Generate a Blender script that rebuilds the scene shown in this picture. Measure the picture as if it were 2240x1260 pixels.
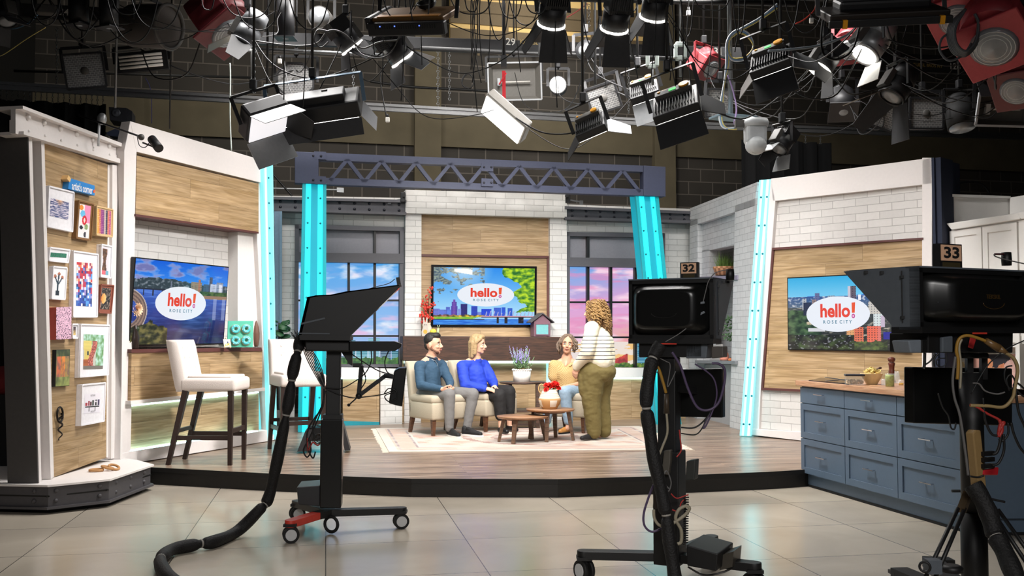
import bpy, bmesh, math, random
from mathutils import Vector as V, Matrix as M, Euler, noise
R = math.radians
for _o in list(bpy.data.objects): bpy.data.objects.remove(_o)
SC = bpy.context.scene
COL = SC.collection
# ---------------------------------------------------------------- camera
F_PX, PITCH, CAM_H = 2150.0, math.atan(100 / 2150.0), 1.47
_c = bpy.data.cameras.new('camera'); _c.sensor_width = 36; _c.lens = 36 * F_PX / 2240; _c.clip_end = 200
CAM = bpy.data.objects.new('camera', _c); COL.objects.link(CAM)
CAM.location = (0, 0, CAM_H); CAM.rotation_euler = (math.pi / 2 + PITCH, 0, 0)
SC.camera = CAM
# ---------------------------------------------------------------- world, exposure
_w = bpy.data.worlds.new('world'); SC.world = _w; _w.use_nodes = True
_w.node_tree.nodes['Background'].inputs[0].default_value = (0.9, 0.93, 1, 1)
_w.node_tree.nodes['Background'].inputs[1].default_value = 0.08
SC.view_settings.view_transform = 'Standard'; SC.view_settings.look = 'None'
SC.view_settings.gamma = 1; SC.view_settings.use_curve_mapping = False
SC.view_settings.exposure = 0.0
try: SC.cycles.max_bounces = 6; SC.cycles.sample_clamp_indirect = 4.0; SC.cycles.use_denoising = True
except Exception: pass
# ---------------------------------------------------------------- studio lamps up in the grid
LAMP_POWER = 0.17
def lamp(x, y, z, tx, ty, tz, power, size=0.9, col=(1, .97, .945), spread=110, sy=None):
    L = bpy.data.lights.new('studio_lamp', 'AREA'); L.energy = power * LAMP_POWER; L.color = col
    L.shape = 'RECTANGLE'; L.size = size; L.size_y = sy or size * .6; L.spread = R(spread)
    o = bpy.data.objects.new('studio_lamp', L); COL.objects.link(o); o.location = (x, y, z)
    o.rotation_euler = (V((tx, ty, tz)) - V((x, y, z))).to_track_quat('-Z', 'Y').to_euler()
    return o
for _l in ((-2.3, 8.8, 5.3, -1.3, 12.6, .9, 165), (-.9, 8.7, 5.3, -.4, 12.4, .9, 165), (1.1, 8.7, 5.3, .7, 12.4, .9, 168), (2.4, 8.8, 5.3, 1.6, 12.6, .9, 170),
           (-1.4, 8.9, 5.0, -3.9, 9.0, 1.6, 140), (1.0, 8.7, 5.1, 3.2, 8.5, .6, 250), (2.6, 9.0, 5.0, 5.0, 10.2, 2.0, 110)): lamp(*_l, spread=80)
lamp(1.9, 8.3, 4.75, -3.5, 11.0, .9, 340, .8, spread=58)
lamp(-1.4, 8.3, 4.75, 4.0, 11.5, 1.5, 185, .8, spread=50)
lamp(0.2, 8.2, 4.75, 0.1, 14.5, 1.5, 240, .8, spread=56)
lamp(0.0, 11.0, 5.8, 0.1, 14.8, 2.2, 260, 1.6, spread=120)
lamp(-2.4, 11.2, 5.8, -2.6, 14.4, 2.2, 200)
lamp(3.2, 11.2, 5.8, 2.8, 14.2, 2.2, 190)
lamp(-1.4, 10.2, 5.5, -1.6, 10.4, 0, 300, 1.4)
lamp(1.4, 10.2, 5.5, 1.4, 10.4, 0, 300, 1.4)
lamp(-2.0, 8.3, 5.0, -1.8, 6.9, 0, 330, 1.2)
lamp(1.0, 8.3, 5.0, .9, 6.7, 0, 330, 1.2)
lamp(0.5, -2.0, 4.6, .3, 5.0, .6, 330, 3.0, spread=66)
lamp(0.5, 15.0, 7.7, .4, 16.9, 6.5, 110, .8, (1, .95, .86), 100)
lamp(-2.5, 13.6, 6.5, -0.6, 11.8, 1.2, 130, .5)
lamp(2.6, 14.2, 6.7, .8, 11.8, 1.2, 130, .5)
lamp(-3.4, 12.2, 6.9, -3.8, 16.0, 4.6, 330, 1.4, (1, .94, .84), 150)
lamp(1.0, 13.2, 7.1, 1.0, 17.0, 4.8, 420, 1.4, (1, .94, .84), 150)
# ---------------------------------------------------------------- pixels of the photograph to points of the place
_fw = V((0, math.cos(PITCH), math.sin(PITCH))); _up = V((0, -math.sin(PITCH), math.cos(PITCH)))
EYE = V((0, 0, CAM_H))
def ray(u, v): return _fw + V(((u - 1120) / F_PX, 0, 0)) + _up * ((630 - v) / F_PX)
def at_y(u, v, y): d = ray(u, v); return EYE + d * (y / d.y)
def at_z(u, v, z): d = ray(u, v); return EYE + d * ((z - CAM_H) / d.z)
STAGE, PLINTH = 0.165, 0.24
class Fr:
    """a wall-like frame: S along, H up, N towards the room"""
    def __init__(s, o, S, tilt=0.0, N=None, H=None):
        s.o = V(o); s.S = V(S).normalized()
        if N is None:
            n0 = V((s.S.y, -s.S.x, 0)); z = V((0, 0, 1))
            s.N = n0 * math.cos(tilt) + z * math.sin(-tilt) ; s.H = z * math.cos(tilt) + n0 * math.sin(tilt)
        else: s.N = V(N); s.H = V(H)
    def off(s, n): return Fr(s.o + s.N * n, s.S, 0, s.N, s.H)
    def moved(s, a, h, n=0): return Fr(s.pt(a, h, n), s.S, 0, s.N, s.H)
    def pt(s, a, h, n=0): return s.o + s.S * a + s.H * h + s.N * n
    def px(s, u, v, n=0):
        d = ray(u, v); o = s.o + s.N * n
        t = (o - EYE).dot(s.N) / d.dot(s.N); p = EYE + d * t - o
        return (p.dot(s.S), p.dot(s.H))
def yaw(o, deg, tilt=0): return Fr(o, (math.cos(R(deg)), math.sin(R(deg)), 0), tilt)
WORLD = Fr((0, 0, 0), (1, 0, 0), 0, (0, -1, 0), (0, 0, 1))
# ---------------------------------------------------------------- colour and materials
def srgb(c):
    if isinstance(c, str): c = [int(c[i:i + 2], 16) for i in (1, 3, 5)]
    return tuple(((x / 255) / 12.92 if x / 255 <= .04045 else ((x / 255 + .055) / 1.055) ** 2.4) for x in c)
def new_mat(name):
    m = bpy.data.materials.new(name); m.use_nodes = True; nt = m.node_tree
    return m, nt, nt.nodes['Principled BSDF']
def N(nt, typ, **kw):
    n = nt.nodes.new(typ)
    for k, v in kw.items():
        if k.startswith('i_'): n.inputs[k[2:].replace('_', ' ')].default_value = v
        else: setattr(n, k, v)
    return n
_mc = {}
def mat(name, col, rough=.5, metal=0.0, emit=None, es=1.0, var=.06, scale=30, bump=0.0, alpha=1, trans=0, ior=1.45, spec=.5):
    """plain painted / moulded surface with a slight procedural unevenness"""
    if name in _mc: return _mc[name]
    m, nt, b = new_mat(name); c = srgb(col); lk = nt.links.new
    b.inputs['Roughness'].default_value = rough; b.inputs['Metallic'].default_value = metal
    b.inputs['Specular IOR Level'].default_value = spec
    b.inputs['IOR'].default_value = ior; b.inputs['Alpha'].default_value = alpha
    if trans: b.inputs['Transmission Weight'].default_value = trans
    tc = N(nt, 'ShaderNodeTexCoord'); nz = N(nt, 'ShaderNodeTexNoise'); nz.inputs['Scale'].default_value = scale; nz.inputs['Detail'].default_value = 4
    lk(tc.outputs['UV'], nz.inputs['Vector'])
    mx = N(nt, 'ShaderNodeMix', data_type='RGBA'); lk(nz.outputs['Fac'], mx.inputs[0])
    mx.inputs[6].default_value = (*[max(0, x * (1 - var * 2)) for x in c], 1); mx.inputs[7].default_value = (*[min(1, x * (1 + var * 2)) for x in c], 1)
    lk(mx.outputs[2], b.inputs['Base Color'])
    if bump:
        bp = N(nt, 'ShaderNodeBump'); bp.inputs['Strength'].default_value = bump; bp.inputs['Distance'].default_value = .01
        lk(nz.outputs['Fac'], bp.inputs['Height']); lk(bp.outputs['Normal'], b.inputs['Normal'])
    if emit:
        b.inputs['Emission Color'].default_value = (*srgb(emit), 1); b.inputs['Emission Strength'].default_value = es
    _mc[name] = m; return m
def wood(name, a, bcol, sc=1.0, plank=(1.1, .19), rough=.55, vertical=False, seam=.5):
    if name in _mc: return _mc[name]
    m, nt, b = new_mat(name); lk = nt.links.new
    tc = N(nt, 'ShaderNodeTexCoord'); mp = N(nt, 'ShaderNodeMapping'); lk(tc.outputs['UV'], mp.inputs[0])
    if vertical: mp.inputs['Rotation'].default_value = (0, 0, math.pi / 2)
    br = N(nt, 'ShaderNodeTexBrick'); br.offset = .37; lk(mp.outputs[0], br.inputs['Vector'])
    for k, v in (('Scale', 1), ('Brick Width', plank[0]), ('Row Height', plank[1]), ('Mortar Size', .0015), ('Bias', 0)): br.inputs[k].default_value = v
    br.inputs['Color1'].default_value = (0, 0, 0, 1); br.inputs['Color2'].default_value = (1, 1, 1, 1); br.inputs['Mortar'].default_value = (.5, .5, .5, 1)
    st = N(nt, 'ShaderNodeMapping'); st.inputs['Scale'].default_value = (1.2 * sc, 14 * sc, 1); lk(mp.outputs[0], st.inputs[0])
    ad = N(nt, 'ShaderNodeVectorMath', operation='ADD'); lk(st.outputs[0], ad.inputs[0])
    sc2 = N(nt, 'ShaderNodeVectorMath', operation='SCALE'); sc2.inputs[3].default_value = 7.3; lk(br.outputs['Color'], sc2.inputs[0]); lk(sc2.outputs[0], ad.inputs[1])
    n1 = N(nt, 'ShaderNodeTexNoise'); n1.inputs['Scale'].default_value = 2.2; n1.inputs['Detail'].default_value = 8; n1.inputs['Distortion'].default_value = .9; lk(ad.outputs[0], n1.inputs['Vector'])
    rp = N(nt, 'ShaderNodeValToRGB'); lk(n1.outputs['Fac'], rp.inputs[0])
    ca, cb = srgb(a), srgb(bcol)
    rp.color_ramp.elements[0].position = .32; rp.color_ramp.elements[0].color = (*cb, 1); rp.color_ramp.elements[1].position = .62; rp.color_ramp.elements[1].color = (*ca, 1)
    mx = N(nt, 'ShaderNodeMix', data_type='RGBA', blend_type='MULTIPLY'); mx.inputs[0].default_value = seam
    lk(rp.outputs[0], mx.inputs[6])
    rr = N(nt, 'ShaderNodeValToRGB'); lk(br.outputs['Color'], rr.inputs[0]); rr.color_ramp.elements[0].color = (.62, .62, .62, 1); rr.color_ramp.elements[1].color = (1, 1, 1, 1)
    lk(rr.outputs[0], mx.inputs[7])
    s3 = N(nt, 'ShaderNodeMapping'); s3.inputs['Scale'].default_value = (2.5 * sc, 95 * sc, 1); lk(ad.outputs[0], s3.inputs[0]) if False else lk(mp.outputs[0], s3.inputs[0])
    n3 = N(nt, 'ShaderNodeTexNoise'); n3.inputs['Scale'].default_value = 1.0; n3.inputs['Detail'].default_value = 5; n3.inputs['Distortion'].default_value = .3; lk(s3.outputs[0], n3.inputs['Vector'])
    r3 = N(nt, 'ShaderNodeValToRGB'); lk(n3.outputs['Fac'], r3.inputs[0]); r3.color_ramp.elements[0].position = .32; r3.color_ramp.elements[0].color = (.62, .6, .58, 1); r3.color_ramp.elements[1].position = .6
    m3 = N(nt, 'ShaderNodeMix', data_type='RGBA', blend_type='MULTIPLY'); m3.inputs[0].default_value = .75; lk(mx.outputs[2], m3.inputs[6]); lk(r3.outputs[0], m3.inputs[7])
    m2 = N(nt, 'ShaderNodeMix', data_type='RGBA'); lk(br.outputs['Fac'], m2.inputs[0]); lk(m3.outputs[2], m2.inputs[6]); m2.inputs[7].default_value = (*[x * .35 for x in cb], 1)
    lk(m2.outputs[2], b.inputs['Base Color']); b.inputs['Roughness'].default_value = rough
    bp = N(nt, 'ShaderNodeBump'); bp.inputs['Strength'].default_value = .12; bp.inputs['Distance'].default_value = .004; lk(n1.outputs['Fac'], bp.inputs['Height']); lk(bp.outputs[0], b.inputs['Normal'])
    _mc[name] = m; return m
def brick(name, a, bcol, mortar, w, h, ms, rough=.7, bump=.5, offs=(0, 0), sq=.5, grime=0.0):
    if name in _mc: return _mc[name]
    m, nt, b = new_mat(name); lk = nt.links.new
    tc = N(nt, 'ShaderNodeTexCoord'); mp = N(nt, 'ShaderNodeMapping'); lk(tc.outputs['UV'], mp.inputs[0]); mp.inputs['Location'].default_value = (*offs, 0)
    br = N(nt, 'ShaderNodeTexBrick'); br.offset = sq; lk(mp.outputs[0], br.inputs['Vector'])
    for k, v in (('Scale', 1), ('Brick Width', w), ('Row Height', h), ('Mortar Size', ms), ('Mortar Smooth', .2), ('Bias', 0)): br.inputs[k].default_value = v
    br.inputs['Color1'].default_value = (*srgb(a), 1); br.inputs['Color2'].default_value = (*srgb(bcol), 1); br.inputs['Mortar'].default_value = (*srgb(mortar), 1)
    nz = N(nt, 'ShaderNodeTexNoise'); nz.inputs['Scale'].default_value = 1.3 if grime else 25; nz.inputs['Detail'].default_value = 8; lk(tc.outputs['UV'], nz.inputs['Vector'])
    mx = N(nt, 'ShaderNodeMix', data_type='RGBA', blend_type='MULTIPLY'); mx.inputs[0].default_value = max(.12, grime)
    lk(br.outputs['Color'], mx.inputs[6]); lk(nz.outputs['Color'] if False else nz.outputs['Fac'], mx.inputs[7])
    lk(mx.outputs[2], b.inputs['Base Color']); b.inputs['Roughness'].default_value = rough
    bp = N(nt, 'ShaderNodeBump'); bp.invert = True; bp.inputs['Strength'].default_value = bump; bp.inputs['Distance'].default_value = .012
    lk(br.outputs['Fac'], bp.inputs['Height']); lk(bp.outputs[0], b.inputs['Normal'])
    _mc[name] = m; return m
def painted(name, es=0.0, rough=.5, base=True):
    """reads the mesh's own picture colours (prints, screens); es > 0 for a lit screen"""
    if name in _mc: return _mc[name]
    m, nt, b = new_mat(name); at = N(nt, 'ShaderNodeAttribute', attribute_name='Col'); lk = nt.links.new
    if es:
        b.inputs['Base Color'].default_value = (.01, .01, .012, 1); lk(at.outputs['Color'], b.inputs['Emission Color']); b.inputs['Emission Strength'].default_value = es
    else: lk(at.outputs['Color'], b.inputs['Base Color'])
    b.inputs['Roughness'].default_value = rough; _mc[name] = m; return m
def glow(name, col, s):
    if name in _mc: return _mc[name]
    m, nt, b = new_mat(name); b.inputs['Base Color'].default_value = (*[x * .5 for x in srgb(col)], 1)
    b.inputs['Emission Color'].default_value = (*srgb(col), 1); b.inputs['Emission Strength'].default_value = s; _mc[name] = m; return m
# ---------------------------------------------------------------- mesh building
WM = {}
def wmat(o): return WM.get(o.name, M.Identity(4))
class MB:
    def __init__(s, fr=None): s.v = []; s.f = []; s.m = []; s.uv = []; s.c = []; s.fr = fr or WORLD; s.mi = 0; s.sm = []
    def _face(s, ids, smooth=False, cols=None, uvs=None):
        s.f.append(tuple(ids)); s.m.append(s.mi); s.sm.append(smooth); s.c.append(cols)
        s.uv.append(uvs)
    def add(s, pts, faces, smooth=False):
        b = len(s.v); s.v += [V(p) for p in pts]
        for f in faces: s._face([b + i for i in f], smooth)
        return s
    def fbox(s, a0, a1, h0, h1, n0, n1, fr=None):
        fr = fr or s.fr
        p = [fr.pt(a, h, n) for n in (n0, n1) for h in (h0, h1) for a in (a0, a1)]
        return s.add(p, [(0, 2, 3, 1), (4, 5, 7, 6), (0, 1, 5, 4), (2, 6, 7, 3), (0, 4, 6, 2), (1, 3, 7, 5)])
    def pbox(s, u0, v0, u1, v1, n0, n1, fr=None):
        fr = fr or s.fr; a = fr.px(u0, v0, n1); b = fr.px(u1, v1, n1)
        return s.fbox(min(a[0], b[0]), max(a[0], b[0]), min(a[1], b[1]), max(a[1], b[1]), n0, n1, fr)
    def fpoly(s, pts, n0, n1, fr=None):
        fr = fr or s.fr; k = len(pts)
        area = sum(pts[i][0] * pts[(i + 1) % k][1] - pts[(i + 1) % k][0] * pts[i][1] for i in range(k))
        if area < 0: pts = pts[::-1]
        p = [fr.pt(a, h, n0) for a, h in pts] + [fr.pt(a, h, n1) for a, h in pts]
        return s.add(p, [tuple(range(k - 1, -1, -1)), tuple(range(k, 2 * k))] + [(i, (i + 1) % k, k + (i + 1) % k, k + i) for i in range(k)])
    def ppoly(s, px, n0, n1, fr=None):
        fr = fr or s.fr; return s.fpoly([fr.px(u, v, n1) for u, v in px], n0, n1, fr)
    def box(s, c, sz, rot=None):
        c = V(c); r = rot.to_3x3() if rot is not None else M.Identity(3)
        p = [c + r @ V((sz[0] * x / 2, sz[1] * y / 2, sz[2] * z / 2)) for z in (-1, 1) for y in (-1, 1) for x in (-1, 1)]
        return s.add(p, [(0, 2, 3, 1), (4, 5, 7, 6), (0, 1, 5, 4), (2, 6, 7, 3), (0, 4, 6, 2), (1, 3, 7, 5)])
    def bar(s, a, b, w, h=None, up=(0, 0, 1), w1=None, h1=None):
        a, b = V(a), V(b); h = h or w; w1 = w if w1 is None else w1; h1 = h if h1 is None else h1
        d = (b - a).normalized(); u = V(up)
        if abs(d.dot(u)) > .98: u = V((0, 1, 0)) if abs(d.y) < .9 else V((1, 0, 0))
        x = d.cross(u).normalized(); y = x.cross(d).normalized()
        p = [q + x * (i * ww / 2) + y * (j * hh / 2) for q, ww, hh in ((a, w, h), (b, w1, h1)) for i, j in ((-1, -1), (1, -1), (1, 1), (-1, 1))]
        return s.add(p, [(0, 1, 2, 3), (7, 6, 5, 4), (0, 4, 5, 1), (1, 5, 6, 2), (2, 6, 7, 3), (3, 7, 4, 0)])
    def cyl(s, a, b, r0, r1=None, n=16, caps=True, smooth=True):
        a, b = V(a), V(b); r1 = r0 if r1 is None else r1; d = (b - a).normalized()
        u = V((0, 0, 1)) if abs(d.z) < .9 else V((1, 0, 0)); x = d.cross(u).normalized(); y = d.cross(x)
        base = len(s.v)
        for q, r in ((a, r0), (b, r1)):
            for i in range(n): t = 2 * math.pi * i / n; s.v.append(q + x * (r * math.cos(t)) + y * (r * math.sin(t)))
        for i in range(n): j = (i + 1) % n; s._face([base + i, base + n + i, base + n + j, base + j][::-1], smooth)
        if caps: s._face([base + i for i in range(n)][::-1]); s._face([base + n + i for i in range(n)])
        return s
    def tube(s, pts, r, n=8, closed=False, r1=None):
        pts = [V(p) for p in pts]; k = len(pts); base = len(s.v); pu = None
        for i, p in enumerate(pts):
            d = (pts[min(i + 1, k - 1)] - pts[max(i - 1, 0)]) if not closed else pts[(i + 1) % k] - pts[i - 1]
            if d.length < 1e-9: d = V((0, 0, 1))
            d.normalize()
            if pu is None: pu = V((0, 0, 1)) if abs(d.z) < .9 else V((1, 0, 0))
            x = d.cross(pu)
            if x.length < 1e-6: x = d.orthogonal()
            x.normalize(); y = x.cross(d).normalized(); pu = y
            rr = (r[i] if isinstance(r, (list, tuple)) else r)
            for j in range(n): t = 2 * math.pi * j / n; s.v.append(p + x * (rr * math.cos(t)) + y * (rr * math.sin(t)))
        for i in range(k if closed else k - 1):
            i2 = (i + 1) % k
            for j in range(n): j2 = (j + 1) % n; s._face([base + i * n + j, base + i * n + j2, base + i2 * n + j2, base + i2 * n + j], True)
        if not closed:
            s._face([base + j for j in range(n)][::-1]); s._face([base + (k - 1) * n + j for j in range(n)])
        return s
    def lathe(s, prof, o=(0, 0, 0), n=24, axis=(0, 0, 1), smooth=True):
        o = V(o); ax = V(axis).normalized(); u = V((1, 0, 0)) if abs(ax.x) < .9 else V((0, 1, 0)); x = (u - ax * u.dot(ax)).normalized(); y = ax.cross(x)
        base = len(s.v); k = len(prof)
        for r, z in prof:
            for j in range(n): t = 2 * math.pi * j / n; s.v.append(o + ax * z + x * (max(r, 1e-5) * math.cos(t)) + y * (max(r, 1e-5) * math.sin(t)))
        for i in range(k - 1):
            for j in range(n): j2 = (j + 1) % n; s._face([base + i * n + j, base + i * n + j2, base + (i + 1) * n + j2, base + (i + 1) * n + j], smooth)
        if prof[0][0] > 1e-4: s._face([base + j for j in range(n)][::-1])
        if prof[-1][0] > 1e-4: s._face([base + (k - 1) * n + j for j in range(n)])
        return s
    def ball(s, c, r, n=12, k=8, sc=(1, 1, 1), rot=None):
        c = V(c); base = len(s.v); rr = rot.to_3x3() if rot is not None else M.Identity(3)
        for i in range(k + 1):
            t = math.pi * i / k
            for j in range(n):
                p = 2 * math.pi * j / n
                s.v.append(c + rr @ V((sc[0] * r * math.sin(t) * math.cos(p), sc[1] * r * math.sin(t) * math.sin(p), sc[2] * r * math.cos(t))))
        for i in range(k):
            for j in range(n): j2 = (j + 1) % n; s._face([base + i * n + j, base + (i + 1) * n + j, base + (i + 1) * n + j2, base + i * n + j2], True)
        return s
    def torus(s, c, R0, r, axis=(0, 0, 1), n=24, k=8, sc=(1, 1)):
        ax = V(axis).normalized(); u = V((1, 0, 0)) if abs(ax.x) < .9 else V((0, 1, 0)); x = (u - ax * u.dot(ax)).normalized(); y = ax.cross(x)
        return s.tube([V(c) + x * (R0 * sc[0] * math.cos(2 * math.pi * i / n)) + y * (R0 * sc[1] * math.sin(2 * math.pi * i / n)) for i in range(n)], r, k, True)
    def picture(s, a0, a1, h0, h1, nx, ny, fn, n=0, fr=None):
        """a flat print or screen: fn(x, y) gives the sRGB colour, x right and y down in 0..1"""
        fr = fr or s.fr; base = len(s.v); cc = []
        for j in range(ny + 1):
            for i in range(nx + 1): s.v.append(fr.pt(a0 + (a1 - a0) * i / nx, h1 + (h0 - h1) * j / ny, n))
        for j in range(ny):
            for i in range(nx):
                q = base + j * (nx + 1) + i; c = fn((i + .5) / nx, (j + .5) / ny)
                s._face([q, q + nx + 1, q + nx + 2, q + 1], False, c)
        return s
    def disc(s, ctr, ra, rh, n, col, fr=None, k=40):
        fr = fr or s.fr; base = len(s.v)
        for i in range(k): t = 2 * math.pi * i / k; s.v.append(fr.pt(ctr[0] + ra * math.cos(t), ctr[1] + rh * math.sin(t), n))
        s._face([base + i for i in range(k)], False, col); return s
    def flat(s, pts, n, col, fr=None):
        fr = fr or s.fr; base = len(s.v); s.v += [fr.pt(a, h, n) for a, h in pts]; k = len(pts)
        area = sum(pts[i][0] * pts[(i + 1) % k][1] - pts[(i + 1) % k][0] * pts[i][1] for i in range(k))
        ids = [base + i for i in range(k)]; s._face(ids if area > 0 else ids[::-1], False, col); return s
    def use(s, i): s.mi = i; return s
    def xform(s, mtx, start=0):
        for i in range(start, len(s.v)): s.v[i] = mtx @ s.v[i]
        return s
    def build(s, name, mats, parent=None, bevel=0.0, local=False, smooth=None, subsurf=0, seg=2):
        me = bpy.data.meshes.new(name)
        vv = s.v
        if parent is not None and not local: inv = wmat(parent).inverted(); vv = [inv @ p for p in s.v]
        me.from_pydata([tuple(p) for p in vv], [], s.f)
        if not isinstance(mats, (list, tuple)): mats = [mats]
        for m in mats: me.materials.append(m)
        me.polygons.foreach_set('material_index', s.m)
        me.polygons.foreach_set('use_smooth', s.sm if smooth is None else [smooth] * len(s.f))
        uvl = me.uv_layers.new(name='UVMap'); fr = s.fr
        for p, f in zip(me.polygons, s.f):
            a = s.v[f[0]]; nn = V((0, 0, 0))
            for i in range(1, len(f) - 1): nn += (s.v[f[i]] - a).cross(s.v[f[i + 1]] - a)
            x, y, z = abs(nn.dot(fr.S)), abs(nn.dot(fr.H)), abs(nn.dot(fr.N))
            A, B = (fr.N, fr.H) if x > y and x > z else ((fr.S, fr.N) if y > z else (fr.S, fr.H))
            for li, vi in zip(p.loop_indices, f): q = s.v[vi] - fr.o; uvl.data[li].uv = (q.dot(A), q.dot(B))
        if any(c is not None for c in s.c):
            ca = me.color_attributes.new('Col', 'FLOAT_COLOR', 'CORNER')
            for p, c in zip(me.polygons, s.c):
                if c is None: c = (128, 128, 128)
                c = srgb(c)
                for li in p.loop_indices: ca.data[li].color = (*c, 1)
        me.validate(); me.update()
        o = bpy.data.objects.new(name, me); COL.objects.link(o)
        if parent is not None: o.parent = parent; WM[o.name] = wmat(parent).copy()
        if bevel:
            b = o.modifiers.new('bevel', 'BEVEL'); b.width = bevel; b.segments = seg; b.limit_method = 'ANGLE'; b.angle_limit = R(40); b.harden_normals = False
        if subsurf:
            q = o.modifiers.new('sub', 'SUBSURF'); q.levels = q.render_levels = subsurf
        return o
def _each(s, name, mats, parent=None, **kw):
    """every loose piece of the shape as an object of its own"""
    par = list(range(len(s.v)))
    def find(i):
        while par[i] != i: par[i] = par[par[i]]; i = par[i]
        return i
    for f in s.f:
        for i in f[1:]: par[find(i)] = find(f[0])
    gr = {}
    for k, f in enumerate(s.f): gr.setdefault(find(f[0]), []).append(k)
    out = []
    for fs in gr.values():
        m = MB(s.fr); mp = {}
        for k in fs:
            ids = []
            for i in s.f[k]:
                if i not in mp: mp[i] = len(m.v); m.v.append(s.v[i])
                ids.append(mp[i])
            m.f.append(tuple(ids)); m.m.append(s.m[k]); m.sm.append(s.sm[k]); m.c.append(s.c[k]); m.uv.append(None)
        out.append(m.build(name, mats, parent, **kw))
    return out
MB.build_each = _each
def tag(o, label, cat, group=None, kind=None):
    if label: o['label'] = label
    if cat: o['category'] = cat
    if group: o['group'] = group
    if kind: o['kind'] = kind
    return o
def thing(name, label, cat, loc=(0, 0, 0), group=None, rot=None):
    o = bpy.data.objects.new(name, None); COL.objects.link(o); o.empty_display_size = .1
    mt = M.Translation(V(loc)) @ (rot.to_4x4() if rot is not None else M.Identity(4))
    o.matrix_basis = mt; WM[o.name] = mt
    return tag(o, label, cat, group)
def struct(o): o['kind'] = 'structure'; return o
def copy_tree(o, parent=None, mtx=None, label=None):
    c = o.copy(); COL.objects.link(c)
    if parent is not None: c.parent = parent; WM[c.name] = wmat(parent).copy()
    if mtx is not None: c.matrix_basis = mtx; WM[c.name] = mtx
    if label: c['label'] = label
    for ch in list(KIDS.get(o.name, [])) or [x for x in bpy.data.objects if x.parent == o]: copy_tree(ch, c)
    return c
KIDS = {}
def text_pts(txt, size=1.0, bold=0.0, extrude=0.0, align='CENTER'):
    """lettering as mesh data in its own x/y plane"""
    cu = bpy.data.curves.new('lettering', 'FONT'); cu.body = txt; cu.size = size; cu.align_x = align; cu.align_y = 'CENTER'
    cu.offset = bold; cu.extrude = extrude; cu.resolution_u = 4
    o = bpy.data.objects.new('lettering', cu); COL.objects.link(o)
    me = bpy.data.meshes.new_from_object(o); bpy.data.objects.remove(o); bpy.data.curves.remove(cu)
    r = ([v.co.copy() for v in me.vertices], [tuple(p.vertices) for p in me.polygons]); bpy.data.meshes.remove(me)
    return r
def letters(mb, txt, ctr, size, n, col=None, fr=None, bold=0.0, sx=1.0, fit=None, rot=0.0, depth=0.0):
    fr = fr or mb.fr; vs, fs = text_pts(txt, size, bold, depth / 2)
    if fit:
        w = max(v.x for v in vs) - min(v.x for v in vs); sx = fit / w
    mx = (max(v.x for v in vs) + min(v.x for v in vs)) / 2; my = (max(v.y for v in vs) + min(v.y for v in vs)) / 2
    b = len(mb.v); ca, sa = math.cos(rot), math.sin(rot)
    for v in vs:
        x, y = (v.x - mx) * sx, v.y - my
        mb.v.append(fr.pt(ctr[0] + x * ca - y * sa, ctr[1] + x * sa + y * ca, n + v.z))
    for f in fs: mb._face([b + i for i in f], False, col)
    return mb
rnd = random.Random(7)
def fbm(x, y, o=4, s=1.0): return noise.fractal(V((x * s, y * s, 3.1)), 1.0, 2.0, o, noise_basis='PERLIN_ORIGINAL')
def lerp(a, b, t): t = max(0, min(1, t)); return tuple(p + (q - p) * t for p, q in zip(a, b))
# ================================================================ materials of the set
M_WHITE = mat('white_flat_paint', '#e4dedb', .55, var=.02)
M_WHITE2 = mat('white_satin_paint', '#ece8e4', .4, var=.015)
M_OAK = wood('oak_laminate', '#c4a67f', '#9f8159', .8, (1.15, .19))
M_OAK2 = wood('oak_laminate_wide', '#c6a880', '#a28459', .7, (1.3, .21))
M_MAROON = mat('maroon_trim', '#5a3431', .5)
M_DARKW = wood('dark_rough_timber', '#573726', '#2c1b11', 1.4, (2.4, .11), .6)
M_WBRICK = brick('white_brick', '#dddad6', '#d2cfcb', '#b0ada9', .3, .09, .0045, .6, .45)
M_WBRICKV = brick('white_brick_niche', '#d6d5d6', '#cac9ca', '#a9a8aa', .2, .085, .004, .6, .45)
M_BEAMG = mat('charcoal_grey_paint', '#56555a', .5)
M_NAVY = mat('slate_blue_paint', '#3b4056', .5)
M_NAVYD = mat('navy_duvetyne', '#232a3d', .8)
M_BLACK = mat('black_metal', '#141414', .45)
M_BLACKM = mat('matte_black', '#0d0d0e', .75)
M_CYAN = glow('cyan_lit_acrylic', '#00a9bf', .62)
M_CYANE = glow('cyan_led_strip', '#22dbe8', 1.15)
M_CYANL = glow('pale_cyan_lit_acrylic', '#7fe9f4', .95)
M_CYANLE = glow('pale_cyan_led_strip', '#bdfbff', 1.3)
M_LEDW = glow('aqua_led_tape', '#b4f0f4', 8.0)
M_BOLT = mat('dark_bolt', '#33343c', .4, .6)
M_TEAL = mat('teal_paint', '#1f8b99', .5)
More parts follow.
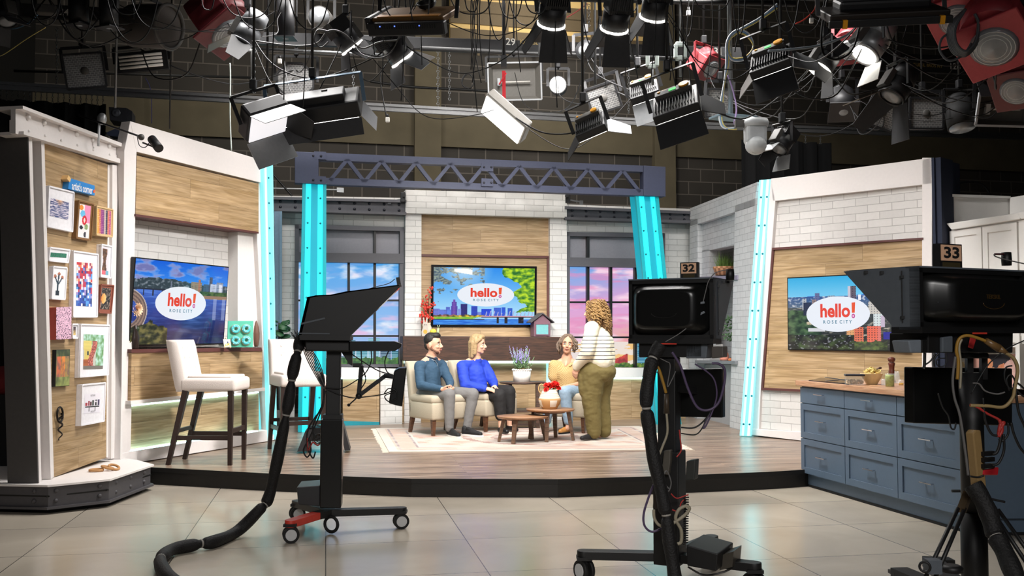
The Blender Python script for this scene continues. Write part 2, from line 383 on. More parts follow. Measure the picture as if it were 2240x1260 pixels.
# ================================================================ studio shell
def floor_mat():
    m, nt, b = new_mat('polished_concrete_floor'); lk = nt.links.new
    tc = N(nt, 'ShaderNodeTexCoord'); mp = N(nt, 'ShaderNodeMapping'); lk(tc.outputs['Object'], mp.inputs[0])
    mp.inputs['Rotation'].default_value = (0, 0, R(-10.7)); mp.inputs['Location'].default_value = (-.01, -.155, 0)
    br = N(nt, 'ShaderNodeTexBrick'); br.offset = 0; lk(mp.outputs[0], br.inputs['Vector'])
    for k, v in (('Scale', 1), ('Brick Width', .985), ('Row Height', .985), ('Mortar Size', .0032), ('Bias', 0), ('Mortar Smooth', 0)): br.inputs[k].default_value = v
    br.inputs['Color1'].default_value = (*srgb('#c3b8a7'), 1); br.inputs['Color2'].default_value = (*srgb('#b7ad9e'), 1); br.inputs['Mortar'].default_value = (*srgb('#57524c'), 1)
    nz = N(nt, 'ShaderNodeTexNoise'); nz.inputs['Scale'].default_value = .9; nz.inputs['Detail'].default_value = 9; nz.inputs['Distortion'].default_value = .8; lk(tc.outputs['Object'], nz.inputs['Vector'])
    rp = N(nt, 'ShaderNodeValToRGB'); lk(nz.outputs['Fac'], rp.inputs[0]); rp.color_ramp.elements[0].position = .3; rp.color_ramp.elements[0].color = (.66, .66, .66, 1); rp.color_ramp.elements[1].position = .65
    mx = N(nt, 'ShaderNodeMix', data_type='RGBA', blend_type='MULTIPLY'); mx.inputs[0].default_value = .6; lk(br.outputs['Color'], mx.inputs[6]); lk(rp.outputs[0], mx.inputs[7])
    lk(mx.outputs[2], b.inputs['Base Color'])
    r2 = N(nt, 'ShaderNodeMapRange'); lk(nz.outputs['Fac'], r2.inputs[0]); r2.inputs[3].default_value = .13; r2.inputs[4].default_value = .3; lk(r2.outputs[0], b.inputs['Roughness'])
    b.inputs['Specular IOR Level'].default_value = .6
    return m
M_CMU = brick('dark_block_wall', '#47423c', '#3b3732', '#6e6760', .47, .235, .011, .85, .5, (0, 0), .5, .55)
M_CONC = mat('stained_concrete', '#5d5543', .85, var=.16, scale=2.2, bump=.2)
M_DARKROOM = mat('dark_studio_wall', '#1a1917', .9)
b = MB(); b.box((0, 10, -.05), (26, 34, .1)); struct(b.build('floor', floor_mat()))
FB = yaw((0, 17.0, 0), 13)
b = MB(FB); b.fbox(-11, 11, 0, 9.5, -.3, 0); WB = struct(b.build('wall_back', M_CMU))
b = MB(FB); b.fbox(-11, 11, *[FB.px(300, v)[1] for v in (293, 209)], 0, .05)
for u0, u1 in ((-60, 40), (905, 962), (1425, 1470)):
    a0, a1 = FB.px(u0, 250)[0], FB.px(u1, 250)[0]; b.fbox(a0, a1, 0, 9.5, 0, .16)
b.build('concrete_band', M_CONC, WB)
b = MB(); b.box((-7.6, 10, 4.75), (.2, 34, 9.5)); struct(b.build('wall_left', M_DARKROOM))
b = MB(); b.box((10.4, 10, 4.75), (.2, 34, 9.5)); struct(b.build('wall_right', M_DARKROOM))
b = MB(); b.box((0, 10, 9.6), (26, 34, .2)); struct(b.build('ceiling', M_DARKROOM))
# tan acoustic panel high on the block wall
b = MB(FB)
M_TAN = mat('tan_acoustic_panel', '#c9ab70', .8, var=.05, scale=60, bump=.3)
b.pbox(985, -60, 1423, 122, .1, .2); tp = tag(b.build('acoustic_panel', M_TAN), 'tan acoustic wall panel high on the dark block wall', 'wall panel')
b = MB(FB)
for u in (1047, 1110, 1172, 1295): b.pbox(u - 2.5, -60, u + 2.5, 122, .2, .225)
for v in (28, 52, 88): b.pbox(985, v - 3, 1423, v + 3, .2, .222)
b.build('batten', mat('brown_batten', '#5b4d36', .7), tp)
# ================================================================ stage
edge = [(-30, 1001), (120, 1010), (329, 1022), (600, 1036), (900, 1047), (1220, 1048), (1450, 1041), (1680, 1032), (1760, 1027), (1900, 1013)]
ep = [at_z(u, v, STAGE) for u, v in edge]
M_STAGE = wood('walnut_plank_stage', '#b59c88', '#735b4b', .55, (1.9, .062), .3, seam=1.0)
b = MB(yaw((0, 0, 0), 10))
for a, c in zip(ep[:-1], ep[1:]):
    q = len(b.v); b.v += [a.copy(), c.copy(), V((c.x * 1.05, 16.2, STAGE)), V((a.x * 1.05, 16.2, STAGE))]; b._face([q, q + 1, q + 2, q + 3])
stg = struct(b.build('floor_stage', M_STAGE))
b = MB()
for i in range(len(ep) - 1):
    a, c = ep[i], ep[i + 1]; q = len(b.v)
    b.v += [V((a.x, a.y, 0)), V((c.x, c.y, 0)), V((c.x, c.y, STAGE - .002)), V((a.x, a.y, STAGE - .002))]; b._face([q, q + 1, q + 2, q + 3])
b.build('fascia', mat('black_stage_fascia', '#151413', .5, var=.15), stg)
b = MB()
for i in range(len(ep) - 1):
    b.bar(ep[i] + V((0, -.006, -.022)), ep[i + 1] + V((0, -.006, -.022)), .012, .044)
b.build('nosing', mat('black_rubber_nosing', '#0c0c0c', .6), stg)
# ================================================================ left television wall
FL = yaw((-3.83, 9.87, 0), 68)
def px2(fr, n, *pts): return [fr.px(u, v, n) for u, v in pts]
b = MB(FL)
b.ppoly([(285, 265), (580, 352), (572, 400), (299, 332)], -.1, .02)          # header
b.ppoly([(285, 266), (299, 332), (286, 990), (264, 992), (272, 330)], -.1, .02)   # left post
b.ppoly([(566, 398), (581, 352), (592, 705), (606, 962), (588, 966), (575, 760), (562, 510)], -.1, .0)  # right post
b.ppoly([(283, 988), (590, 940), (607, 962), (324, 1008), (285, 1014)], -.1, .03)      # baseboard
b.ppoly([(264, 992), (284, 988), (286, 1014), (262, 1018)], -.1, .03)
WL = struct(b.build('wall_set_left', M_WHITE, bevel=.004))
b = MB(FL); bk = FL
b.ppoly([(286, 440), (574, 470), (580, 760), (286, 778)], -.35, -.2); b.build('brick_panel', M_WBRICK, WL)
b = MB(FL); b.ppoly([(566, 508), (562, 760), (520, 752), (520, 500)], -.34, -.06); b.build_each('reveal', M_WHITE2, WL)
b = MB(FL); b.ppoly([(300, 340), (566, 402), (566, 508), (297, 469)], -.34, .03); b.build('wood_panel', M_OAK2, WL, bevel=.004)
b = MB(FL); b.ppoly([(297, 468), (566, 507), (566, 511), (297, 473)], -.3, .04); b.build('shadow_strip', M_MAROON, WL)
b = MB(FL); b.ppoly([(288, 771), (574, 767), (574, 848), (286, 877)], -.3, .06); b.build('wood_panel', M_OAK, WL, bevel=.004)
b = MB(FL); b.ppoly([(288, 764), (572, 760), (574, 768), (288, 772)], -.34, .075); b.build('counter_trim', M_MAROON, WL)
b = MB(FL); b.ppoly([(286, 877), (580, 848), (580, 855), (286, 885)], -.3, .085); b.build('ledge', M_WHITE2, WL)
b = MB(FL); b.ppoly([(285, 880), (566, 850), (566, 948), (284, 990)], -.3, -.05); b.build('wood_panel', M_OAK, WL)
b = MB(FL); b.ppoly([(286, 886.5), (566, 857), (566, 859.5), (286, 889)], -.05, -.02); b.ppoly([(283, 986), (564, 942), (564, 946), (283, 990)], -.05, .02)
b.build_each('led_strip', M_LEDW, WL)
# ================================================================ glowing cyan columns
def column(name, label, tl, tr, br, bl, fr, depth, pale=False, rows=10, grp=None):
    """an H section post: two glowing flanges, a web set back between them, bolts along both flanges"""
    b = MB(fr); A, B = (M_CYANLE, M_CYANL) if pale else (M_CYANE, M_CYAN)
    L = lambda t, w: (tl[0] + (bl[0] - tl[0]) * t + ((tr[0] - tl[0]) * (1 - t) + (br[0] - bl[0]) * t) * w, tl[1] + (bl[1] - tl[1]) * t + ((tr[1] - tl[1]) * (1 - t) + (br[1] - bl[1]) * t) * w)
    b.ppoly([L(0, 0), L(0, 1), L(1, 1), L(1, 0)], -depth, -.05)
    o = tag(b.build(name, B), label, 'column', grp)
    for w0, w1 in ((0, .13), (.87, 1)):
        b = MB(fr); b.ppoly([L(0, w0), L(0, w1), L(1, w1), L(1, w0)], -.05, .0); b.build('flange', mat('cyan_acrylic_edge_pale' if pale else 'cyan_acrylic_edge', '#8fdfe4' if pale else '#1c98a3', .35, emit='#7fe9f4' if pale else '#0a8b99', es=.5 if pale else .3), o)
    for w0, w1 in ((.14, .36), (.64, .86)):
        b = MB(fr); b.ppoly([L(0, w0), L(0, w1), L(1, w1), L(1, w0)], -.05, -.035); b.build('light_strip', A, o)
    b = MB(fr)
    for i in range(rows):
        for w in (.24, .76):
            p = fr.px(*L((i + .6) / rows, w), 0); q = fr.pt(*p, -.035); b.lathe([(.014, 0), (.014, .006), (.006, .011)], q, 8, fr.N)
    b.build_each('bolt', mat('teal_bolt', '#0d6f7b', .4), o); o.data.materials[0] = B
    return o
FC = yaw(at_y(885, 730, 14.5) * 1, 13); FC.o.z = 0
FT = yaw(at_y(690, 730, 13.1), 13); FT.o.z = 0
column('lit_column', 'tall bright cyan lit column left of the lounge under the truss end', (662, 399), (714, 401), (713, 947), (652, 945), FT, .3)
column('lit_column', 'slanted bright cyan lit column right of the lounge under the truss end', (1390, 421), (1440, 423), (1492, 940), (1438, 938), FT.off(-.02), .3)
column('lit_column', 'pale cyan lit column closing the left television wall', (575, 354), (597, 356), (606, 961), (590, 964), FL.off(.06), .3, True, 11)
FRT = yaw((3.23, 12.4, 0), -49)
column('lit_column', 'pale cyan lit column between white niche wall and kitchen television wall', (1661, 394), (1686, 392), (1643, 954), (1618, 953), yaw(FRT.pt(-.1, 0, .1), -20), .3, True, 9)
b = MB(yaw(at_y(605, 730, 13.7), 13)); b.ppoly([(600, 462), (612, 462), (611, 760), (602, 760)], -.2, 0); b.ppoly([(611, 462), (617, 462), (616, 940), (611, 940)], -.25, .03)
tag(b.build('steel_post', mat('blue_grey_post', '#7d94a8', .5)), 'narrow blue grey bolted post behind the left wall column', 'post')
# ================================================================ roof truss
def pp(px, n0=-.1, n1=0, fr=None):
    b = MB(fr or FT); b.ppoly(px, n0, n1); return b
TR = tag(pp([(645, 331), (697, 334), (697, 402), (645, 400)], -.14, .02).build('roof_truss', M_NAVY, bevel=.004), 'long slate blue steel style truss spanning above the lounge', 'truss')
pp([(1408, 362), (1456, 365), (1456, 430), (1408, 428)], -.14, .02).build('end_plate', M_NAVY, TR, bevel=.004)
pp([(690, 333.5), (1412, 362.5), (1412, 376), (690, 350)], -.14, 0).build('top_chord', M_NAVY, TR)
pp([(690, 388), (1412, 414), (1412, 428.5), (690, 402.5)], -.14, 0).build('bottom_chord', M_NAVY, TR)
nz_ = 9; x0, x1 = 722, 1400
for i in range(nz_ * 2):
    ua, ub = x0 + (x1 - x0) * i / (nz_ * 2), x0 + (x1 - x0) * (i + 1) / (nz_ * 2)
    lv = lambda u, top: (346 + (u - 690) * .039) if top else (394 + (u - 690) * .0365)
    a, c = ((ua, lv(ua, False)), (ub, lv(ub, True))) if i % 2 == 0 else ((ua, lv(ua, True)), (ub, lv(ub, False)))
    b = MB(FT); p, q = FT.px(*a), FT.px(*c); b.bar(FT.pt(*p, -.03), FT.pt(*q, -.03), .05, .06, FT.N); b.build('web_member', M_NAVY, TR)
for u, v in ((1066, 366), (1066, 399), (700, 340), (700, 394)):
    b = MB(FT); b.ppoly([(u - 13, v - 9), (u + 13, v - 8), (u + 13, v + 9), (u - 13, v + 8)], .0, .022)
    b.build('gusset_plate', M_NAVY, TR)
b = MB(FT)
for u, v in ((1058, 366), (1074, 366), (1058, 400), (1074, 400), (685, 341), (702, 342), (685, 394), (702, 395)): b.lathe([(.016, 0), (.016, .008), (.007, .014)], FT.pt(*FT.px(u, v), .02), 8, FT.N)
b.build_each('bolt', M_BOLT, TR)
# ================================================================ lounge back wall
b = MB(FC)
b.ppoly([(887, 415), (1240, 425), (1240, 477), (887, 466)], -.3, .08)
for q in ([(887, 464), (922, 466), (921, 940), (884, 940)], [(1203, 475), (1240, 477), (1240, 940), (1204, 940)]): b.ppoly(q, -.3, .03)
WC = struct(b.build('wall_center', M_WBRICK))
b = MB(FC); b.ppoly([(919, 464), (1205, 474), (1205, 560), (919, 556)], -.2, -.06); b.build('wood_panel', M_OAK, WC)
b = MB(FC); b.ppoly([(919, 561), (1200, 564), (1200, 742), (919, 742)], -.2, -.06); b.build('wood_panel', M_OAK, WC)
b = MB(FC); b.ppoly([(919, 556), (1203, 560), (1203, 565), (919, 561)], -.2, -.03); b.ppoly([(1197, 563), (1203, 563), (1203, 742), (1197, 742)], -.2, -.03); b.build('trim', M_MAROON, WC)
b = MB(FC); b.ppoly([(880, 788), (1236, 788), (1236, 945), (880, 945)], -.3, .0); b.build('wood_panel', M_OAK, WC)
b = MB(FC); b.ppoly([(884, 790), (1232, 790), (1232, 794), (884, 794)], .0, .02); b.build_each('led_strip', M_LEDW, WC)
MS = MB(FC); MS.ppoly([(881, 735), (1233, 737), (1233, 789), (881, 789)], -.1, .28)
tag(MS.build('mantel_shelf', M_DARKW, bevel=.01), 'thick dark rough sawn timber mantel under the middle television', 'shelf')
b = MB(FC); b.ppoly([(1196, 795), (1206, 795), (1206, 935), (1196, 935)], .02, .05)
tag(b.build('led_bar', glow('pale_led_bar', '#a8f0ee', 1.1)), 'thin vertical aqua light bar behind the seated woman', 'light')
# window bays either side
def bay(idx, ul, ur, vt, frame, panes, lower, fn, beam, pier, mull_top, mulls, hmull):
    b = MB(FC); f = FC.off(-.12)
    b.ppoly([(ul, vt[0] - 4), (ur, vt[1] - 4), (ur, frame[1][1]), (ul, frame[0][1])], -.2, 0, f)
    b.ppoly(pier, -.2, 0, f)
    w = struct(b.build('wall_bay_left' if idx == 1 else 'wall_bay_right', M_WBRICK))
    b = MB(f); b.ppoly(beam, -.1, .16); q = b.build('grey_beam', M_BEAMG, w)
    b = MB(f); b.ppoly([(beam[0][0], beam[0][1]), (beam[1][0], beam[1][1]), (beam[1][0], beam[1][1] + 6), (beam[0][0], beam[0][1] + 6)], -.1, .22); b.ppoly([(beam[3][0], beam[3][1] - 6), (beam[2][0], beam[2][1] - 6), (beam[2][0], beam[2][1]), (beam[3][0], beam[3][1])], -.1, .22); b.build('beam_flange', M_BEAMG, w)
    b = MB(f); n = 9
    for i in range(n):
        for t in (.32, .72):
            s = (i + .5) / n; u = beam[0][0] + (beam[1][0] - beam[0][0]) * s; v0 = beam[0][1] + (beam[1][1] - beam[0][1]) * s; v1 = beam[3][1] + (beam[2][1] - beam[3][1]) * s
            b.ball(f.pt(*f.px(u, v0 + (v1 - v0) * t, .16), .16), .022, 8, 5)
    b.build_each('bolt', M_BOLT, w)
    # window: frame, transom panes, muntins, lit view
    (a0, b0), (a1, b1), (a2, b2), (a3, b3) = frame; t = 9
    b = MB(f)
    b.ppoly([(a0, b0), (a1, b1), (a1, b1 + t), (a0, b0 + t)], -.2, .06); b.ppoly([(a0, b0), (a0 + t, b0), (a3 + t, b3), (a3, b3)], -.2, .06); b.ppoly([(a1 - t, b1), (a1, b1), (a2, b2), (a2 - t, b2)], -.2, .06)
    b.ppoly([(a0, panes[1]), (a1, panes[1] + 3), (a1, lower[0] + 2), (a0, lower[0] - 2)], -.2, .07); b.ppoly([(a0, lower[1]), (a1, lower[1]), (a1, lower[1] + 6), (a0, lower[1] + 6)], -.2, .06)
    wn = struct(b.build('window_%d' % idx, M_BEAMG))
    b = MB(f); b.ppoly([(a0, panes[0]), (a1, panes[0]), (a1, panes[1] + 6), (a0, panes[1] + 6)], -.2, -.06)
    b.build('frosted_pane', mat('grey_frosted_pane', '#8b8a91', .5), wn)
    b = MB(f)
    for u in mull_top: b.ppoly([(u - 2.5, panes[0] - 5), (u + 2.5, panes[0] - 5), (u + 2.5, panes[1] + 4), (u - 2.5, panes[1] + 4)], -.06, .02)
    for u in mulls: b.ppoly([(u - 2.6, lower[0]), (u + 2.6, lower[0]), (u + 2.6, lower[1]), (u - 2.6, lower[1])], -.08, -.0)
    for v in hmull: b.ppoly([(a0, v - 2), (a1, v - 2), (a1, v + 2), (a0, v + 2)], -.08, -.01)
    b.build_each('muntin', M_BLACK, wn)
    b = MB(f); p = f.px(a0 + 3, lower[0], -.1); q = f.px(a1 - 3, lower[1], -.1)
    b.picture(p[0], q[0], q[1], p[1], 150, 150, fn, -.1); b.build('lit_view', painted('window_screen', .95, .4), wn)
    b = MB(f); b.fbox(p[0], q[0], q[1], p[1], -.16, -.105); b.build('screen_back', M_BLACK, wn)
    return w
def sky_left(x, y):
    c = fbm(x * 1.2, y * 3.2, 5, 2.2); c2 = fbm(x + 5, y * 5, 4, 3)
    base = lerp((70, 160, 232), (150, 190, 240), y * 1.4); pink = (240, 190, 225)
    k = max(0, min(1, (c + .05) * 2.2)); col = lerp(base, (222, 232, 250), k)
    col = lerp(col, pink, max(0, min(1, (c2 + .1) * 1.6)) * (.25 + .75 * max(0, min(1, (y - .25) * 2.5))) * .8)
    if y > .6:
        i = int(x * 9); r = random.Random(i * 31 + 5); top = (.66, .84, .7, .9, .74, .86, .72, .8, .85)[i % 9] + r.random() * .03
        if y > top and (x * 9) % 1 > .06:
            s = ((30, 110, 130), (70, 150, 170), (120, 180, 200), (40, 80, 110))[i % 4]
            col = lerp(s, (200, 230, 240), .55 if int(y * 90) % 2 else 0)
    if y > .93 + .03 * fbm(x, 0, 3, 14): col = lerp((30, 80, 40), (90, 140, 60), fbm(x, y, 2, 30) + .5)
    return col
def sky_right(x, y):
    c = fbm(x * 1.1 + 3, y * 4.5, 5, 2.0); c2 = fbm(x + 9, y * 7, 4, 2.5)
    base = lerp(lerp((110, 170, 235), (225, 165, 215), y * 2.2 + x * .5), (255, 190, 120), max(0, (y - .45) * 2.2) * (.3 + x))
    col = lerp(base, (250, 215, 235), max(0, min(1, (c + .05) * 2))); col = lerp(col, (235, 140, 190), max(0, min(.6, (c2) * 1.6)))
    if y > .74: col = lerp(col, (240, 238, 232), .8)
    if y > .76 and c2 > .12: col = lerp(col, (250, 190, 90), .7)
    if y > .87 - .05 * math.sin(x * 9 + 1) and .2 < x < .62: col = lerp((215, 70, 60), (150, 40, 50), fbm(x, y, 3, 22) + .5)
    if x > .72 and y > .7 and x < .95: col = lerp((30, 110, 150), (150, 200, 215), .7 if int(y * 110) % 2 else .1)
    if y > .95 - .02 * fbm(x, 1, 3, 16): col = lerp((40, 85, 35), (130, 150, 60), fbm(x, y, 2, 30) + .5)
    return col
bay(1, 597, 889, (432, 437), [(645, 491), (884, 497), (882, 806), (643, 800)], (503, 552), (574, 797), sky_left, [(597, 430), (889, 437), (889, 470), (597, 461)],
    [(612, 462), (646, 466), (644, 945), (606, 945)], (820,), (691, 763, 820), (657, 735))
bay(2, 1236, 1512, (451, 461), [(1238, 507), (1455, 511), (1455, 810), (1237, 808)], (513, 563), (584, 804), sky_right, [(1236, 451), (1512, 462), (1512, 488), (1236, 480)],
    [(1454, 480), (1514, 484), (1514, 945), (1454, 945)], (1287,), (1287, 1337, 1391), (661, 738))
# low walls in front of the windows
for nm, q, fr in (('low_wall', (750, 830, 805, 936), FC.off(.25)), ('low_wall', (1238, 1500, 805, 938), FC.off(.2))):
    u0, u1, v0, v1 = q
    b = MB(fr); b.ppoly([(u0 - 8, v0), (u1, v0 + 1), (u1, v0 + 20), (u0 - 8, v0 + 20)], -.3, .06)
    w = tag(b.build(nm, M_WHITE2, bevel=.004), 'white topped low wall under the left window' if u0 < 900 else 'white topped low wall under the right window', 'low wall')
    b = MB(fr); b.ppoly([(u0, v0 + 18), (u1, v0 + 20), (u1, v1 - 13), (u0, v1 - 15)], -.3, 0); b.build('wood_panel', M_OAK, w)
    b = MB(fr); b.ppoly([(u0 - 6, v0 + 20), (u1, v0 + 21), (u1, v0 + 24), (u0 - 6, v0 + 24)], .0, .025); b.build_each('led_strip', M_LEDW, w)
    b = MB(fr); b.ppoly([(u0, v1 - 15), (u1, v1 - 13), (u1, v1 + 8), (u0, v1 + 8)], -.3, .015); b.build('plinth_strip', M_TEAL if u0 < 900 else M_WHITE2, w)
b = MB(FC.off(.2)); b.ppoly([(832, 806), (880, 807), (880, 945), (832, 942)], -.1, 0); tag(b.build('brick_pier', M_WBRICK), 'short white brick pier below the left window behind the seats', 'pier')
# ================================================================ niche wall on the right
NA, NB_ = at_y(1509, 730, 15.5), at_y(1655, 730, 12.75)
FN = Fr((NA.x, NA.y, 0), (NB_.x - NA.x, NB_.y - NA.y, 0))
L_ = lambda *p: [FN.px(u, v) for u, v in p]
b = MB(FN)
b.ppoly([(1509, 456), (1657, 398), (1650, 451), (1509, 495)], -.3, .0)                 # header
b.ppoly([(1608, 450), (1657, 434), (1640, 950), (1596, 944)], -.3, .0)                # front pier
b.ppoly([(1509, 480), (1526, 478), (1524, 938), (1506, 938)], -.3, .0)
WN = struct(b.build('wall_niche_right', M_WBRICKV))
b = MB(FN); b.ppoly([(1523, 470), (1612, 450), (1608, 536), (1523, 554)], -.25, -.07); b.ppoly([(1523, 550), (1552, 545), (1548, 605), (1523, 608)], -.25, -.07); b.build('brick_panel', M_WBRICKV, WN)
b = MB(FN); b.ppoly([(1520, 520), (1616, 500), (1600, 946), (1520, 940)], -.6, -.5); b.build('brick_panel', M_WBRICKV, WN)
b = MB(FN); b.ppoly([(1520, 606), (1612, 602), (1612, 612), (1520, 614)], -.5, .02); b.build('shelf_board', mat('mauve_grey_shelf', '#8a8494', .5), WN)
b = MB(FN); b.ppoly([(1520, 788), (1608, 790), (1608, 797), (1520, 794)], -.5, .04); b.build('counter', mat('grey_counter', '#7d7d80', .4), WN)
b = MB(FN); b.ppoly([(1520, 796), (1606, 798), (1600, 942), (1520, 936)], -.5, -.12); b.build('base_panel', mat('pale_grey_panel', '#a5a4a6', .5), WN)
# ================================================================ kitchen television wall
b = MB(FRT)
b.ppoly([(1686, 391), (2038, 345), (2038, 402), (1690, 440)], -.4, .02)
b.ppoly([(1686, 391), (1696, 438), (1664, 850), (1660, 942), (1644, 950), (1662, 690)], -.4, .02)
b.ppoly([(2017, 345), (2039, 345), (2038, 1000), (2016, 990)], -.4, .02)
b.ppoly([(1640, 938), (1770, 946), (2030, 990), (2030, 1020), (1770, 966), (1640, 951)], -.4, .03)
WR = struct(b.build('wall_set_right', M_WHITE, bevel=.004))
b = MB(FRT); b.ppoly([(1690, 430), (2022, 396), (2022, 525), (1688, 548)], -.3, -.04); b.ppoly([(1660, 850), (2022, 862), (2022, 1000), (1652, 946)], -.3, -.02); b.build('brick_panel', M_WBRICK, WR)
b = MB(FRT); b.ppoly([(1691, 545), (2019, 523), (2019, 868), (1667, 850)], -.3, .0); b.build('wood_panel', M_OAK2, WR)
b = MB(FRT); b.ppoly([(1689, 542), (2019, 519.5), (2019, 524), (1689, 547)], -.2, .03); b.ppoly([(1689, 543), (1693, 543), (1669, 851), (1665, 851)], -.2, .02); b.ppoly([(1665, 848), (2019, 864), (2019, 869), (1665, 853)], -.2, .03); b.build('trim', M_MAROON, WR)
b = MB(FRT); e0 = FRT.px(2039, 345)[0]; h0, h1 = FRT.px(2039, 1010)[1], FRT.px(2039, 346)[1]; b.fbox(e0, e0 + .03, 0.17, h1, -.6, .02); b.fbox(e0 + .03, e0 + .09, .17, h1, -.3, -.01); b.build('flat_edge', M_NAVYD, WR)
# ================================================================ art display panel on its plinth
FA = Fr((-3.9, 8.1, PLINTH), (.0387, .999, 0), R(-2.2))
def quad_pic(mb, px, nx, ny, fn, n, fr=None):
    fr = fr or mb.fr; c = [fr.pt(*fr.px(u, v, n), n) for u, v in px]; base = len(mb.v)
    for j in range(ny + 1):
        for i in range(nx + 1):
            s, t = i / nx, j / ny; mb.v.append((c[0] * (1 - s) + c[1] * s) * (1 - t) + (c[3] * (1 - s) + c[2] * s) * t)
    for j in range(ny):
        for i in range(nx):
            q = base + j * (nx + 1) + i; mb._face([q, q + nx + 1, q + nx + 2, q + 1], False, fn((i + .5) / nx, (j + .5) / ny))
    return mb
# plinth: prism with a chamfered front, white top, bolted sides, recessed toe
pt_ = [at_z(u, v, PLINTH) for u, v in ((-60, 1058), (104, 1061.5), (241, 1048), (337, 1016), (300, 1006), (262, 1001))] + [V((-3.95, 10.1, PLINTH)), V((-5.6, 10.0, PLINTH))]
def ring(z0, z1, grow):
    b = MB(); c = sum(pt_, V()) / len(pt_); n = len(pt_)
    lo = [V((p.x + (p - c).normalized().x * grow, p.y + (p - c).normalized().y * grow, z0)) for p in pt_]; hi = [V((p.x, p.y, z1)) for p in lo]
    return b.add(lo + hi, [tuple(range(n))[::-1], tuple(range(n, 2 * n))] + [(i, (i + 1) % n, n + (i + 1) % n, n + i) for i in range(n)][::1])
M_PLG = mat('dark_grey_plinth', '#4a484b', .5)
PL_ = tag(ring(.055, PLINTH - .018, -.03).build('display_plinth', M_PLG, bevel=.004), 'low dark grey bolted plinth carrying the art display panel', 'plinth')
ring(PLINTH - .016, PLINTH, .0).build('top_board', M_WHITE, PL_)
ring(.04, .06, .0).build('base_flange', M_PLG, PL_); ring(.0, .04, -.1).build('toe', M_BLACKM, PL_)
b = MB()
for i in (0, 1, 2):
    a, c = pt_[i], pt_[i + 1]; d = (c - a).normalized(); nn = V((d.y, -d.x, 0))
    for t in ((.2, .8), (.15, .85), (.18, .5, .82))[i]:
        for z in (.105, .185): b.ball(a.lerp(c, t) * 1 + nn * -.028 + V((0, 0, z - PLINTH)), .019, 10, 6)
b.build_each('bolt', M_PLG, PL_)
b = MB()
for i in (0, 1, 2):
    a, c = pt_[i], pt_[i + 1]; d = (c - a).normalized(); nn = V((d.y, -d.x, 0)); b.bar(a + nn * -.03 + V((0, 0, .146 - PLINTH)), c + nn * -.03 + V((0, 0, .146 - PLINTH)), .006, .012)
b.build('groove', M_BLACK, PL_)
AP = thing('art_display', 'white framed oak art display panel leaning back, hung with small pictures', 'display panel', FA.o)
b = MB(FA); b.ppoly([(96, 312), (246, 363), (234, 1000), (117, 1044)], -.1, -.035); b.build('wood_panel', M_OAK2, AP)
b = MB(FA)
b.ppoly([(62, 293), (70, 295), (91, 1056), (85, 1057)], -.25, .0); b.ppoly([(70, 296), (92, 300), (112, 1050), (90, 1055)], -.25, -.09); b.ppoly([(90, 303), (97, 306), (118, 1043), (111, 1048)], -.25, .0)
b.build('post', M_WHITE, AP)
b = MB(FA); b.ppoly([(60.5, 291), (62.6, 291), (85.6, 1057.5), (83, 1057.5)], -.252, .002); b.build('post_side', mat('post_side_shade', '#4d4a49', .6), AP)  # side of the white post turned from the lamps, its shade put into the colour
b = MB(FA)
b.ppoly([(246, 360), (258, 362), (247, 1003), (243, 1004)], -.1, .0); b.ppoly([(236, 360), (248, 362), (244, 1003), (233, 1000)], -.1, -.03); b.ppoly([(258, 364), (272, 366), (264, 1001), (247, 1003)], -.1, -.06); b.ppoly([(272, 362), (278, 364), (267, 1003), (263, 1004)], -.1, .0)
b.build('post', M_WHITE, AP)
b = MB(FA)
b.ppoly([(34, 236), (265, 326), (265, 342), (34, 262)], -.05, -.01); b.ppoly([(34, 262), (265, 342), (265, 355), (34, 292)], -.05, .0)
b.build('beam_web', M_WHITE, AP)
b = MB(FA)
b.ppoly([(50, 231), (282, 319), (282, 327), (50, 238)], -.18, .05); b.ppoly([(52, 287), (280, 352), (280, 362), (52, 294)], -.18, .04)
b.build('beam_flange', M_WHITE, AP)
b = MB(FA)
for i in range(6):
    t = (i + .35) / 6; u = 50 + 212 * t
    b.ball(FA.pt(*FA.px(u, 252 + 75 * t - (0), 0), -.005), .024, 10, 6)
    if i % 1 == 0: b.ball(FA.pt(*FA.px(u, 283 + 62 * t, 0), .005), .012, 8, 5)
for i in range(7):
    t = (i + .6) / 7
    b.ball(FA.pt(*FA.px(73 + 19 * t, 330 + 700 * t, 0), -.03), .013, 8, 5); b.ball(FA.pt(*FA.px(257 - 9 * t, 400 + 580 * t, 0), -.02), .013, 8, 5)
b.build_each('bolt', M_WHITE2, AP)
def art(name, label, cat, px, border, img, fn, nx, ny, n1=.0, back=-.035, group=None, inner=None, rough=.35):
    b = MB(FA); b.ppoly(px, back, n1)
    o = tag(b.build(name, border, bevel=.003), label, cat, group)
    if inner:
        q, m2 = inner; b = MB(FA); quad_pic(b, q, 1, 1, lambda x, y: (0, 0, 0), n1 + .0008); b.build('mat_board', m2, o)
    b = MB(FA); quad_pic(b, img, nx, ny, fn, n1 + .002); b.build('print', painted('print_ink', 0, rough), o)
    # raised moulding round the edge
    b = MB(FA); c = [FA.pt(*FA.px(u, v, n1), n1 + .004) for u, v in px]; ctr = sum(c, V()) / 4
    c = [p + (ctr - p) * .03 for p in c]
    for i in range(4): b.bar(c[i], c[(i + 1) % 4], .014, .012, FA.N)
    if cat == 'picture': b.build('moulding', border, o)
    return o
M_PWH = mat('picture_frame_white', '#f0eef2', .4); M_PBR = mat('picture_frame_walnut', '#86613c', .5); M_PTAN = mat('picture_frame_pine', '#d7b98a', .5); M_PRED = mat('picture_frame_redwood', '#8d5140', .5); M_PBK = mat('canvas_black_edge', '#161516', .5); M_MATB = mat('mat_board_white', '#f4f2f6', .6)
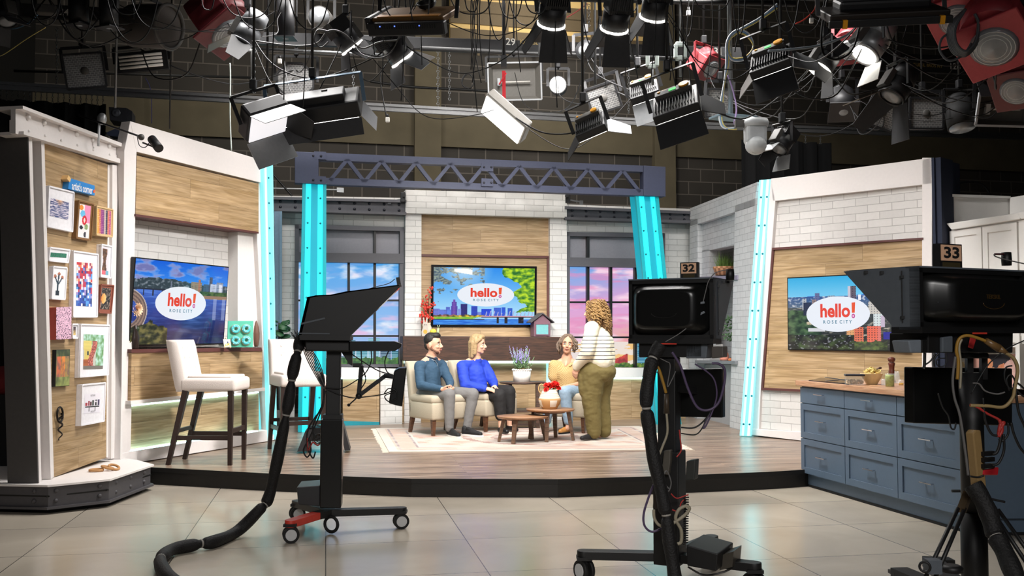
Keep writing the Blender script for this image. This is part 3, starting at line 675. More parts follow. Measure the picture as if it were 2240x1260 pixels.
def f_sea(x, y):
    w = fbm(x * 3 + y, y * 14, 4, 1.3); c = lerp((70, 82, 130), (235, 225, 235), w * 1.6 + .45)
    return lerp(c, (250, 170, 100), max(0, .75 - abs(x - .5) * 2.2 - y * 1.8))
art('framed_print', 'white framed print of rippling water at sunset, directly below the blue sign', 'picture', [(105, 406), (161, 420), (158, 508), (102, 496)], M_PWH, [(111, 433), (151, 443), (149, 481), (109, 472)], f_sea, 40, 40)
def f_abs(x, y):
    c = (245, 150, 190) if x > .45 and y < .55 else (240, 235, 235)
    if (x - .15) ** 2 / .04 + (y - .1) ** 2 / .006 < 1: c = (240, 150, 60)
    if (x - .32) ** 2 / .05 + (y - .28) ** 2 / .012 < 1: c = (110, 195, 235)
    if (x - .5) ** 2 / .05 + (y - .47) ** 2 / .02 < 1: c = (220, 40, 60)
    if (x - .5) ** 2 / .006 + (y - .47) ** 2 / .004 < 1: c = (245, 225, 215)
    if (x - .25) ** 2 / .03 + (y - .7) ** 2 / .003 < 1: c = (40, 42, 60)
    if (x - .62) ** 2 / .012 + (y - .9) ** 2 / .008 < 1: c = (60, 60, 70)
    if (x - .7) ** 2 / .03 + (y - .66) ** 2 / .008 < 1: c = lerp((90, 120, 70), (200, 220, 170), fbm(x, y, 2, 14) + .5)
    return c
art('framed_print', 'narrow walnut framed abstract print with a pink and red face', 'picture', [(171, 438), (204, 446), (198, 527), (164, 521)], M_PBR, [(175, 446), (199, 451), (194, 522), (170, 518)], f_abs, 24, 50)
def f_tex(x, y):
    s = ((225, 165, 60), (205, 120, 90), (150, 55, 130), (120, 50, 120), (190, 170, 160), (30, 50, 80), (210, 110, 90), (175, 70, 130))
    c = s[int(x * 8) % 8]; return lerp(c, (240, 220, 200), .5 if int(y * 40) % 3 == 0 and fbm(x, y, 1, 20) > 0 else .05)
art('framed_weaving', 'pine framed striped textile in purple orange and navy', 'picture', [(210, 450), (246, 458), (245, 519), (209, 514)], M_PTAN, [(213, 456), (243, 462), (242, 514), (212, 510)], f_tex, 24, 40, .02)
art('framed_print', 'small white panel with a green lettered strip in the middle', 'picture', [(108, 541), (152, 547), (148, 575), (105, 570)], M_PWH, [(111, 552), (146, 555), (145, 564), (110, 562)], lambda x, y: lerp((60, 140, 110), (30, 80, 70), fbm(x * 3, y, 3, 6) + .4), 30, 8, -.01)
def f_fig(x, y):
    w = .28 + .08 * math.sin(y * 9); c = (225, 215, 222)
    if abs(x - .42 + y * .1) < w and y > .05: c = lerp((60, 40, 35), (150, 110, 80), fbm(x, y, 3, 8) + .4)
    if y > .86: c = (220, 110, 120) if x < .55 else (110, 170, 190)
    return c
art('framed_print', 'tall thin white framed print of a dark brown figure', 'picture', [(221, 534), (243.5, 538), (241.5, 609), (219, 606)], M_PWH, [(224, 540), (239, 543), (237, 602), (222.5, 600)], f_fig, 16, 40, .01)
def f_lampp(x, y):
    c = (242, 242, 244)
    for a, h in ((.22, .3), (.5, .22), (.75, .32)):
        if (x - a) ** 2 / .012 + (y - h) ** 2 / .0035 < 1: c = (190, 120, 90)
        if abs(x - (a + (.45 - a) * min(1, max(0, (y - h) * 4)))) < .05 and h < y < h + .3: c = (50, 70, 85)
    if abs(x - .45) < .055 and .45 < y < .85: c = (40, 60, 75)
    if abs(x - .44) < .12 and .74 < y < .9: c = (35, 45, 55)
    return c
art('canvas_print', 'white canvas with a drawing of a dark street lamp with round globes', 'picture', [(115, 582), (145.5, 585), (141, 656), (111, 654)], M_PWH, [(115.5, 583), (145, 586), (140.5, 655), (111.5, 653)], f_lampp, 26, 46, .0)
def f_quilt(x, y):
    r = random.Random(int(x * 10) * 97 + int(y * 16) * 13 + 1); warm = max(0, 1 - y * 1.7)
    p = [(200, 60, 70), (235, 120, 70), (245, 200, 180), (160, 50, 90), (250, 240, 245)] if r.random() < warm else [(50, 80, 170), (90, 160, 225), (40, 60, 120), (170, 150, 210), (245, 240, 248), (190, 60, 90) if y < .7 else (70, 110, 190)]
    return r.choice(p)
art('framed_print', 'large white framed print of a patchwork of bright coloured rectangles', 'picture', [(159, 547), (214, 555), (212, 695), (158, 695)], M_PWH, [(168, 573), (202.5, 576), (201, 671), (166.5, 669)], f_quilt, 20, 48)
art('framed_print', 'redwood framed dark picture with an orange face', 'picture', [(220, 622), (248, 624), (242, 686), (215, 684)], M_PRED, [(223, 629), (243, 631), (239, 677), (218, 676)], lambda x, y: lerp((225, 130, 50), (240, 190, 120), x * 2) if (x - .3) ** 2 / .06 + (y - .5) ** 2 / .06 < 1 else lerp((25, 22, 20), (190, 170, 150), fbm(x, y, 3, 9) * 1.2 + .15), 20, 30, .005)
art('canvas_print', 'pink speckled canvas with a brick red edge', 'canvas', [(123, 672), (156.5, 671), (156, 741), (123, 743)], mat('canvas_red_edge', '#b34c40', .6), [(123, 672), (156.5, 671), (156, 741), (123, 743)], lambda x, y: (95, 60, 90) if fbm(x, y, 1, 26) > .16 else (243, 198, 220), 44, 70, .025)
art('framed_print', 'tiny white framed snapshot beside the pink speckled canvas', 'picture', [(157, 709), (169, 709), (168.5, 740), (157, 740)], M_PWH, [(158.5, 715), (166, 715), (165.5, 733), (158.5, 733)], lambda x, y: lerp((60, 45, 60), (230, 200, 120), y * 1.2 - .1 + fbm(x, y, 2, 5) * .5), 8, 14, -.005)
def f_house(x, y):
    c = lerp((100, 150, 90), (190, 225, 215), fbm(x, y, 3, 7) + .55) if y < .3 or x > .6 else (200, 200, 190)
    if x < .4 and .18 < y < .45: c = (235, 215, 120) if int(y * 60) % 2 else (205, 190, 110)
    if .05 < x < .4 and .4 < y < .72: c = (215, 195, 110)
    if .18 < x < .27 and .48 < y < .6: c = (70, 80, 80)
    if x < .45 and .72 < y < .9: c = (150, 80, 50) if int(y * 36) % 2 else (190, 110, 70)
    if abs(x - (.45 + .1 * math.sin(y * 6))) < .12 and y > .18: c = lerp((110, 40, 45), (235, 150, 130), fbm(x, y, 2, 24) + .5)
    if y > .9: c = (120, 115, 110)
    return c
art('framed_print', 'wide matted white framed print of a yellow house with flowering vine', 'picture', [(175, 708), (239.5, 710), (236.5, 821), (172, 826.5)], M_PWH, [(183, 731), (228, 733), (225, 807), (182, 808)], f_house, 46, 60, .005)
def f_horse(x, y):
    c = lerp((50, 65, 40), (150, 160, 90), y + fbm(x, y, 3, 4) * .6)
    for a, col in ((.2, (215, 110, 70)), (.55, (230, 140, 60)), (.8, (170, 140, 80))):
        if abs(x - a) < .16 and .18 < y < .75: c = lerp(col, (120, 90, 90), fbm(x, y, 3, 6) + y * .5)
    return c
art('canvas_painting', 'black edged painting of orange clad riders on grass', 'painting', [(123, 765), (153.5, 764), (152, 844), (121, 846)], M_PBK, [(123.5, 766), (153, 765), (151.5, 843), (121.5, 845)], f_horse, 26, 56, .0)
def f_city(x, y):
    c = (238, 234, 242)
    for a, w, t, col in ((.12, .07, .45, (170, 50, 60)), (.27, .05, .36, (150, 45, 60)), (.4, .05, .42, (90, 50, 55)), (.54, .06, .35, (50, 60, 55)), (.72, .05, .46, (60, 60, 60)), (.9, .05, .32, (70, 60, 100))):
        if abs(x - a) < w and t < y < .62: c = col
    if (x - .74) ** 2 / .006 + (y - .36) ** 2 / .0018 < 1: c = (120, 115, 125)
    if .63 < y < .7 and .05 < x < .95: c = (60, 60, 62)
    if .7 < y < .9 and (abs(x - .3) < .02 or abs(x - .68) < .02): c = (60, 60, 62)
    return c
pc = art('framed_print', 'white framed city skyline print, lowest on the display panel', 'picture', [(178, 841), (230, 836), (227, 922), (175, 932)], M_PWH, [(186, 862), (220, 860), (218, 902), (184, 905)], f_city, 44, 44, .01)
fq = FA
b = MB(FA); letters(b, 'PORTLAND', fq.px(203, 865, .012), .025, .0135, (90, 85, 95), fit=.09); b.build('lettering', painted('print_ink'), pc); b = MB(FA); letters(b, 'OREGON', fq.px(202, 900, .012), .022, .0135, (90, 85, 95), fit=.075); b.build('lettering', painted('print_ink'), pc)
# sign
b = MB(FA); b.ppoly([(152.5, 389.5), (207, 406), (207, 428), (149, 413)], -.035, .02)
sg = tag(b.build('hanging_sign', mat('sign_blue', '#2f86cf', .4)), "blue sign reading artist's corner at the top of the display panel", 'sign')
b = MB(FA); b.ppoly([(150, 383), (155.5, 391), (153, 399), (147, 391)], -.035, .022); b.build('pencil_tip', mat('sign_tan', '#e2b97e', .5), sg)
b = MB(FA); b.ppoly([(204, 417), (208.5, 414), (208, 421), (204.5, 422)], .02, .024); b.build('flame_tip', mat('sign_orange', '#e86a3c', .5), sg)
b = MB(FA); u0, v0, u1, v1 = 157, 406.5, 202, 415.5
a0, a1 = FA.px(u0, v0, .02), FA.px(u1, v1 + 2, .02)
letters(b, "artist's corner", ((a0[0] + a1[0]) / 2, (a0[1] + a1[1]) / 2 + .005), .1, .022, (250, 250, 250), bold=.0015, fit=abs(a1[0] - a0[0]), rot=math.atan2(a1[1] - a0[1], a1[0] - a0[0])); b.build('lettering', painted('print_ink'), sg)
# wrought iron twist on the panel
b = MB(FA); cx, cy = FA.px(135, 907, 0)
b.torus(FA.pt(cx, cy, -.015), .05, .009, FA.N, 26, 8, (.75, 1.25) if False else (1, 1.3)); tw = []
for i in range(40):
    t = i / 39; a, h = FA.px(135 + 4.5 * math.sin(t * 17) * (1 - .5 * t), 905 + 58 * t, 0); tw.append(FA.pt(a, h, -.012 + .012 * math.cos(t * 17)))
b.tube(tw, [.011 * (1 - .6 * i / 39) for i in range(40)], 8)
tag(b.build('iron_ornament', mat('black_iron', '#2b2623', .35, .7)), 'twisted black iron ring ornament low on the display panel', 'ornament')
# rope rings on the plinth
b = MB(); c = at_z(226, 1027, PLINTH + .014)
for dx, dy, r, ax in ((-.05, -.03, .055, (0, 0, 1)), (.03, .02, .05, (.25, .1, 1)), (.075, .05, .045, (.4, -.2, 1))): b.torus(c + V((dx, dy, .0 if ax == (0, 0, 1) else .015)), r, .011, ax, 20, 8)
tag(b.build('rope_rings', mat('tan_rope', '#b98a5a', .7)), 'knot of tan rope rings lying on the white plinth top', 'rope')
# dark flat end and small speaker above between panel and television wall
b = MB(yaw((at_y(255, 300, 10.2).x, 10.2, 0), 5)); f5 = b.fr; b.ppoly([(232, 290), (286, 268), (282, 345), (262, 352), (262, 300), (236, 296)], -.2, 0)
tag(b.build('navy_flat', M_NAVYD), 'navy cloth covered flat edge behind the display panel top', 'flat')
b = MB(yaw(at_y(262, 262, 10.4), 14)); sp_ = b.fr; b.ppoly([(238, 234), (276, 236), (278, 268), (240, 262)], -.3, 0); b.ppoly([(276, 236), (289, 243), (289, 275), (278, 270)], -.28, -.01)
spk = tag(b.build('monitor_speaker', mat('dark_speaker_cabinet', '#17181f', .5)), 'small dark loudspeaker on top of the navy flat', 'speaker')
b = MB(sp_); a, h = sp_.px(254, 247, 0); b.lathe([(.045, 0), (.042, .008), (.03, .004), (.012, .012), (.0, .014)], sp_.pt(a, h, 0), 18, sp_.N); b.build('driver_cone', mat('speaker_cone_grey', '#4a4c52', .4, .5), spk)
# ================================================================ televisions
def hello_logo(parent, fr, cx, cy, w, h, n, textcol=(58, 120, 145)):
    b = MB(fr); b.disc((cx, cy), w / 2, h / 2, n, (233, 238, 246)); b.build('logo_oval', painted('tv_screen', 1.0, .08), parent)
    b = MB(fr); letters(b, 'hello', (cx - w * .035, cy + h * .1), h * .52, n + .002, (228, 62, 38), bold=h * .017, fit=w * .47); b.build('logo_word', painted('tv_screen'), parent)
    b = MB(fr); x = cx + w * .245; b.flat([(x - w * .02, cy + h * .31), (x + w * .035, cy + h * .32), (x + w * .026, cy + h * .03), (x - w * .018, cy + h * .03)], n + .002, (232, 84, 36))
    b.disc((x + w * .004, cy - h * .06), w * .027, h * .065, n + .002, (196, 70, 150), k=14); b.disc((x + w * .004, cy - h * .06), w * .013, h * .03, n + .003, (236, 200, 225), k=10); b.build('logo_mark', painted('tv_screen'), parent)
    b = MB(fr); letters(b, 'R O S E', (cx - w * .115, cy - h * .22), h * .135, n + .002, textcol, bold=h * .002, fit=w * .22); b.build('logo_line', painted('tv_screen'), parent)
    b = MB(fr); letters(b, 'C I T Y', (cx + w * .13, cy - h * .22), h * .135, n + .002, textcol, bold=h * .002, fit=w * .19); b.build('logo_line', painted('tv_screen'), parent)
M_BEZ = mat('tv_bezel_black', '#0c0c0e', .25); painted('tv_screen', 1.0, .08)
def tv(label, fr, w, h, bez, fn, nx, ny, depth, logo):
    b = MB(fr); b.fbox(-w / 2, w / 2, -h / 2, h / 2, -depth, 0)
    o = tag(b.build('television', M_BEZ, bevel=.004), label, 'television')
    b = MB(fr); b.picture(-w / 2 + bez, w / 2 - bez, -h / 2 + bez, h / 2 - bez, nx, ny, fn, .0015); b.build('screen', painted('tv_screen'), o)
    hello_logo(o, fr, *logo, .004)
    return o
def bld(c, x, y, x0, x1, top, bot, col, win=0, wx=40, wy=60):
    if x0 <= x < x1 and top <= y < bot:
        if win and int(y * wy) % 2 and int(x * wx) % 2: return lerp(col, (20, 25, 40), win)
        return col
    return c
def tv_left(x, y):
    cl = fbm(x * 1.4, y * 2.6, 5, 2.3)
    if y < .3:
        c = lerp((0, 92, 215), (70, 150, 240), y * 3); c = lerp(c, (205, 205, 240), max(0, min(1, (cl + .02) * 2.6))); c = lerp(c, (95, 100, 165), max(0, min(.85, (cl - .12) * 3 + (.3 if y < .12 and x > .45 else 0))))
    else: c = lerp((60, 105, 205), (18, 28, 95), (y - .3) * 1.7); c = lerp(c, (120, 160, 235), max(0, fbm(x * 2, y * 14, 3, 2) * .9 * (1 - abs(y - .45)))); c = lerp(c, (14, 20, 60), max(0, min(.6, (y - .55) * 1.3 * (x * 1.3))))
    hill = .255 - .05 * math.sin(x * 4.2 + .4) * (x < .7) + .015 * fbm(x, 0, 3, 12)
    if hill < y < .345: c = lerp((45, 62, 70), (130, 140, 150), max(0, fbm(x, y, 2, 30)) * 1.6)
    for x0, x1, t, col in ((.0, .03, .27, (60, 80, 90)), (.36, .375, .23, (110, 120, 140)), (.58, .7, .225, (150, 135, 110)), (.66, .685, .19, (180, 120, 90)), (.72, .79, .24, (70, 95, 120)), (.785, .82, .15, (80, 85, 105)), (.8, .87, .23, (195, 205, 225)), (.87, .95, .21, (150, 165, 190)), (.9, .94, .235, (225, 228, 240)), (.5, .56, .285, (150, 165, 170))):
        c = bld(c, x, y, x0, x1, t, .36, col, .35, 120, 90)
    if .34 < y < .39 and x > .68: c = lerp((30, 60, 30), (80, 110, 50), fbm(x, y, 2, 25) + .5)
    if .39 < y < .43 and x > .72: c = (150, 120, 95)
    if .34 < y < .35 and x < .34: c = (35, 40, 55)
    if .35 < y < .42 and x < .34 and (x * 11) % 1 < .12: c = (40, 48, 70)
    r = math.hypot((x + .06) * 1.2, (y - .62) * .9)
    if .14 < r < .235 and x < .2: c = lerp((150, 125, 110), (110, 90, 85), int(r * 60) % 2)
    if .235 < r < .245 and x < .2: c = (190, 180, 175)
    if y > .72 + .35 * abs(x - .18) ** .8 * (1 if x > .18 else .9) + .03 * fbm(x, y, 2, 18) and x < .36: c = lerp((25, 32, 14), (120, 112, 62), fbm(x, y, 3, 16) + .42)
    if .42 < y < .7 and x > .78: c = lerp(c, (190, 195, 225), .5 * (math.sin(x * 60) > .3))
    return c
tl = yaw(at_y(399, 664, 10.55), 70.4, R(3.9))
FTL = Fr(tl.o, tl.S, 0, tl.N, tl.H)
t1 = tv('large television tilted forward on the left wall, showing a river and skyline', FTL, 1.551, .891, .012, tv_left, 200, 116, .05, (-.02, .0, .83, .36))
b = MB(FL); b.ppoly([(293, 566), (306, 566), (300, 760), (288, 760)], -.18, -.1); b.ppoly([(292, 752), (500, 752), (500, 758), (292, 760)], -.18, -.05); b.build('mount_panel', mat('grey_mount', '#8d8c86', .5), t1)
def tv_mid(x, y):
    c = lerp((40, 140, 235), (160, 215, 250), y * 1.35)
    g = math.hypot((x - .3) * 1.4, y); c = lerp(c, (255, 255, 245), max(0, .75 - g * 1.8))
    if y > .9: c = lerp((30, 100, 210), (80, 160, 240), fbm(x * 2, y * 12, 3, 4) + .5)
    for x0, x1, t, col in ((0, .06, .72, (120, 130, 220)), (.06, .13, .74, (105, 130, 225)), (.12, .16, .69, (90, 110, 210)), (.13, .19, .74, (100, 140, 235)), (.17, .235, .68, (90, 85, 185)), (.18, .225, .6, (95, 70, 170)), (.19, .215, .56, (120, 80, 180)), (.265, .33, .64, (45, 40, 120)), (.24, .27, .72, (130, 150, 230)), (.37, .43, .68, (45, 70, 190)), (.47, .57, .72, (25, 70, 220)), (.59, .665, .7, (60, 100, 220)), (.67, .71, .69, (40, 90, 220)), (.73, .78, .71, (55, 100, 215)), (.43, .47, .78, (120, 140, 220))):
        c = bld(c, x, y, x0, x1, t, .86, col, .2, 160, 100)
    if .83 + .015 * fbm(x, 0, 3, 14) < y < .87 and x < .5: c = lerp((70, 60, 40), (240, 200, 60) if .2 < x < .28 or .3 < x < .5 else (200, 130, 110), fbm(x, y, 2, 26) + .5)
    if .865 < y < .91 and x < .45 - (y - .865) * 2: c = lerp((120, 190, 50), (170, 200, 80), fbm(x, y, 2, 20) + .4)
    if .9 < y < .915 and x < .5: c = (40, 50, 60)
    if .845 < y < .862 and x > .47: c = (205, 150, 165)
    if .862 < y < .88 and x > .47: c = (40, 30, 40)
    if .77 + .02 * math.sin(x * 30) < y < .845 and x > .5 and abs(((x * 26) % 1) - .5 + (y - .8) * 4) < .12: c = (170, 175, 215)
    for px, w in ((.62, .025), (.7, .03), (.84, .05)):
        if px < x < px + w and .87 < y < .98: c = (20, 18, 30)
    lf = fbm(x, y, 4, 11); e = .42 - y * .9 - max(0, x - .3) * .5 if x < .5 else -1
    if lf > .34 - e * 1.05 - (0.22 if x < .1 else 0) + (.6 if y > .5 else 0): c = lerp((70, 90, 110), (150, 165, 150), fbm(x, y, 2, 40) + .5); c = lerp(c, (255, 255, 240), max(0, .7 - g * 2))
    ed = .7 + .18 * min(1, y * 1.6) - .05 * math.sin(y * 16) - max(0, y - .6) * .25
    if x > ed + .05 * fbm(x, y, 3, 9) and y < .78 + .05 * lf: c = lerp((40, 110, 40), (190, 225, 40), fbm(x, y, 3, 18) + .55)
    if .2 < x < .38 and .02 < y < .13 and abs(y - .03 - (x - .2) * .3) < .045: c = (255, 255, 250)
    return c
pm = [(943, 578), (1176, 584), (1174, 716), (946, 712)]
FM = FC.off(-.02); ca = FM.px(1060, 648)
TM = Fr(FM.pt(*ca), FC.S, R(2.2)); wq = FM.px(1175, 584)[0] - FM.px(944.5, 578)[0]
h_ = FM.px(944, 577)[1] - FM.px(945, 713)[1]
t2 = tv('television centred on the lounge back wall, showing a bridge and bright sky', TM, wq, h_, .035, tv_mid, 230, 130, .06, (.02, .02, .54 * wq, .38 * h_))
def tv_right(x, y):
    c = lerp((40, 170, 225), (130, 205, 240), y * 3)
    if .2 < y < .3 and y > .285 - .06 * math.exp(-((x - .78) / .25) ** 2) - .02 * math.sin(x * 7): c = lerp((70, 130, 220), (40, 95, 190), (y - .2) * 10)
    if y > .27: c = lerp((40, 80, 140), (95, 110, 120), (y - .27) * 5); c = lerp(c, (215, 215, 220), max(0, fbm(x, y, 2, 34)) * 1.3)
    if y > .42: c = lerp((70, 80, 82), (25, 30, 26), (y - .42) * 2); c = lerp(c, (190, 180, 165), max(0, fbm(x * 1.0, y * 2, 3, 16) - .1) * 1.6)
    if y > .45 + .25 * abs(x - .05) and x < .3: c = lerp((20, 45, 30), (80, 110, 70), fbm(x, y, 3, 16) + .5)
    for x0, x1, t, bt, col, win in ((.245, .285, .22, .36, (95, 105, 150), .2), (.36, .42, .26, .36, (150, 170, 190), .3), (.53, .6, .14, .36, (200, 195, 210), .0), (.555, .6, .14, .36, (95, 85, 100), .6), (.62, .64, .26, .33, (240, 240, 245), 0), (.13, .17, .29, .45, (180, 185, 190), .5), (.14, .215, .35, .53, (35, 45, 70), .4), (.22, .26, .31, .42, (150, 130, 125), .4),
        (.70, .81, .36, .52, (205, 200, 190), .35), (.84, .92, .27, .4, (240, 120, 80), .2), (.82, .94, .36, .5, (225, 120, 85), .3), (.86, .95, .45, .62, (190, 205, 205), .5), (.74, .82, .52, .7, (215, 225, 225), .3), (.8, .83, .55, .7, (195, 180, 200), .0),
        (.9, .99, .65, .74, (205, 110, 90), .2), (.52, .6, .69, .9, (225, 165, 110), .3), (.58, .66, .7, .92, (225, 115, 85), .55), (.685, .775, .68, .9, (235, 110, 85), .55), (.775, .8, .68, .88, (225, 120, 110), .2), (.18, .33, .71, .755, (215, 215, 220), 0), (.17, .25, .62, .66, (205, 190, 160), .2), (.82, .99, .76, .86, (35, 35, 150), .1), (.9, .99, .74, .78, (225, 215, 220), 0)):
        c = bld(c, x, y, x0, x1, t, bt, col, win, 90, 64)
    if y > .88 + .06 * fbm(x, 0, 3, 12) and .58 < x < .85: c = lerp((25, 40, 18), (85, 105, 40), fbm(x, y, 3, 22) + .5)
    if y > .8 and x < .58: c = lerp(lerp((18, 22, 20), (70, 90, 50), fbm(x, y, 3, 14) + .3), (170, 170, 180), .7 if fbm(x, y, 2, 40) > .42 else 0)
    return c
t0 = yaw(at_y(1847, 684, 11.55), -50.2, R(-.2))
FTR = Fr(t0.o, t0.S, 0, t0.N, t0.H)
t3 = tv('television on the oak panel behind the kitchen island, showing an aerial city view', FTR, 1.565, .896, .014, tv_right, 220, 126, .06, (-.09, -.015, .84, .42))
b = MB(FTR); b.fbox(-.4, .4, -.3, .3, -.14, -.06); b.build('wall_mount', M_BLACK, t3)
# ================================================================ counter ornaments of the left wall
fd = FL.off(-.02)
p = FL.px(0, 0) if False else None
cz = FL.pt(*FL.px(505, 762, .05), .05)
FD = yaw((0, 0, 0), 24); q0 = at_y(497, 758, cz.y - .12)
FD = Fr((q0.x, q0.y, cz.z + .012), FD.S, R(-4))
b = MB(FD); b.ppoly([(499, 702), (554.5, 702), (553, 759.5), (497, 759.5)], -.03, 0)
dn = tag(b.build('donut_board', mat('mint_green_board', '#52b79d', .5)), 'mint green square board with four sprinkled donuts on the left counter', 'artwork')
for u, v in ((515, 720), (538, 719.5), (515, 745), (538, 745)):
    a, h = FD.px(u, v, .0)
    b = MB(FD); b.torus(FD.pt(a, h, .012), .035, .021, FD.N, 20, 10); o = b.build('donut', mat('donut_dough', '#d9a35c', .6), dn)
    b = MB(FD); b.torus(FD.pt(a, h, .019), .0345, .0185, FD.N, 20, 10); b.build('icing', mat('turquoise_icing', '#4fbcc0', .35, var=.3, scale=60), o)
    b = MB(FD)
    for k in range(14):
        t = rnd.random() * 6.28; r = .0345 + rnd.uniform(-.011, .011); b.ball(FD.pt(a + r * math.cos(t), h + r * math.sin(t), .038 - abs(r - .0345) * .35), .004, 6, 4)
    b.build('sprinkles', mat('sugar_sprinkles', '#eef5f6', .5), o)
fe = Fr(FD.pt(-.02, 0, .12), FD.S, R(-12))
b = MB(fe); b.ppoly([(488, 742), (503.5, 742), (506, 759), (490.5, 759)], -.012, 0)
cd = tag(b.build('easel_card', mat('cream_card', '#efe9d6', .5)), 'small cream picture card on an easel before the mint donut board', 'card')
b = MB(fe); quad_pic(b, [(489.5, 744), (502.5, 744), (504.5, 756), (491.5, 756)], 14, 12, lambda x, y: (230, 190, 60) if y > .6 and fbm(x, y, 2, 5) > -.1 else ((70, 80, 110) if .5 < x < .75 and .25 < y < .55 else (245, 245, 245)), .001); b.build('print', painted('print_ink'), cd)
b = MB(fe); [b.bar(fe.pt(*fe.px(u, 757), .012), fe.pt(*fe.px(u, 762), .03), .012) for u in (491, 503)]; b.bar(fe.pt(*fe.px(495, 741), -.012), fe.pt(*fe.px(494, 738), -.02), .01); b.build('easel', mat('pale_pine', '#cdb58c', .6), cd)
bw = FL.pt(*FL.px(560, 757, -.05), -.05)
b = MB(); b.lathe([(.02, 0), (.03, .02), (.04, .09), (.042, .16), (.03, .24), (.01, .3), (.0, .32)], (bw.x, bw.y, cz.z + .01), 14)
tag(b.build('carved_figure', mat('brown_carved_wood', '#6b4a3c', .5)), 'slim brown carved figure beside the mint donut board', 'figurine')
# blush dahlia in a dark vase by the left post
def fpetals(mb, c, ax, r, rows, n, seed=1):
    rr = random.Random(seed); ax = V(ax).normalized(); x = ax.orthogonal().normalized(); y = ax.cross(x)
    for k in range(rows):
        el = R(10 + 70 * k / max(1, rows - 1)); L = r * (1 - .45 * k / rows)
        for i in range(n):
            t = 2 * math.pi * (i + .5 * (k % 2)) / n; d = (x * math.cos(t) + y * math.sin(t)); o = d * math.cos(el) + ax * math.sin(el); s = (ax.cross(d)).normalized() * (L * .28)
            q = c + o * L; m = c + o * L * .6 + ax * .004
            mb.add([c, m - s, q, m + s], [(0, 1, 2, 3)], True)
fp = FL.pt(*FL.px(296, 676, .02), .02)
fl = thing('flower_vase', 'blush dahlia in a slim dark vase at the left television wall post', 'flowers', (fp.x, fp.y, cz.z + .01))
b = MB(); fpetals(b, fp, (.8, -.55, .2), .085, 6, 16); b.ball(fp, .02); b.build('bloom', mat('blush_petals', '#ecc9a6', .6), fl)
b = MB(); b.tube([fp, fp + V((-.01, 0, -.12)), V((fp.x, fp.y, cz.z + .2))], .005); b.ball(fp + V((0, .0, -.2)), .03, 8, 6, (1.6, .5, 1)); b.build('stem', mat('dark_leaf_green', '#33422b', .6), fl)
b = MB(); b.lathe([(.035, 0), (.04, .02), (.045, .12), (.025, .2), (.03, .24)], (fp.x, fp.y, cz.z + .01), 16); b.build('vase', mat('dark_brown_glass', '#2c2320', .2), fl)
# plant by the narrow post
pl = at_y(611, 706, 13.4)
p_ = thing('fig_plant', 'dark green broad leaved plant in the gap right of the left wall column', 'plant', (pl.x, pl.y, STAGE))
b = MB(); rr = random.Random(3)
for i in range(16):
    z = pl.z + rr.uniform(-.28, .04); t = rr.uniform(0, 6.28); c = V((pl.x + .09 * math.cos(t), pl.y + .09 * math.sin(t), z)); b.ball(c, .07, 8, 6, (1, .9, .25), Euler((rr.uniform(-.7, .7), rr.uniform(-.7, .7), t)).to_matrix())
b.build('leaves', mat('deep_green_leaf', '#2a5231', .45), p_)
b = MB(); b.cyl((pl.x, pl.y, STAGE), (pl.x, pl.y, pl.z), .015); b.lathe([(.12, 0), (.15, .28), (.14, .28), (.13, .25), (0, .25)], (pl.x, pl.y, STAGE), 20); b.build('pot_and_stem', mat('dark_plant_pot', '#34332f', .6), p_)
# ================================================================ lounge furniture
M_LINEN = mat('oatmeal_linen', '#b3a792', .85, var=.07, scale=140, bump=.25)
M_LINENW = mat('cream_linen', '#d9cfc8', .85, var=.04, scale=120, bump=.2)
M_LEGW = wood('walnut_leg', '#6e4a33', '#4a2e20', 2, (3, 1), .4, seam=.2)
M_ESP = mat('espresso_wood', '#2e211c', .45, var=.12)
M_TABLEW = wood('walnut_table_top', '#b98c66', '#8a6042', 1.6, (2, .12), .4, seam=.4)
M_TABLEL = wood('walnut_table_leg', '#7d5f49', '#573f30', 2, (3, 1), .45, seam=.2)
M_DKT = wood('dark_side_table_wood', '#5f473a', '#3a2a22', 1.4, (2, .12), .45, seam=.4)
RZ = lambda d: M.Rotation(R(d), 3, 'Z')
RUGZ = STAGE + .014
# rug: woven sheet with faded medallion pattern and fringe
rug_px = [(822, 938.5), (1398, 934), (1508, 985.5), (851, 991)]
rc = [at_z(u, v, STAGE) for u, v in rug_px]
def f_rug(x, y):
    n = fbm(x * 2.2, y * 1.6, 5, 4); n2 = fbm(x + 7, y, 4, 14); c = (226, 214, 200)
    e = min(x * 1.35, (1 - x) * 1.35, y, 1 - y)
    if .045 < e < .15: c = lerp((222, 196, 180), (205, 150, 130), n2 + .3)
    if .05 < e < .058 or .14 < e < .15: c = (168, 150, 150)
    r = math.hypot((x - .5) * 1.4, y - .5)
    if e > .16: c = lerp((228, 212, 196), (204, 160, 142), max(0, n * 1.6 + .2)); c = lerp(c, (150, 150, 165), max(0, n2 * 1.2 - .1))
    if e > .16 and (.12 < r < .16 or .26 < r < .3): c = lerp(c, (150, 110, 105), .55)
    c = lerp(c, (228, 218, 206), max(0, min(.8, n2 + .2))); return tuple(x * .86 for x in c)
b = MB(); nx, ny = 130, 96
for z, col in ((RUGZ, 1),):
    for j in range(ny + 1):
        for i in range(nx + 1):
            s, t = i / nx, j / ny; p = (rc[0] * (1 - s) + rc[1] * s) * (1 - t) + (rc[3] * (1 - s) + rc[2] * s) * t; b.v.append(V((p.x, p.y, z)))
    for j in range(ny):
        for i in range(nx): q = j * (nx + 1) + i; b._face([q, q + nx + 1, q + nx + 2, q + 1], False, f_rug((i + .5) / nx, (j + .5) / ny))
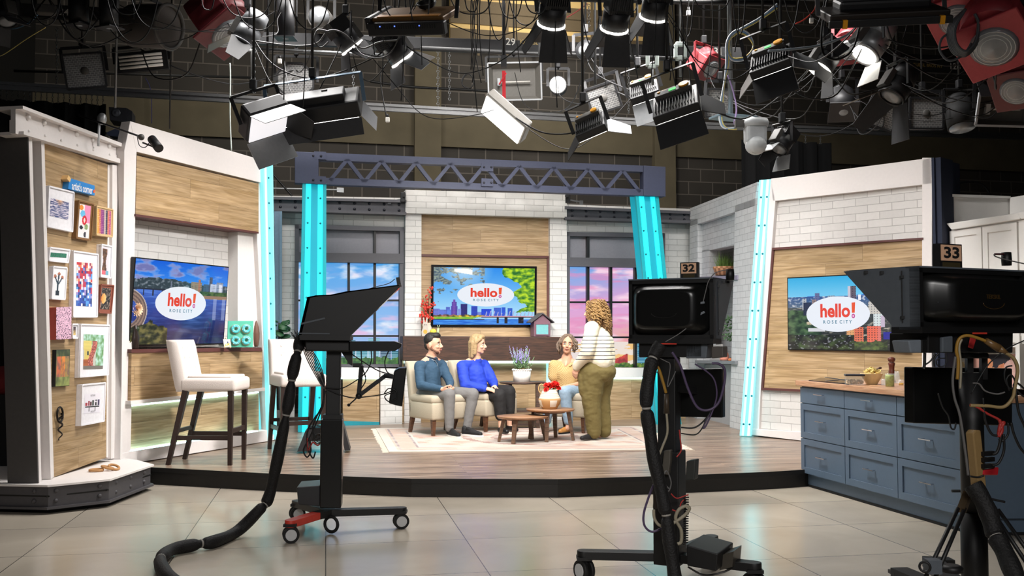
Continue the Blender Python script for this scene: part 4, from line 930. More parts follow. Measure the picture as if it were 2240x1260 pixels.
for A_, B_ in ((0, 1), (1, 2), (2, 3), (3, 0)):
    q = len(b.v); b.v += [V((p.x, p.y, z)) for p, z in ((rc[A_], STAGE), (rc[B_], STAGE), (rc[B_], RUGZ), (rc[A_], RUGZ))]; b._face([q, q + 1, q + 2, q + 3][::-1], False, (200, 185, 170))
rug = tag(b.build('area_rug', painted('rug_yarn', 0, .95)), 'large faded cream and rust patterned rug under the lounge seats', 'rug')
b = MB()
for A_, B_ in ((0, 3), (1, 2)):
    for i in range(90):
        p = rc[A_].lerp(rc[B_], (i + .5) / 90); d = (rc[0] - rc[1]).normalized() * (1 if A_ == 0 else -1)
        b.bar(p + V((0, 0, .006)), p + d * rnd.uniform(.05, .075) + V((0, rnd.uniform(-.01, .01), .003)), .01, .004)
b.build('fringe', mat('cream_fringe', '#e6dccb', .9), rug)
# armless upholstered chairs
def loc_mb(): return MB()
def slipper(label, cx, cy, face, w=.62, d=.62):
    """face: degrees the front turns from the camera towards the right"""
    t = thing('slipper_chair', label, 'chair', (cx, cy, RUGZ), None, RZ(face))
    T = wmat(t); g = lambda m: m.xform(T)
    g(MB().box((0, -.01, .31), (w, d, .22))).build('seat_base', M_LINEN, t, bevel=.025, smooth=True)
    m = MB(); m.box((0, -.02, .455), (w + .01, d - .02, .11)); g(m).build('seat_cushion', M_LINEN, t, bevel=.045, seg=4, smooth=True)
    m = MB(); prof = [(d / 2 - .02, .24), (d / 2 + .02, .5), (d / 2 + .07, .75), (d / 2 + .13, .93), (d / 2 + .02, .93), (d / 2 - .05, .75), (d / 2 - .1, .5), (d / 2 - .1, .24)]
    k = len(prof); pts = [V((x, y, z)) for x in (-w / 2, w / 2) for y, z in prof]
    m.add(pts, [tuple(range(k)), tuple(range(2 * k - 1, k - 1, -1))] + [(i, k + i, k + (i + 1) % k, (i + 1) % k) for i in range(k)]); g(m).build('backrest', M_LINEN, t, bevel=.03, seg=3, smooth=True)
    for x in (-1, 1):
        for y in (-1, 1):
            m = MB(); m.bar((x * (w / 2 - .045), y * (d / 2 - .045), .21), (x * (w / 2 - .04), y * (d / 2 - .035) + (.05 if y > 0 else 0), 0), .055, .055, (0, 1, 0), .036, .036); g(m).build('leg', M_LEGW, t)
    return t
slipper('oatmeal armless chair under the man in the blue quarter zip', -.93, 12.86, 35)
slipper('oatmeal armless chair under the woman in the royal blue top', -.37, 13.4, 48)
slipper('oatmeal armless chair under the woman in the tan short sleeve shirt', .82, 13.22, -28)
# side table with lavender
def spx(u, v, y): return at_y(u, v, y)
stp = at_y(1143, 835, 13.75); st_ = thing('side_table', 'dark wood round side table with lower shelf between the seats', 'table', (stp.x, stp.y, STAGE))
hz = stp.z
b = MB(); b.lathe([(0, -.022), (.31, -.022), (.325, -.012), (.325, .0), (0, .0)], (stp.x, stp.y, hz), 40); b.build('tabletop', M_DKT, st_)
for x, y in ((-.21, -.21), (.21, -.21), (-.17, .21), (.21, .2)):
    b = MB(); b.bar((stp.x + x, stp.y + y, hz - .02), (stp.x + x, stp.y + y, STAGE), .05, .05, (0, 1, 0)); b.build('leg', M_DKT, st_)
for z in (STAGE + .06, STAGE + .24):
    b = MB(); b.box((stp.x, stp.y, z), (.42, .42, .03)); b.build('shelf', M_DKT, st_)
lv = thing('lavender_plant', 'lavender in a scalloped white pot on the dark side table', 'potted plant', (stp.x - .01, stp.y - .05, hz))
lx, ly = stp.x - .01, stp.y - .05
b = MB(); b.lathe([(0, 0), (.115, 0), (.128, .17), (.12, .17), (.112, .05), (0, .05)], (lx, ly, hz), 30)
for i in range(26): t = 2 * math.pi * i / 26; b.ball((lx + .126 * math.cos(t), ly + .126 * math.sin(t), hz + .168), .014, 8, 5)
b.build('pot', mat('white_ceramic', '#f1ece4', .35), lv)
b = MB(); b.ball((lx, ly, hz + .15), .115, 16, 8, (1, 1, .35)); b.build('moss', mat('brown_moss', '#6b5330', .95, var=.3, bump=.8), lv)
g, fl_ = MB(), MB(); rr = random.Random(11)
for i in range(44):
    t = rr.uniform(0, 6.28); r = rr.uniform(.01, .1); a = V((lx + r * math.cos(t), ly + r * math.sin(t), hz + .17)); e = a + V((math.cos(t) * rr.uniform(.01, .1), math.sin(t) * rr.uniform(.01, .08), rr.uniform(.14, .3)))
    g.tube([a, a.lerp(e, .5) + V((0, 0, .01)), e], .004, 5)
    for k in range(5): q = a.lerp(e, rr.uniform(.05, .6)); d = V((rr.uniform(-1, 1), rr.uniform(-1, 1), .7)).normalized(); g.add([q, q + d * .025 + V((.006, 0, 0)), q + d * .05, q + d * .025 - V((.006, 0, 0))], [(0, 1, 2, 3)])
    if i < 30:
        for k in range(9): q = a.lerp(e, .62 + .06 * k); fl_.ball(q + V((rr.uniform(-.008, .008), rr.uniform(-.008, .008), 0)), .0105 - .0006 * k, 6, 4)
g.build('leaves', mat('sage_leaf', '#6f8f63', .6), lv); fl_.build('blossoms', mat('lavender_blossom', '#9d90c9', .7, var=.15), lv)
# nesting coffee tables
def coffee(label, u0, u1, v, y, legs):
    c = at_y((u0 + u1) / 2, v, y); r = (u1 - u0) / 2 / F_PX * y
    t = thing('coffee_table', label, 'table', (c.x, c.y, RUGZ))
    b = MB(); b.lathe([(0, -.025), (r - .012, -.025), (r, -.008), (r, 0), (0, 0)], c, 44); b.build('tabletop', M_TABLEW, t)
    b = MB(); b.lathe([(0, -.05), (r * .6, -.05), (r * .6, -.024), (0, -.024)], c, 24); b.build('apron', M_TABLEL, t)
    for du, dv in legs:
        p = c + V((du * r, dv * r, -.02)); q = V((c.x + du * r * 1.28, c.y + dv * r * 1.28, RUGZ)); b = MB(); b.bar(p, q, .04, .055, (-dv, du, 0), .03, .04); b.build('leg', M_TABLEL, t)
    return c, r
c1, r1 = coffee('lower round walnut coffee table tucked under its taller twin', 1087, 1199, 909.5, 11.85, ((-.72, -.1), (-.28, -.68), (.3, .62), (.72, .35)))
c2, r2 = coffee('taller round walnut coffee table carrying the basket of red flowers', 1151, 1257, 894, 12.05, ((-.66, .3), (-.15, -.72), (.72, -.25), (.2, .7)))
# woven basket with red flowers
bk = V((c2.x - .01, c2.y - .02, c2.z)); bas = thing('woven_basket', 'white and tan woven belly basket of red flowers on the taller coffee table', 'basket', bk)
prof = []
for i in range(25):
    t = i / 24; z = .235 * t; r = .085 + .05 * math.sin(min(1, t / .5) * math.pi / 2) if t < .5 else .135 - .055 * ((t - .5) / .5) ** .9
    prof.append((r + (.003 if i % 2 else 0), z))
b = MB(); b.lathe([(0, 0)] + prof + [(prof[-1][0] - .01, .235), (.06, .15), (0, .15)], bk, 36)
for f, ids in enumerate(b.f):
    z = sum(b.v[i].z for i in ids) / len(ids) - bk.z; a = math.atan2(sum(b.v[i].y - bk.y for i in ids), sum(b.v[i].x - bk.x for i in ids))
    b.c[f] = (238, 230, 214) if z > .125 or (math.sin(a * 4) > .2 and .03 < z < .11) else (196, 150, 98)
    if z > .13 and int(z * 90) % 2: b.c[f] = (205, 190, 165)
b.build('weave', painted('basket_straw', 0, .8), bas)
b = MB(); b.torus(bk + V((-.1, 0, .245)), .05, .007, (0, 1, .1), 18, 6, (.7, 1.1)); b.build('handle', mat('tan_basket_handle', '#c9a26b', .7), bas)
b = MB(); rr = random.Random(5)
for i in range(19):
    t = rr.uniform(0, 6.28); r = rr.uniform(0, .105); c = bk + V((r * math.cos(t) + .015, r * math.sin(t) * .8, .27 + rr.uniform(-.01, .06) - r * .35)); fpetals(b, c, (math.cos(t) * r * 6, math.sin(t) * r * 6 - .4, 1), .045, 4, 8); b.ball(c, .018, 8, 5)
b.build('flowers', mat('red_petals', '#dd2a22', .55, var=.1), bas)
b = MB()
for i in range(12): t = i * .52; b.tube([bk + V((.03 * math.cos(t), .03 * math.sin(t), .12)), bk + V((.08 * math.cos(t), .08 * math.sin(t), .26))], .004, 5)
b.build('stems', mat('stem_green', '#4d6a34', .6), bas)
# ornaments on the mantel
mz = FC.pt(*FC.px(1000, 736, .2), .2).z
def on_mantel(u, n=.16): a = FC.px(u, 735, n)[0]; p = FC.pt(a, 0, n); return V((p.x, p.y, mz))
p = on_mantel(1182, .14); hs = thing('little_library_house', 'small mauve wooden birdhouse style box on the mantel by the television', 'ornament', p)
fh = Fr(p, FC.S, 0); w_, h_ = .125, .22
b = MB(fh); b.fbox(-w_, w_, 0, h_, -.11, .11); b.fpoly([(-w_, h_), (w_, h_), (0, h_ + .11)], -.11, .11); b.build('box', mat('mauve_paint', '#7d5a66', .55), hs)
for s in (-1, 1):
    b = MB(fh); a0, a1 = V((0, h_ + .125, 0)), V((s * (w_ + .05), h_ - .03, 0)); b.fpoly([(0, h_ + .115), (s * (w_ + .055), h_ - .02), (s * (w_ + .055), h_ - .002), (0, h_ + .135)], -.15, .15); b.build('roof_board', mat('charcoal_roof', '#4b464a', .6), hs)
b = MB(fh); b.fbox(-w_ + .03, w_ - .03, .03, h_ - .035, .11, .114); b.build('window_pane', mat('teal_window', '#79b6b8', .15), hs)
b = MB(fh); [b.fbox(*q, .11, .122) for q in ((-w_ + .02, -w_ + .032, .02, h_ - .03), (w_ - .032, w_ - .02, .02, h_ - .03), (-w_ + .02, w_ - .02, .02, .032), (-w_ + .02, w_ - .02, h_ - .04, h_ - .028))]; b.build('window_frame', mat('mauve_paint', '#7d5a66', .55), hs)
p = on_mantel(937, .16); br_ = thing('berry_branches', 'tall branches of red berries in a vase on the mantel beside the television', 'branches', p)
b, q = MB(), MB(); rr = random.Random(21)
for i in range(13):
    tip = at_y(rr.uniform(921, 954), rr.uniform(622, 705), p.y - rr.uniform(0, .12)); a = p + V((0, 0, .16)); m_ = a.lerp(tip, .55) + V((rr.uniform(-.05, .05), 0, 0)); b.tube([a, m_, tip], [.006, .004, .003], 6)
    for k in range(9): c = m_.lerp(tip, rr.uniform(-.2, 1.05)) + V((rr.uniform(-.04, .04), rr.uniform(-.03, .03), rr.uniform(-.03, .03))); q.ball(c, rr.uniform(.011, .02), 7, 5)
b.build('twigs', mat('brown_twig', '#5b4632', .8), br_); q.build('berries', mat('red_berry', '#d13a2c', .5, var=.15), br_)
b = MB(); b.lathe([(.035, 0), (.055, .05), (.05, .13), (.03, .18), (.036, .2)], p, 16); b.build('vase', mat('pale_stoneware', '#c8bfae', .6), br_)
p = on_mantel(930, .24); rb = thing('painted_rabbit', 'painted grey rabbit cut out standing on the mantel under the berry branches', 'ornament', p)
b = MB(Fr(p, FC.S, 0)); fr_ = b.fr
b.fpoly([(-.045, 0), (.045, 0), (.055, .06), (.035, .13), (.04, .17), (.03, .2), (.035, .27), (.018, .28), (.006, .21), (-.006, .21), (-.018, .28), (-.035, .27), (-.03, .2), (-.04, .17), (-.035, .13), (-.055, .06)], -.01, .01); b.build('cutout', mat('rabbit_grey', '#b9b0a4', .6), rb)
b = MB(fr_); b.disc((0, .07), .03, .03, .012, (236, 160, 70)); b.disc((-.012, .17), .006, .008, .012, (30, 30, 30)); b.disc((.012, .17), .006, .008, .012, (30, 30, 30)); b.build('painting', painted('print_ink'), rb)
p = on_mantel(949, .24); sn = thing('snail_ornament', 'yellow shelled green snail ornament on the mantel above the man', 'ornament', p)
b = MB(); b.tube([p + V((-.06, 0, .015)), p + V((.03, 0, .02)), p + V((.06, 0, .06)), p + V((.065, 0, .12))], [.014, .018, .017, .016], 8); b.tube([p + V((.065, 0, .12)), p + V((.05, 0, .165))], .004, 5); b.tube([p + V((.065, 0, .12)), p + V((.085, 0, .165))], .004, 5); b.build('body', mat('pale_green_snail', '#b4c79a', .5), sn)
b = MB(); b.ball(p + V((-.01, 0, .065)), .048, 14, 10, (1, .6, 1)); b.build('shell', mat('yellow_shell', '#d8c23f', .5), sn)
# bar stools
def stool(label, cx, cy, face, seat=.76, sc=1.0):
    t = thing('bar_stool', label, 'stool', (cx, cy, STAGE), 'tufted bar stools by the left counter', RZ(face))
    T = wmat(t) @ M.Scale(sc, 4); g = lambda m: m.xform(T); w, d = .46, .5
    m = MB(); m.box((0, -.01, seat - .05), (w, d, .12)); g(m).build('seat', M_LINENW, t, bevel=.035, seg=4, smooth=True)
    m = MB(); m.box((0, -.02, seat + .015), (w - .06, d - .1, .035)); g(m).build('seat_crown', M_LINENW, t, bevel=.017, seg=3, smooth=True)
    m = MB(); m.bar((0, d / 2 - .03, seat - .11), (0, d / 2 + .06, seat + .36), .095, w, (0, 1, 0)) if False else None
    # slightly reclined back with a soft tufted front
    nx_, nz_ = 24, 24; pts, fs = [], []
    for side in (0, 1):
        for j in range(nz_ + 1):
            for i in range(nx_ + 1):
                x = (i / nx_ - .5) * w; h = j / nz_; z = seat - .11 + .46 * h; y0 = d / 2 - .07 + .1 * h
                tuft = 0
                for bx in (-.11, 0, .11):
                    for bz in (.1, .19, .28): tuft += math.exp(-((x - bx) ** 2 + (z - seat + .0 - bz + .0) ** 2) / .0011)
                e = min(1, min(i, nx_ - i) / 2.5) * min(1, min(j, nz_ - j) / 2.5) if True else 1
                e = math.sqrt(max(0, e)); pts.append(V((x * (.97 + .03 * e), y0 + (.09 if side else 0) + (-.022 * e + .02 * min(1, tuft) if not side else .015 * e), z)))
    n1 = (nx_ + 1) * (nz_ + 1); q = lambda i, j, s=0: s * n1 + j * (nx_ + 1) + i
    for j in range(nz_):
        for i in range(nx_): fs += [(q(i, j), q(i + 1, j), q(i + 1, j + 1), q(i, j + 1)), (q(i, j, 1), q(i, j + 1, 1), q(i + 1, j + 1, 1), q(i + 1, j, 1))]
    for i in range(nx_): fs += [(q(i, 0), q(i, 0, 1), q(i + 1, 0, 1), q(i + 1, 0)), (q(i, nz_), q(i + 1, nz_), q(i + 1, nz_, 1), q(i, nz_, 1))]
    for j in range(nz_): fs += [(q(0, j), q(0, j + 1), q(0, j + 1, 1), q(0, j, 1)), (q(nx_, j), q(nx_, j, 1), q(nx_, j + 1, 1), q(nx_, j + 1))]
    m = MB().add(pts, fs, True); g(m).build('backrest', M_LINENW, t)
    m = MB()
    for bx in (-.11, 0, .11):
        for bz in (.1, .19, .28): h = (bz + .11) / .46; m.ball((bx, d / 2 - .07 + .1 * h - .004, seat + bz), .011, 8, 5, (1, .5, 1))
    g(m).build_each('button', M_LINENW, t)
    for x in (-1, 1):
        m = MB(); m.bar((x * .2, -d / 2 + .035, seat - .1), (x * .2, -d / 2 + .035, 0), .045, .045, (0, 1, 0), .034, .034); g(m).build('leg', M_ESP, t)
        m = MB(); m.bar((x * .2, d / 2 - .06, seat - .1), (x * .2, d / 2 + .09, 0), .05, .05, (0, 1, 0), .036, .036); g(m).build('leg', M_ESP, t)
        m = MB(); m.bar((x * .2, -d / 2 + .035, .24), (x * .2, d / 2 + .03, .24), .022, .04); g(m).build('stretcher', M_ESP, t)
    m = MB(); m.bar((-.2, -d / 2 + .035, .3), (.2, -d / 2 + .035, .3), .03, .04); g(m).build('foot_rail', M_ESP, t)
    m = MB(); m.bar((-.2, d / 2 + .02, .3), (.2, d / 2 + .02, .3), .022, .035); g(m).build('stretcher', M_ESP, t)
    return t
def mid(*q): p = [at_z(u, v, STAGE) for u, v in q]; return sum(p, V()) / len(p)
s1 = mid((391, 1018), (412, 1006), (530, 1017), (543, 1004))
stool('tufted cream bar stool turned side on, nearest the left counter', s1.x - .01, s1.y, 88, .76, 1.12)
s2 = mid((566, 978), (613, 985), (735, 985), (690, 976))
stool('tufted cream bar stool facing out, partly behind the left studio camera', at_y(650, 800, 10.9).x, 10.95, 26, .76, 1.12)
# ================================================================ people
def blob(name, prims, vox, m, parent, smooth=6, wrinkle=0.0, ws=9.0):
    mb = MB()
    for p in prims:
        if p[0] == 'c':
            _, a, b_, ra, rb = p; a, b_ = V(a), V(b_); mb.ball(a, ra, 14, 9)
            if (b_ - a).length > 1e-4: mb.ball(b_, rb, 14, 9); mb.cyl(a, b_, ra, rb, 14)
        elif p[0] == 'e': mb.ball(p[1], 1.0, 18, 12, p[2], p[3] if len(p) > 3 else None)
    me = bpy.data.meshes.new(name); me.from_pydata([tuple(v) for v in mb.v], [], mb.f); me.update()
    o = bpy.data.objects.new(name, me); COL.objects.link(o)
    r = o.modifiers.new('r', 'REMESH'); r.mode = 'VOXEL'; r.voxel_size = vox; r.use_smooth_shade = True
    if smooth: s = o.modifiers.new('s', 'SMOOTH'); s.factor = .5; s.iterations = smooth
    dg = bpy.context.evaluated_depsgraph_get(); m2 = bpy.data.meshes.new_from_object(o.evaluated_get(dg)); bpy.data.objects.remove(o); bpy.data.meshes.remove(me)
    m2.name = name; m2.materials.clear(); m2.materials.append(m); off = wmat(parent).translation
    nrm = [v.normal.copy() for v in m2.vertices]
    for v, nn in zip(m2.vertices, nrm):
        if wrinkle:
            q = v.co * ws; k = noise.noise(V((q.x, q.y, q.z * 1.7))) * .6 + noise.noise(V((q.x * 2.3, q.y * 2.3, q.z * 4.4))) * .4
            v.co += nn * (k * wrinkle)
        v.co -= off
    uv = m2.uv_layers.new(name='UVMap')
    co = [v.co for v in m2.vertices]
    flat = []
    for l in m2.loops: c = co[l.vertex_index]; flat += [c.x + c.y * .6, c.z]
    uv.data.foreach_set('uv', flat)
    m2.polygons.foreach_set('use_smooth', [True] * len(m2.polygons)); m2.update()
    o = bpy.data.objects.new(name, m2); COL.objects.link(o); o.parent = parent; WM[o.name] = wmat(parent).copy(); return o
def frame3(F, U=(0, 0, 1)):
    F = V(F).normalized(); L = V(U).cross(F).normalized(); U2 = F.cross(L).normalized(); return F, L, U2
def rot3(F, L, U): return M((F, L, U)).transposed()
def head_prims(C, F, k=1.0, jaw=1.0, U=(0, 0, 1)):
    """C: centre of the skull between the ears; F: gaze"""
    F, L, U = frame3(F, U); r = rot3(F, L, U); q = lambda f, l, u: C + F * (f * k) + L * (l * k) + U * (u * k)
    P = [('e', q(-.008, 0, .03), (.096 * k, .077 * k, .098 * k), r), ('e', q(.03, 0, -.035), (.062 * k, .058 * k * jaw, .075 * k), r), ('e', q(.052, 0, -.088), (.03 * k, .032 * k * jaw, .025 * k), r),
         ('e', q(.022, 0, -.075), (.055 * k, .054 * k * jaw, .032 * k), r), ('e', q(.07, 0, .028), (.018 * k, .05 * k, .016 * k), r),
         ('c', q(.086, 0, .012), q(.108, 0, -.026), .0085 * k, .0125 * k), ('e', q(.1, .011, -.032), (.01 * k, .009 * k, .008 * k), r), ('e', q(.1, -.011, -.032), (.01 * k, .009 * k, .008 * k), r),
         ('e', q(.082, 0, -.058), (.018 * k, .025 * k, .013 * k), r), ('e', q(.062, .038, -.028), (.026 * k, .02 * k, .02 * k), r), ('e', q(.062, -.038, -.028), (.026 * k, .02 * k, .02 * k), r)]
    for s in (-1, 1): P.append(('e', q(-.012, s * .078, -.008), (.02 * k, .009 * k, .032 * k), r))
    return P
def face_parts(parent, C, F, k, iris, brow, lip, U=(0, 0, 1), smile=0.0):
    F, L, U = frame3(F, U); r = rot3(F, L, U); q = lambda f, l, u: C + F * (f * k) + L * (l * k) + U * (u * k)
    for s in (-1, 1):
        b = MB(); b.ball(q(.077, s * .031, .004), .0125 * k, 12, 8, (.8, 1.25, .8), r); o = b.build('eye', mat('eye_white', '#e8e2dc', .2), parent)
        b = MB(); b.ball(q(.0855, s * .031, .004), .0062 * k, 10, 6, (.5, 1, 1), r); b.build('iris', mat(iris[0], iris[1], .15), o)
        b = MB(); b.tube([q(.083, s * .014, .026), q(.086, s * .03, .031), q(.074, s * .05, .024)], [.0045 * k, .005 * k, .003 * k], 6); b.build('eyebrow', mat(brow[0], brow[1], .8), parent)
        b = MB(); b.tube([q(.082, s * .016, .0105), q(.0885, s * .031, .0155), q(.076, s * .046, .0095)], .0026 * k, 6); b.build('lash_line', mat('dark_lashes', '#2b1f1b', .7), parent)
    b = MB(); b.tube([q(.083, .024, -.06 + smile), q(.098, .01, -.057), q(.1, 0, -.0585), q(.098, -.01, -.057), q(.083, -.024, -.06 + smile)], [.003 * k, .0055 * k, .005 * k, .0055 * k, .003 * k], 6)
    b.tube([q(.082, .02, -.063 + smile), q(.096, 0, -.0665), q(.082, -.02, -.063 + smile)], [.003 * k, .006 * k, .003 * k], 6); b.build('lips', mat(lip[0], lip[1], .4), parent)
def hand_prims(W, D, Nn, side, k=1.0, curl=.5, spread=.02):
    """W: wrist; D: towards the fingers; Nn: out of the palm; side: +1 puts the thumb on +X of D x N"""
    D = V(D).normalized(); Nn = V(Nn); Nn = (Nn - D * Nn.dot(D)).normalized(); X = D.cross(Nn) * side
    P = [('c', W, W + D * .03 * k, .026 * k, .028 * k)]
    for x, l in ((.03, .088), (.01, .094), (-.01, .09), (-.03, .082)): P.append(('c', W + D * .02 * k + X * x * .6 * k, W + D * l * k + X * x * k, .0165 * k, .0135 * k))
    for x, l0, s in ((.031, .09, .92), (.0105, .096, 1.0), (-.0105, .092, .95), (-.031, .083, .78)):
        p = W + D * l0 * k + X * x * k; a = 0.25 + curl * .3
        for seg, rr_ in ((.042, .0098), (.028, .0088), (.022, .0078)):
            d = D * math.cos(a) + Nn * math.sin(a) + X * (x * spread * 30 * .05); q = p + d * seg * s * k; P.append(('c', p, q, rr_ * k, rr_ * .9 * k)); p = q; a += curl * .85
    t0 = W + D * .025 * k + X * .026 * k; t1 = t0 + (D * .55 + X * .7 + Nn * .35).normalized() * .042 * k; t2 = t1 + (D * .85 + X * .25 + Nn * .45).normalized() * .032 * k; t3 = t2 + (D * .95 - X * .1 + Nn * .4).normalized() * .024 * k
    return P + [('c', t0, t1, .0145 * k, .0115 * k), ('c', t1, t2, .0112 * k, .0098 * k), ('c', t2, t3, .0098 * k, .0085 * k)]
J = at_y
def shoe(parent, name, heel, toe, m, sole, h=.085, low=False, w=.042):
    heel, toe = V(heel), V(toe); z0 = heel.z; d = (toe - heel).normalized(); L = (toe - heel).length; q = lambda t, z: heel + d * (L * t) + V((0, 0, z))
    pr = [('c', q(.12, .04), q(.5, .042), w * .85, w), ('c', q(.5, .04), q(.84, .034), w, w * .8), ('c', q(.1, .04), q(.12, h if not low else .05), w * .8, w * .75)]
    if not low: pr.append(('c', q(.3, h - .01), q(.6, .06), w * .72, w * .6))
    o = blob(name, pr, .008, m, parent, 3)
    z0w = z0
    for v in o.data.vertices:
        if v.co.z + wmat(parent).translation.z < z0w + .012: v.co.z = z0w + .012 - wmat(parent).translation.z
    if sole:
        b = MB(); n = 20; s = V((-d.y, d.x, 0)); pts = []
        for i in range(n):
            t = 2 * math.pi * i / n; f = .5 - .5 * math.cos(t); pts.append(heel + d * (L * (-.02 + 1.02 * f)) + s * (math.sin(t) * w * (1.0 - .12 * math.cos(t) * 0)))
        b.add([p + V((0, 0, .0)) for p in pts] + [p + V((0, 0, .022)) for p in pts], [tuple(range(n))[::-1], tuple(range(n, 2 * n))] + [(i, (i + 1) % n, n + (i + 1) % n, n + i) for i in range(n)]); b.build('sole', sole, o)
    return o
M_SKINM = mat('skin_light_warm', '#d9a488', .5, var=.05, scale=18); M_SKINF = mat('skin_fair', '#e0ae92', .5, var=.04, scale=18); M_SKINT = mat('skin_tan', '#cf9a7c', .5, var=.04, scale=18)
LIPS = ('muted_lip', '#a9645a')
def chain(pts, rs): return [('c', pts[i], pts[i + 1], rs[i], rs[i + 1]) for i in range(len(pts) - 1)]
def hairball(C, F, k, extra, U=(0, 0, 1)):
    F, L, U = frame3(F, U); r = rot3(F, L, U); q = lambda f, l, u: C + F * (f * k) + L * (l * k) + U * (u * k)
    return [('e', q(-.022, 0, .048), (.092 * k, .083 * k, .094 * k), r)] + [('e', q(*c), tuple(x * k for x in s), r) if len(c) == 3 else c for c, s in extra], q
# ---- man in the blue quarter zip
P1 = thing('person', 'man in a slate blue quarter zip and grey trousers, sitting with clasped hands', 'person', (at_y(940, 858, 12.9).x, 12.9, RUGZ))
pel, hR, hL = J(940, 858, 12.92), J(930, 861, 12.84), J(955, 860, 13.0); kR, kL = J(983, 863, 12.44), J(1035, 862, 12.68); aR, aL = J(983, 935, 12.44), J(1021, 937, 12.66)
ch, nk, hd = J(938, 812, 12.95), J(943, 783, 12.93), J(948, 754, 12.9); sR, sL = J(917, 801, 12.8), J(966, 798, 13.04); eR, eL = J(920, 843, 12.68), J(984, 836, 12.92); wR, wL = J(966, 851, 12.46), J(985, 846, 12.6)
G1 = V((.95, -.3, .03)); dR, dL = (kR - hR), (kL - hL)
hp = hand_prims(wR, V((1, -.05, -.25)), V((.2, .5, .6)), 1, 1, .75) + hand_prims(wL, V((-.1, -.7, -.45)), V((-.6, .2, .4)), -1, 1, .8)
blob('body', head_prims(hd, G1, 1.14) + [('c', nk + V((-.005, 0, -.02)), hd + V((0, 0, -.07)), .062, .06)] + chain([nk, ch, pel], [.08, .12, .13]) + chain([sR, eR, wR], [.05, .04, .028]) + chain([sL, eL, wL], [.05, .04, .028]) + chain([hR, kR, aR], [.07, .05, .035]) + chain([hL, kL, aL], [.07, .05, .035]) + [('c', nk, sR, .06, .05), ('c', nk, sL, .06, .05)] + hp, .0062, M_SKINM, P1, 3)
M_QZIP = mat('slate_blue_knit', '#2f4a60', .85, var=.08, scale=90, bump=.2)
blob('sweater', chain([nk + V((0, 0, -.035)), ch, pel + V((0, 0, .03))], [.09, .15, .155]) + [('c', ch + V((.03, -.06, .02)), pel + V((.02, -.05, .06)), .11, .115)] + [('c', nk + V((0, 0, -.06)), sR, .066, .07), ('c', nk + V((0, 0, -.06)), sL, .066, .07)] + chain([sR, eR, wR - (wR - eR) * .06], [.072, .06, .043]) + chain([sL, eL, wL - (wL - eL) * .06], [.072, .058, .042]) + [('c', nk + V((0, 0, -.03)), nk + V((.004, 0, .012)), .078, .072)], .011, M_QZIP, P1, 7, .009, 10)
blob('trousers', [('e', pel + V((0, .02, -.03)), (.19, .17, .12))] + chain([hR, kR, aR + V((0, 0, -.005))], [.105, .078, .056]) + chain([hL, kL, aL + V((0, 0, -.005))], [.105, .078, .056]) + [('c', pel, hR, .13, .11), ('c', pel, hL, .13, .11)], .011, mat('mid_grey_trousers', '#73716f', .85, var=.05, scale=80, bump=.2), P1, 6, .006, 12)
for a, b_, hh in (((979, 953), (1007, 959.5), 0), ((1010, 952), (1058, 956.5), 0)): shoe(P1, 'shoe', at_z(*a, RUGZ), at_z(*b_, RUGZ), mat('black_knit_shoe', '#171617', .7), mat('white_rubber_sole', '#e9e6e0', .5), .095)
M_HAIRD = mat('dark_brown_hair', '#1f1916', .6, var=.25, scale=60)
hb, q = hairball(hd, G1, 1.14, [((.035, 0, .1), (.055, .062, .04)), ((-.075, 0, .0), (.03, .066, .06)), ((.0, .0, .105), (.08, .066, .035))])
blob('hair', hb[1:] + [('e', q(-.024, 0, .058), (.103, .095, .098))], .007, M_HAIRD, P1, 2, .004, 30)
Ff, Ll, Uu = frame3(G1); qh = lambda f, l, u: hd + (Ff * f + Ll * l + Uu * u) * 1.14
blob('beard', [('e', qh(.05, 0, -.087), (.034, .04, .03)), ('c', qh(.0, .054, -.05), qh(.055, .036, -.083), .016, .018), ('c', qh(.0, -.054, -.05), qh(.055, -.036, -.083), .016, .018), ('c', qh(.088, .02, -.047), qh(.088, -.02, -.047), .009, .009)], .006, mat('stubble_brown', '#6d4a3a', .8, var=.15, scale=120), P1, 2)
face_parts(P1, hd, G1, 1.14, ('brown_iris', '#3a2417'), ('dark_brow', '#241a15'), LIPS)
b = MB(); b.tube([nk + V((-.03, -.08, -.0)), nk + V((.06, -.075, -.035)), nk + V((.085, -.05, -.075)), ch + V((.13, -.1, .02))], .005, 6); b.build('zip', mat('zip_grey', '#9aa3ab', .4, .6), P1)
b = MB(); b.tube([nk + V((-.065, -.03, .018)), nk + V((-.03, -.075, .012)), nk + V((.05, -.072, -.012)), nk + V((.078, -.02, -.012)), nk + V((.04, .06, .0))], [.014, .013, .012, .014, .012], 8); b.build('shirt_collar', mat('dark_check_collar', '#2a2d35', .8), P1)
# ---- woman in royal blue
P2 = thing('person', 'woman with blonde bob in a royal blue top and black cropped trousers, sitting', 'person', (at_y(1033, 858, 13.4).x, 13.4, RUGZ))
pel, hR, hL = J(1036, 857, 13.4), J(1027, 859, 13.32), J(1048, 858, 13.46); kR, kL = J(1093, 866, 13.0), J(1114, 857, 13.22); aR, aL = J(1096, 934, 13.0), J(1114, 931, 13.2)
ch, nk, hd = J(1034, 812, 13.4), J(1040, 783, 13.38), J(1045, 754, 13.34); sR, sL = J(1011, 801, 13.26), J(1059, 798, 13.5); eR, eL = J(1018, 843, 13.12), J(1079, 835, 13.4); wR, wL = J(1063, 850, 12.98), J(1082, 845, 13.14)
G2 = V((.96, -.26, -.03))
hp = hand_prims(wR, V((1, -.1, -.2)), V((.1, .3, -.6)), 1, .92, .35) + hand_prims(wL, V((.3, -.75, -.3)), V((-.3, -.2, -.7)), -1, .92, .4)
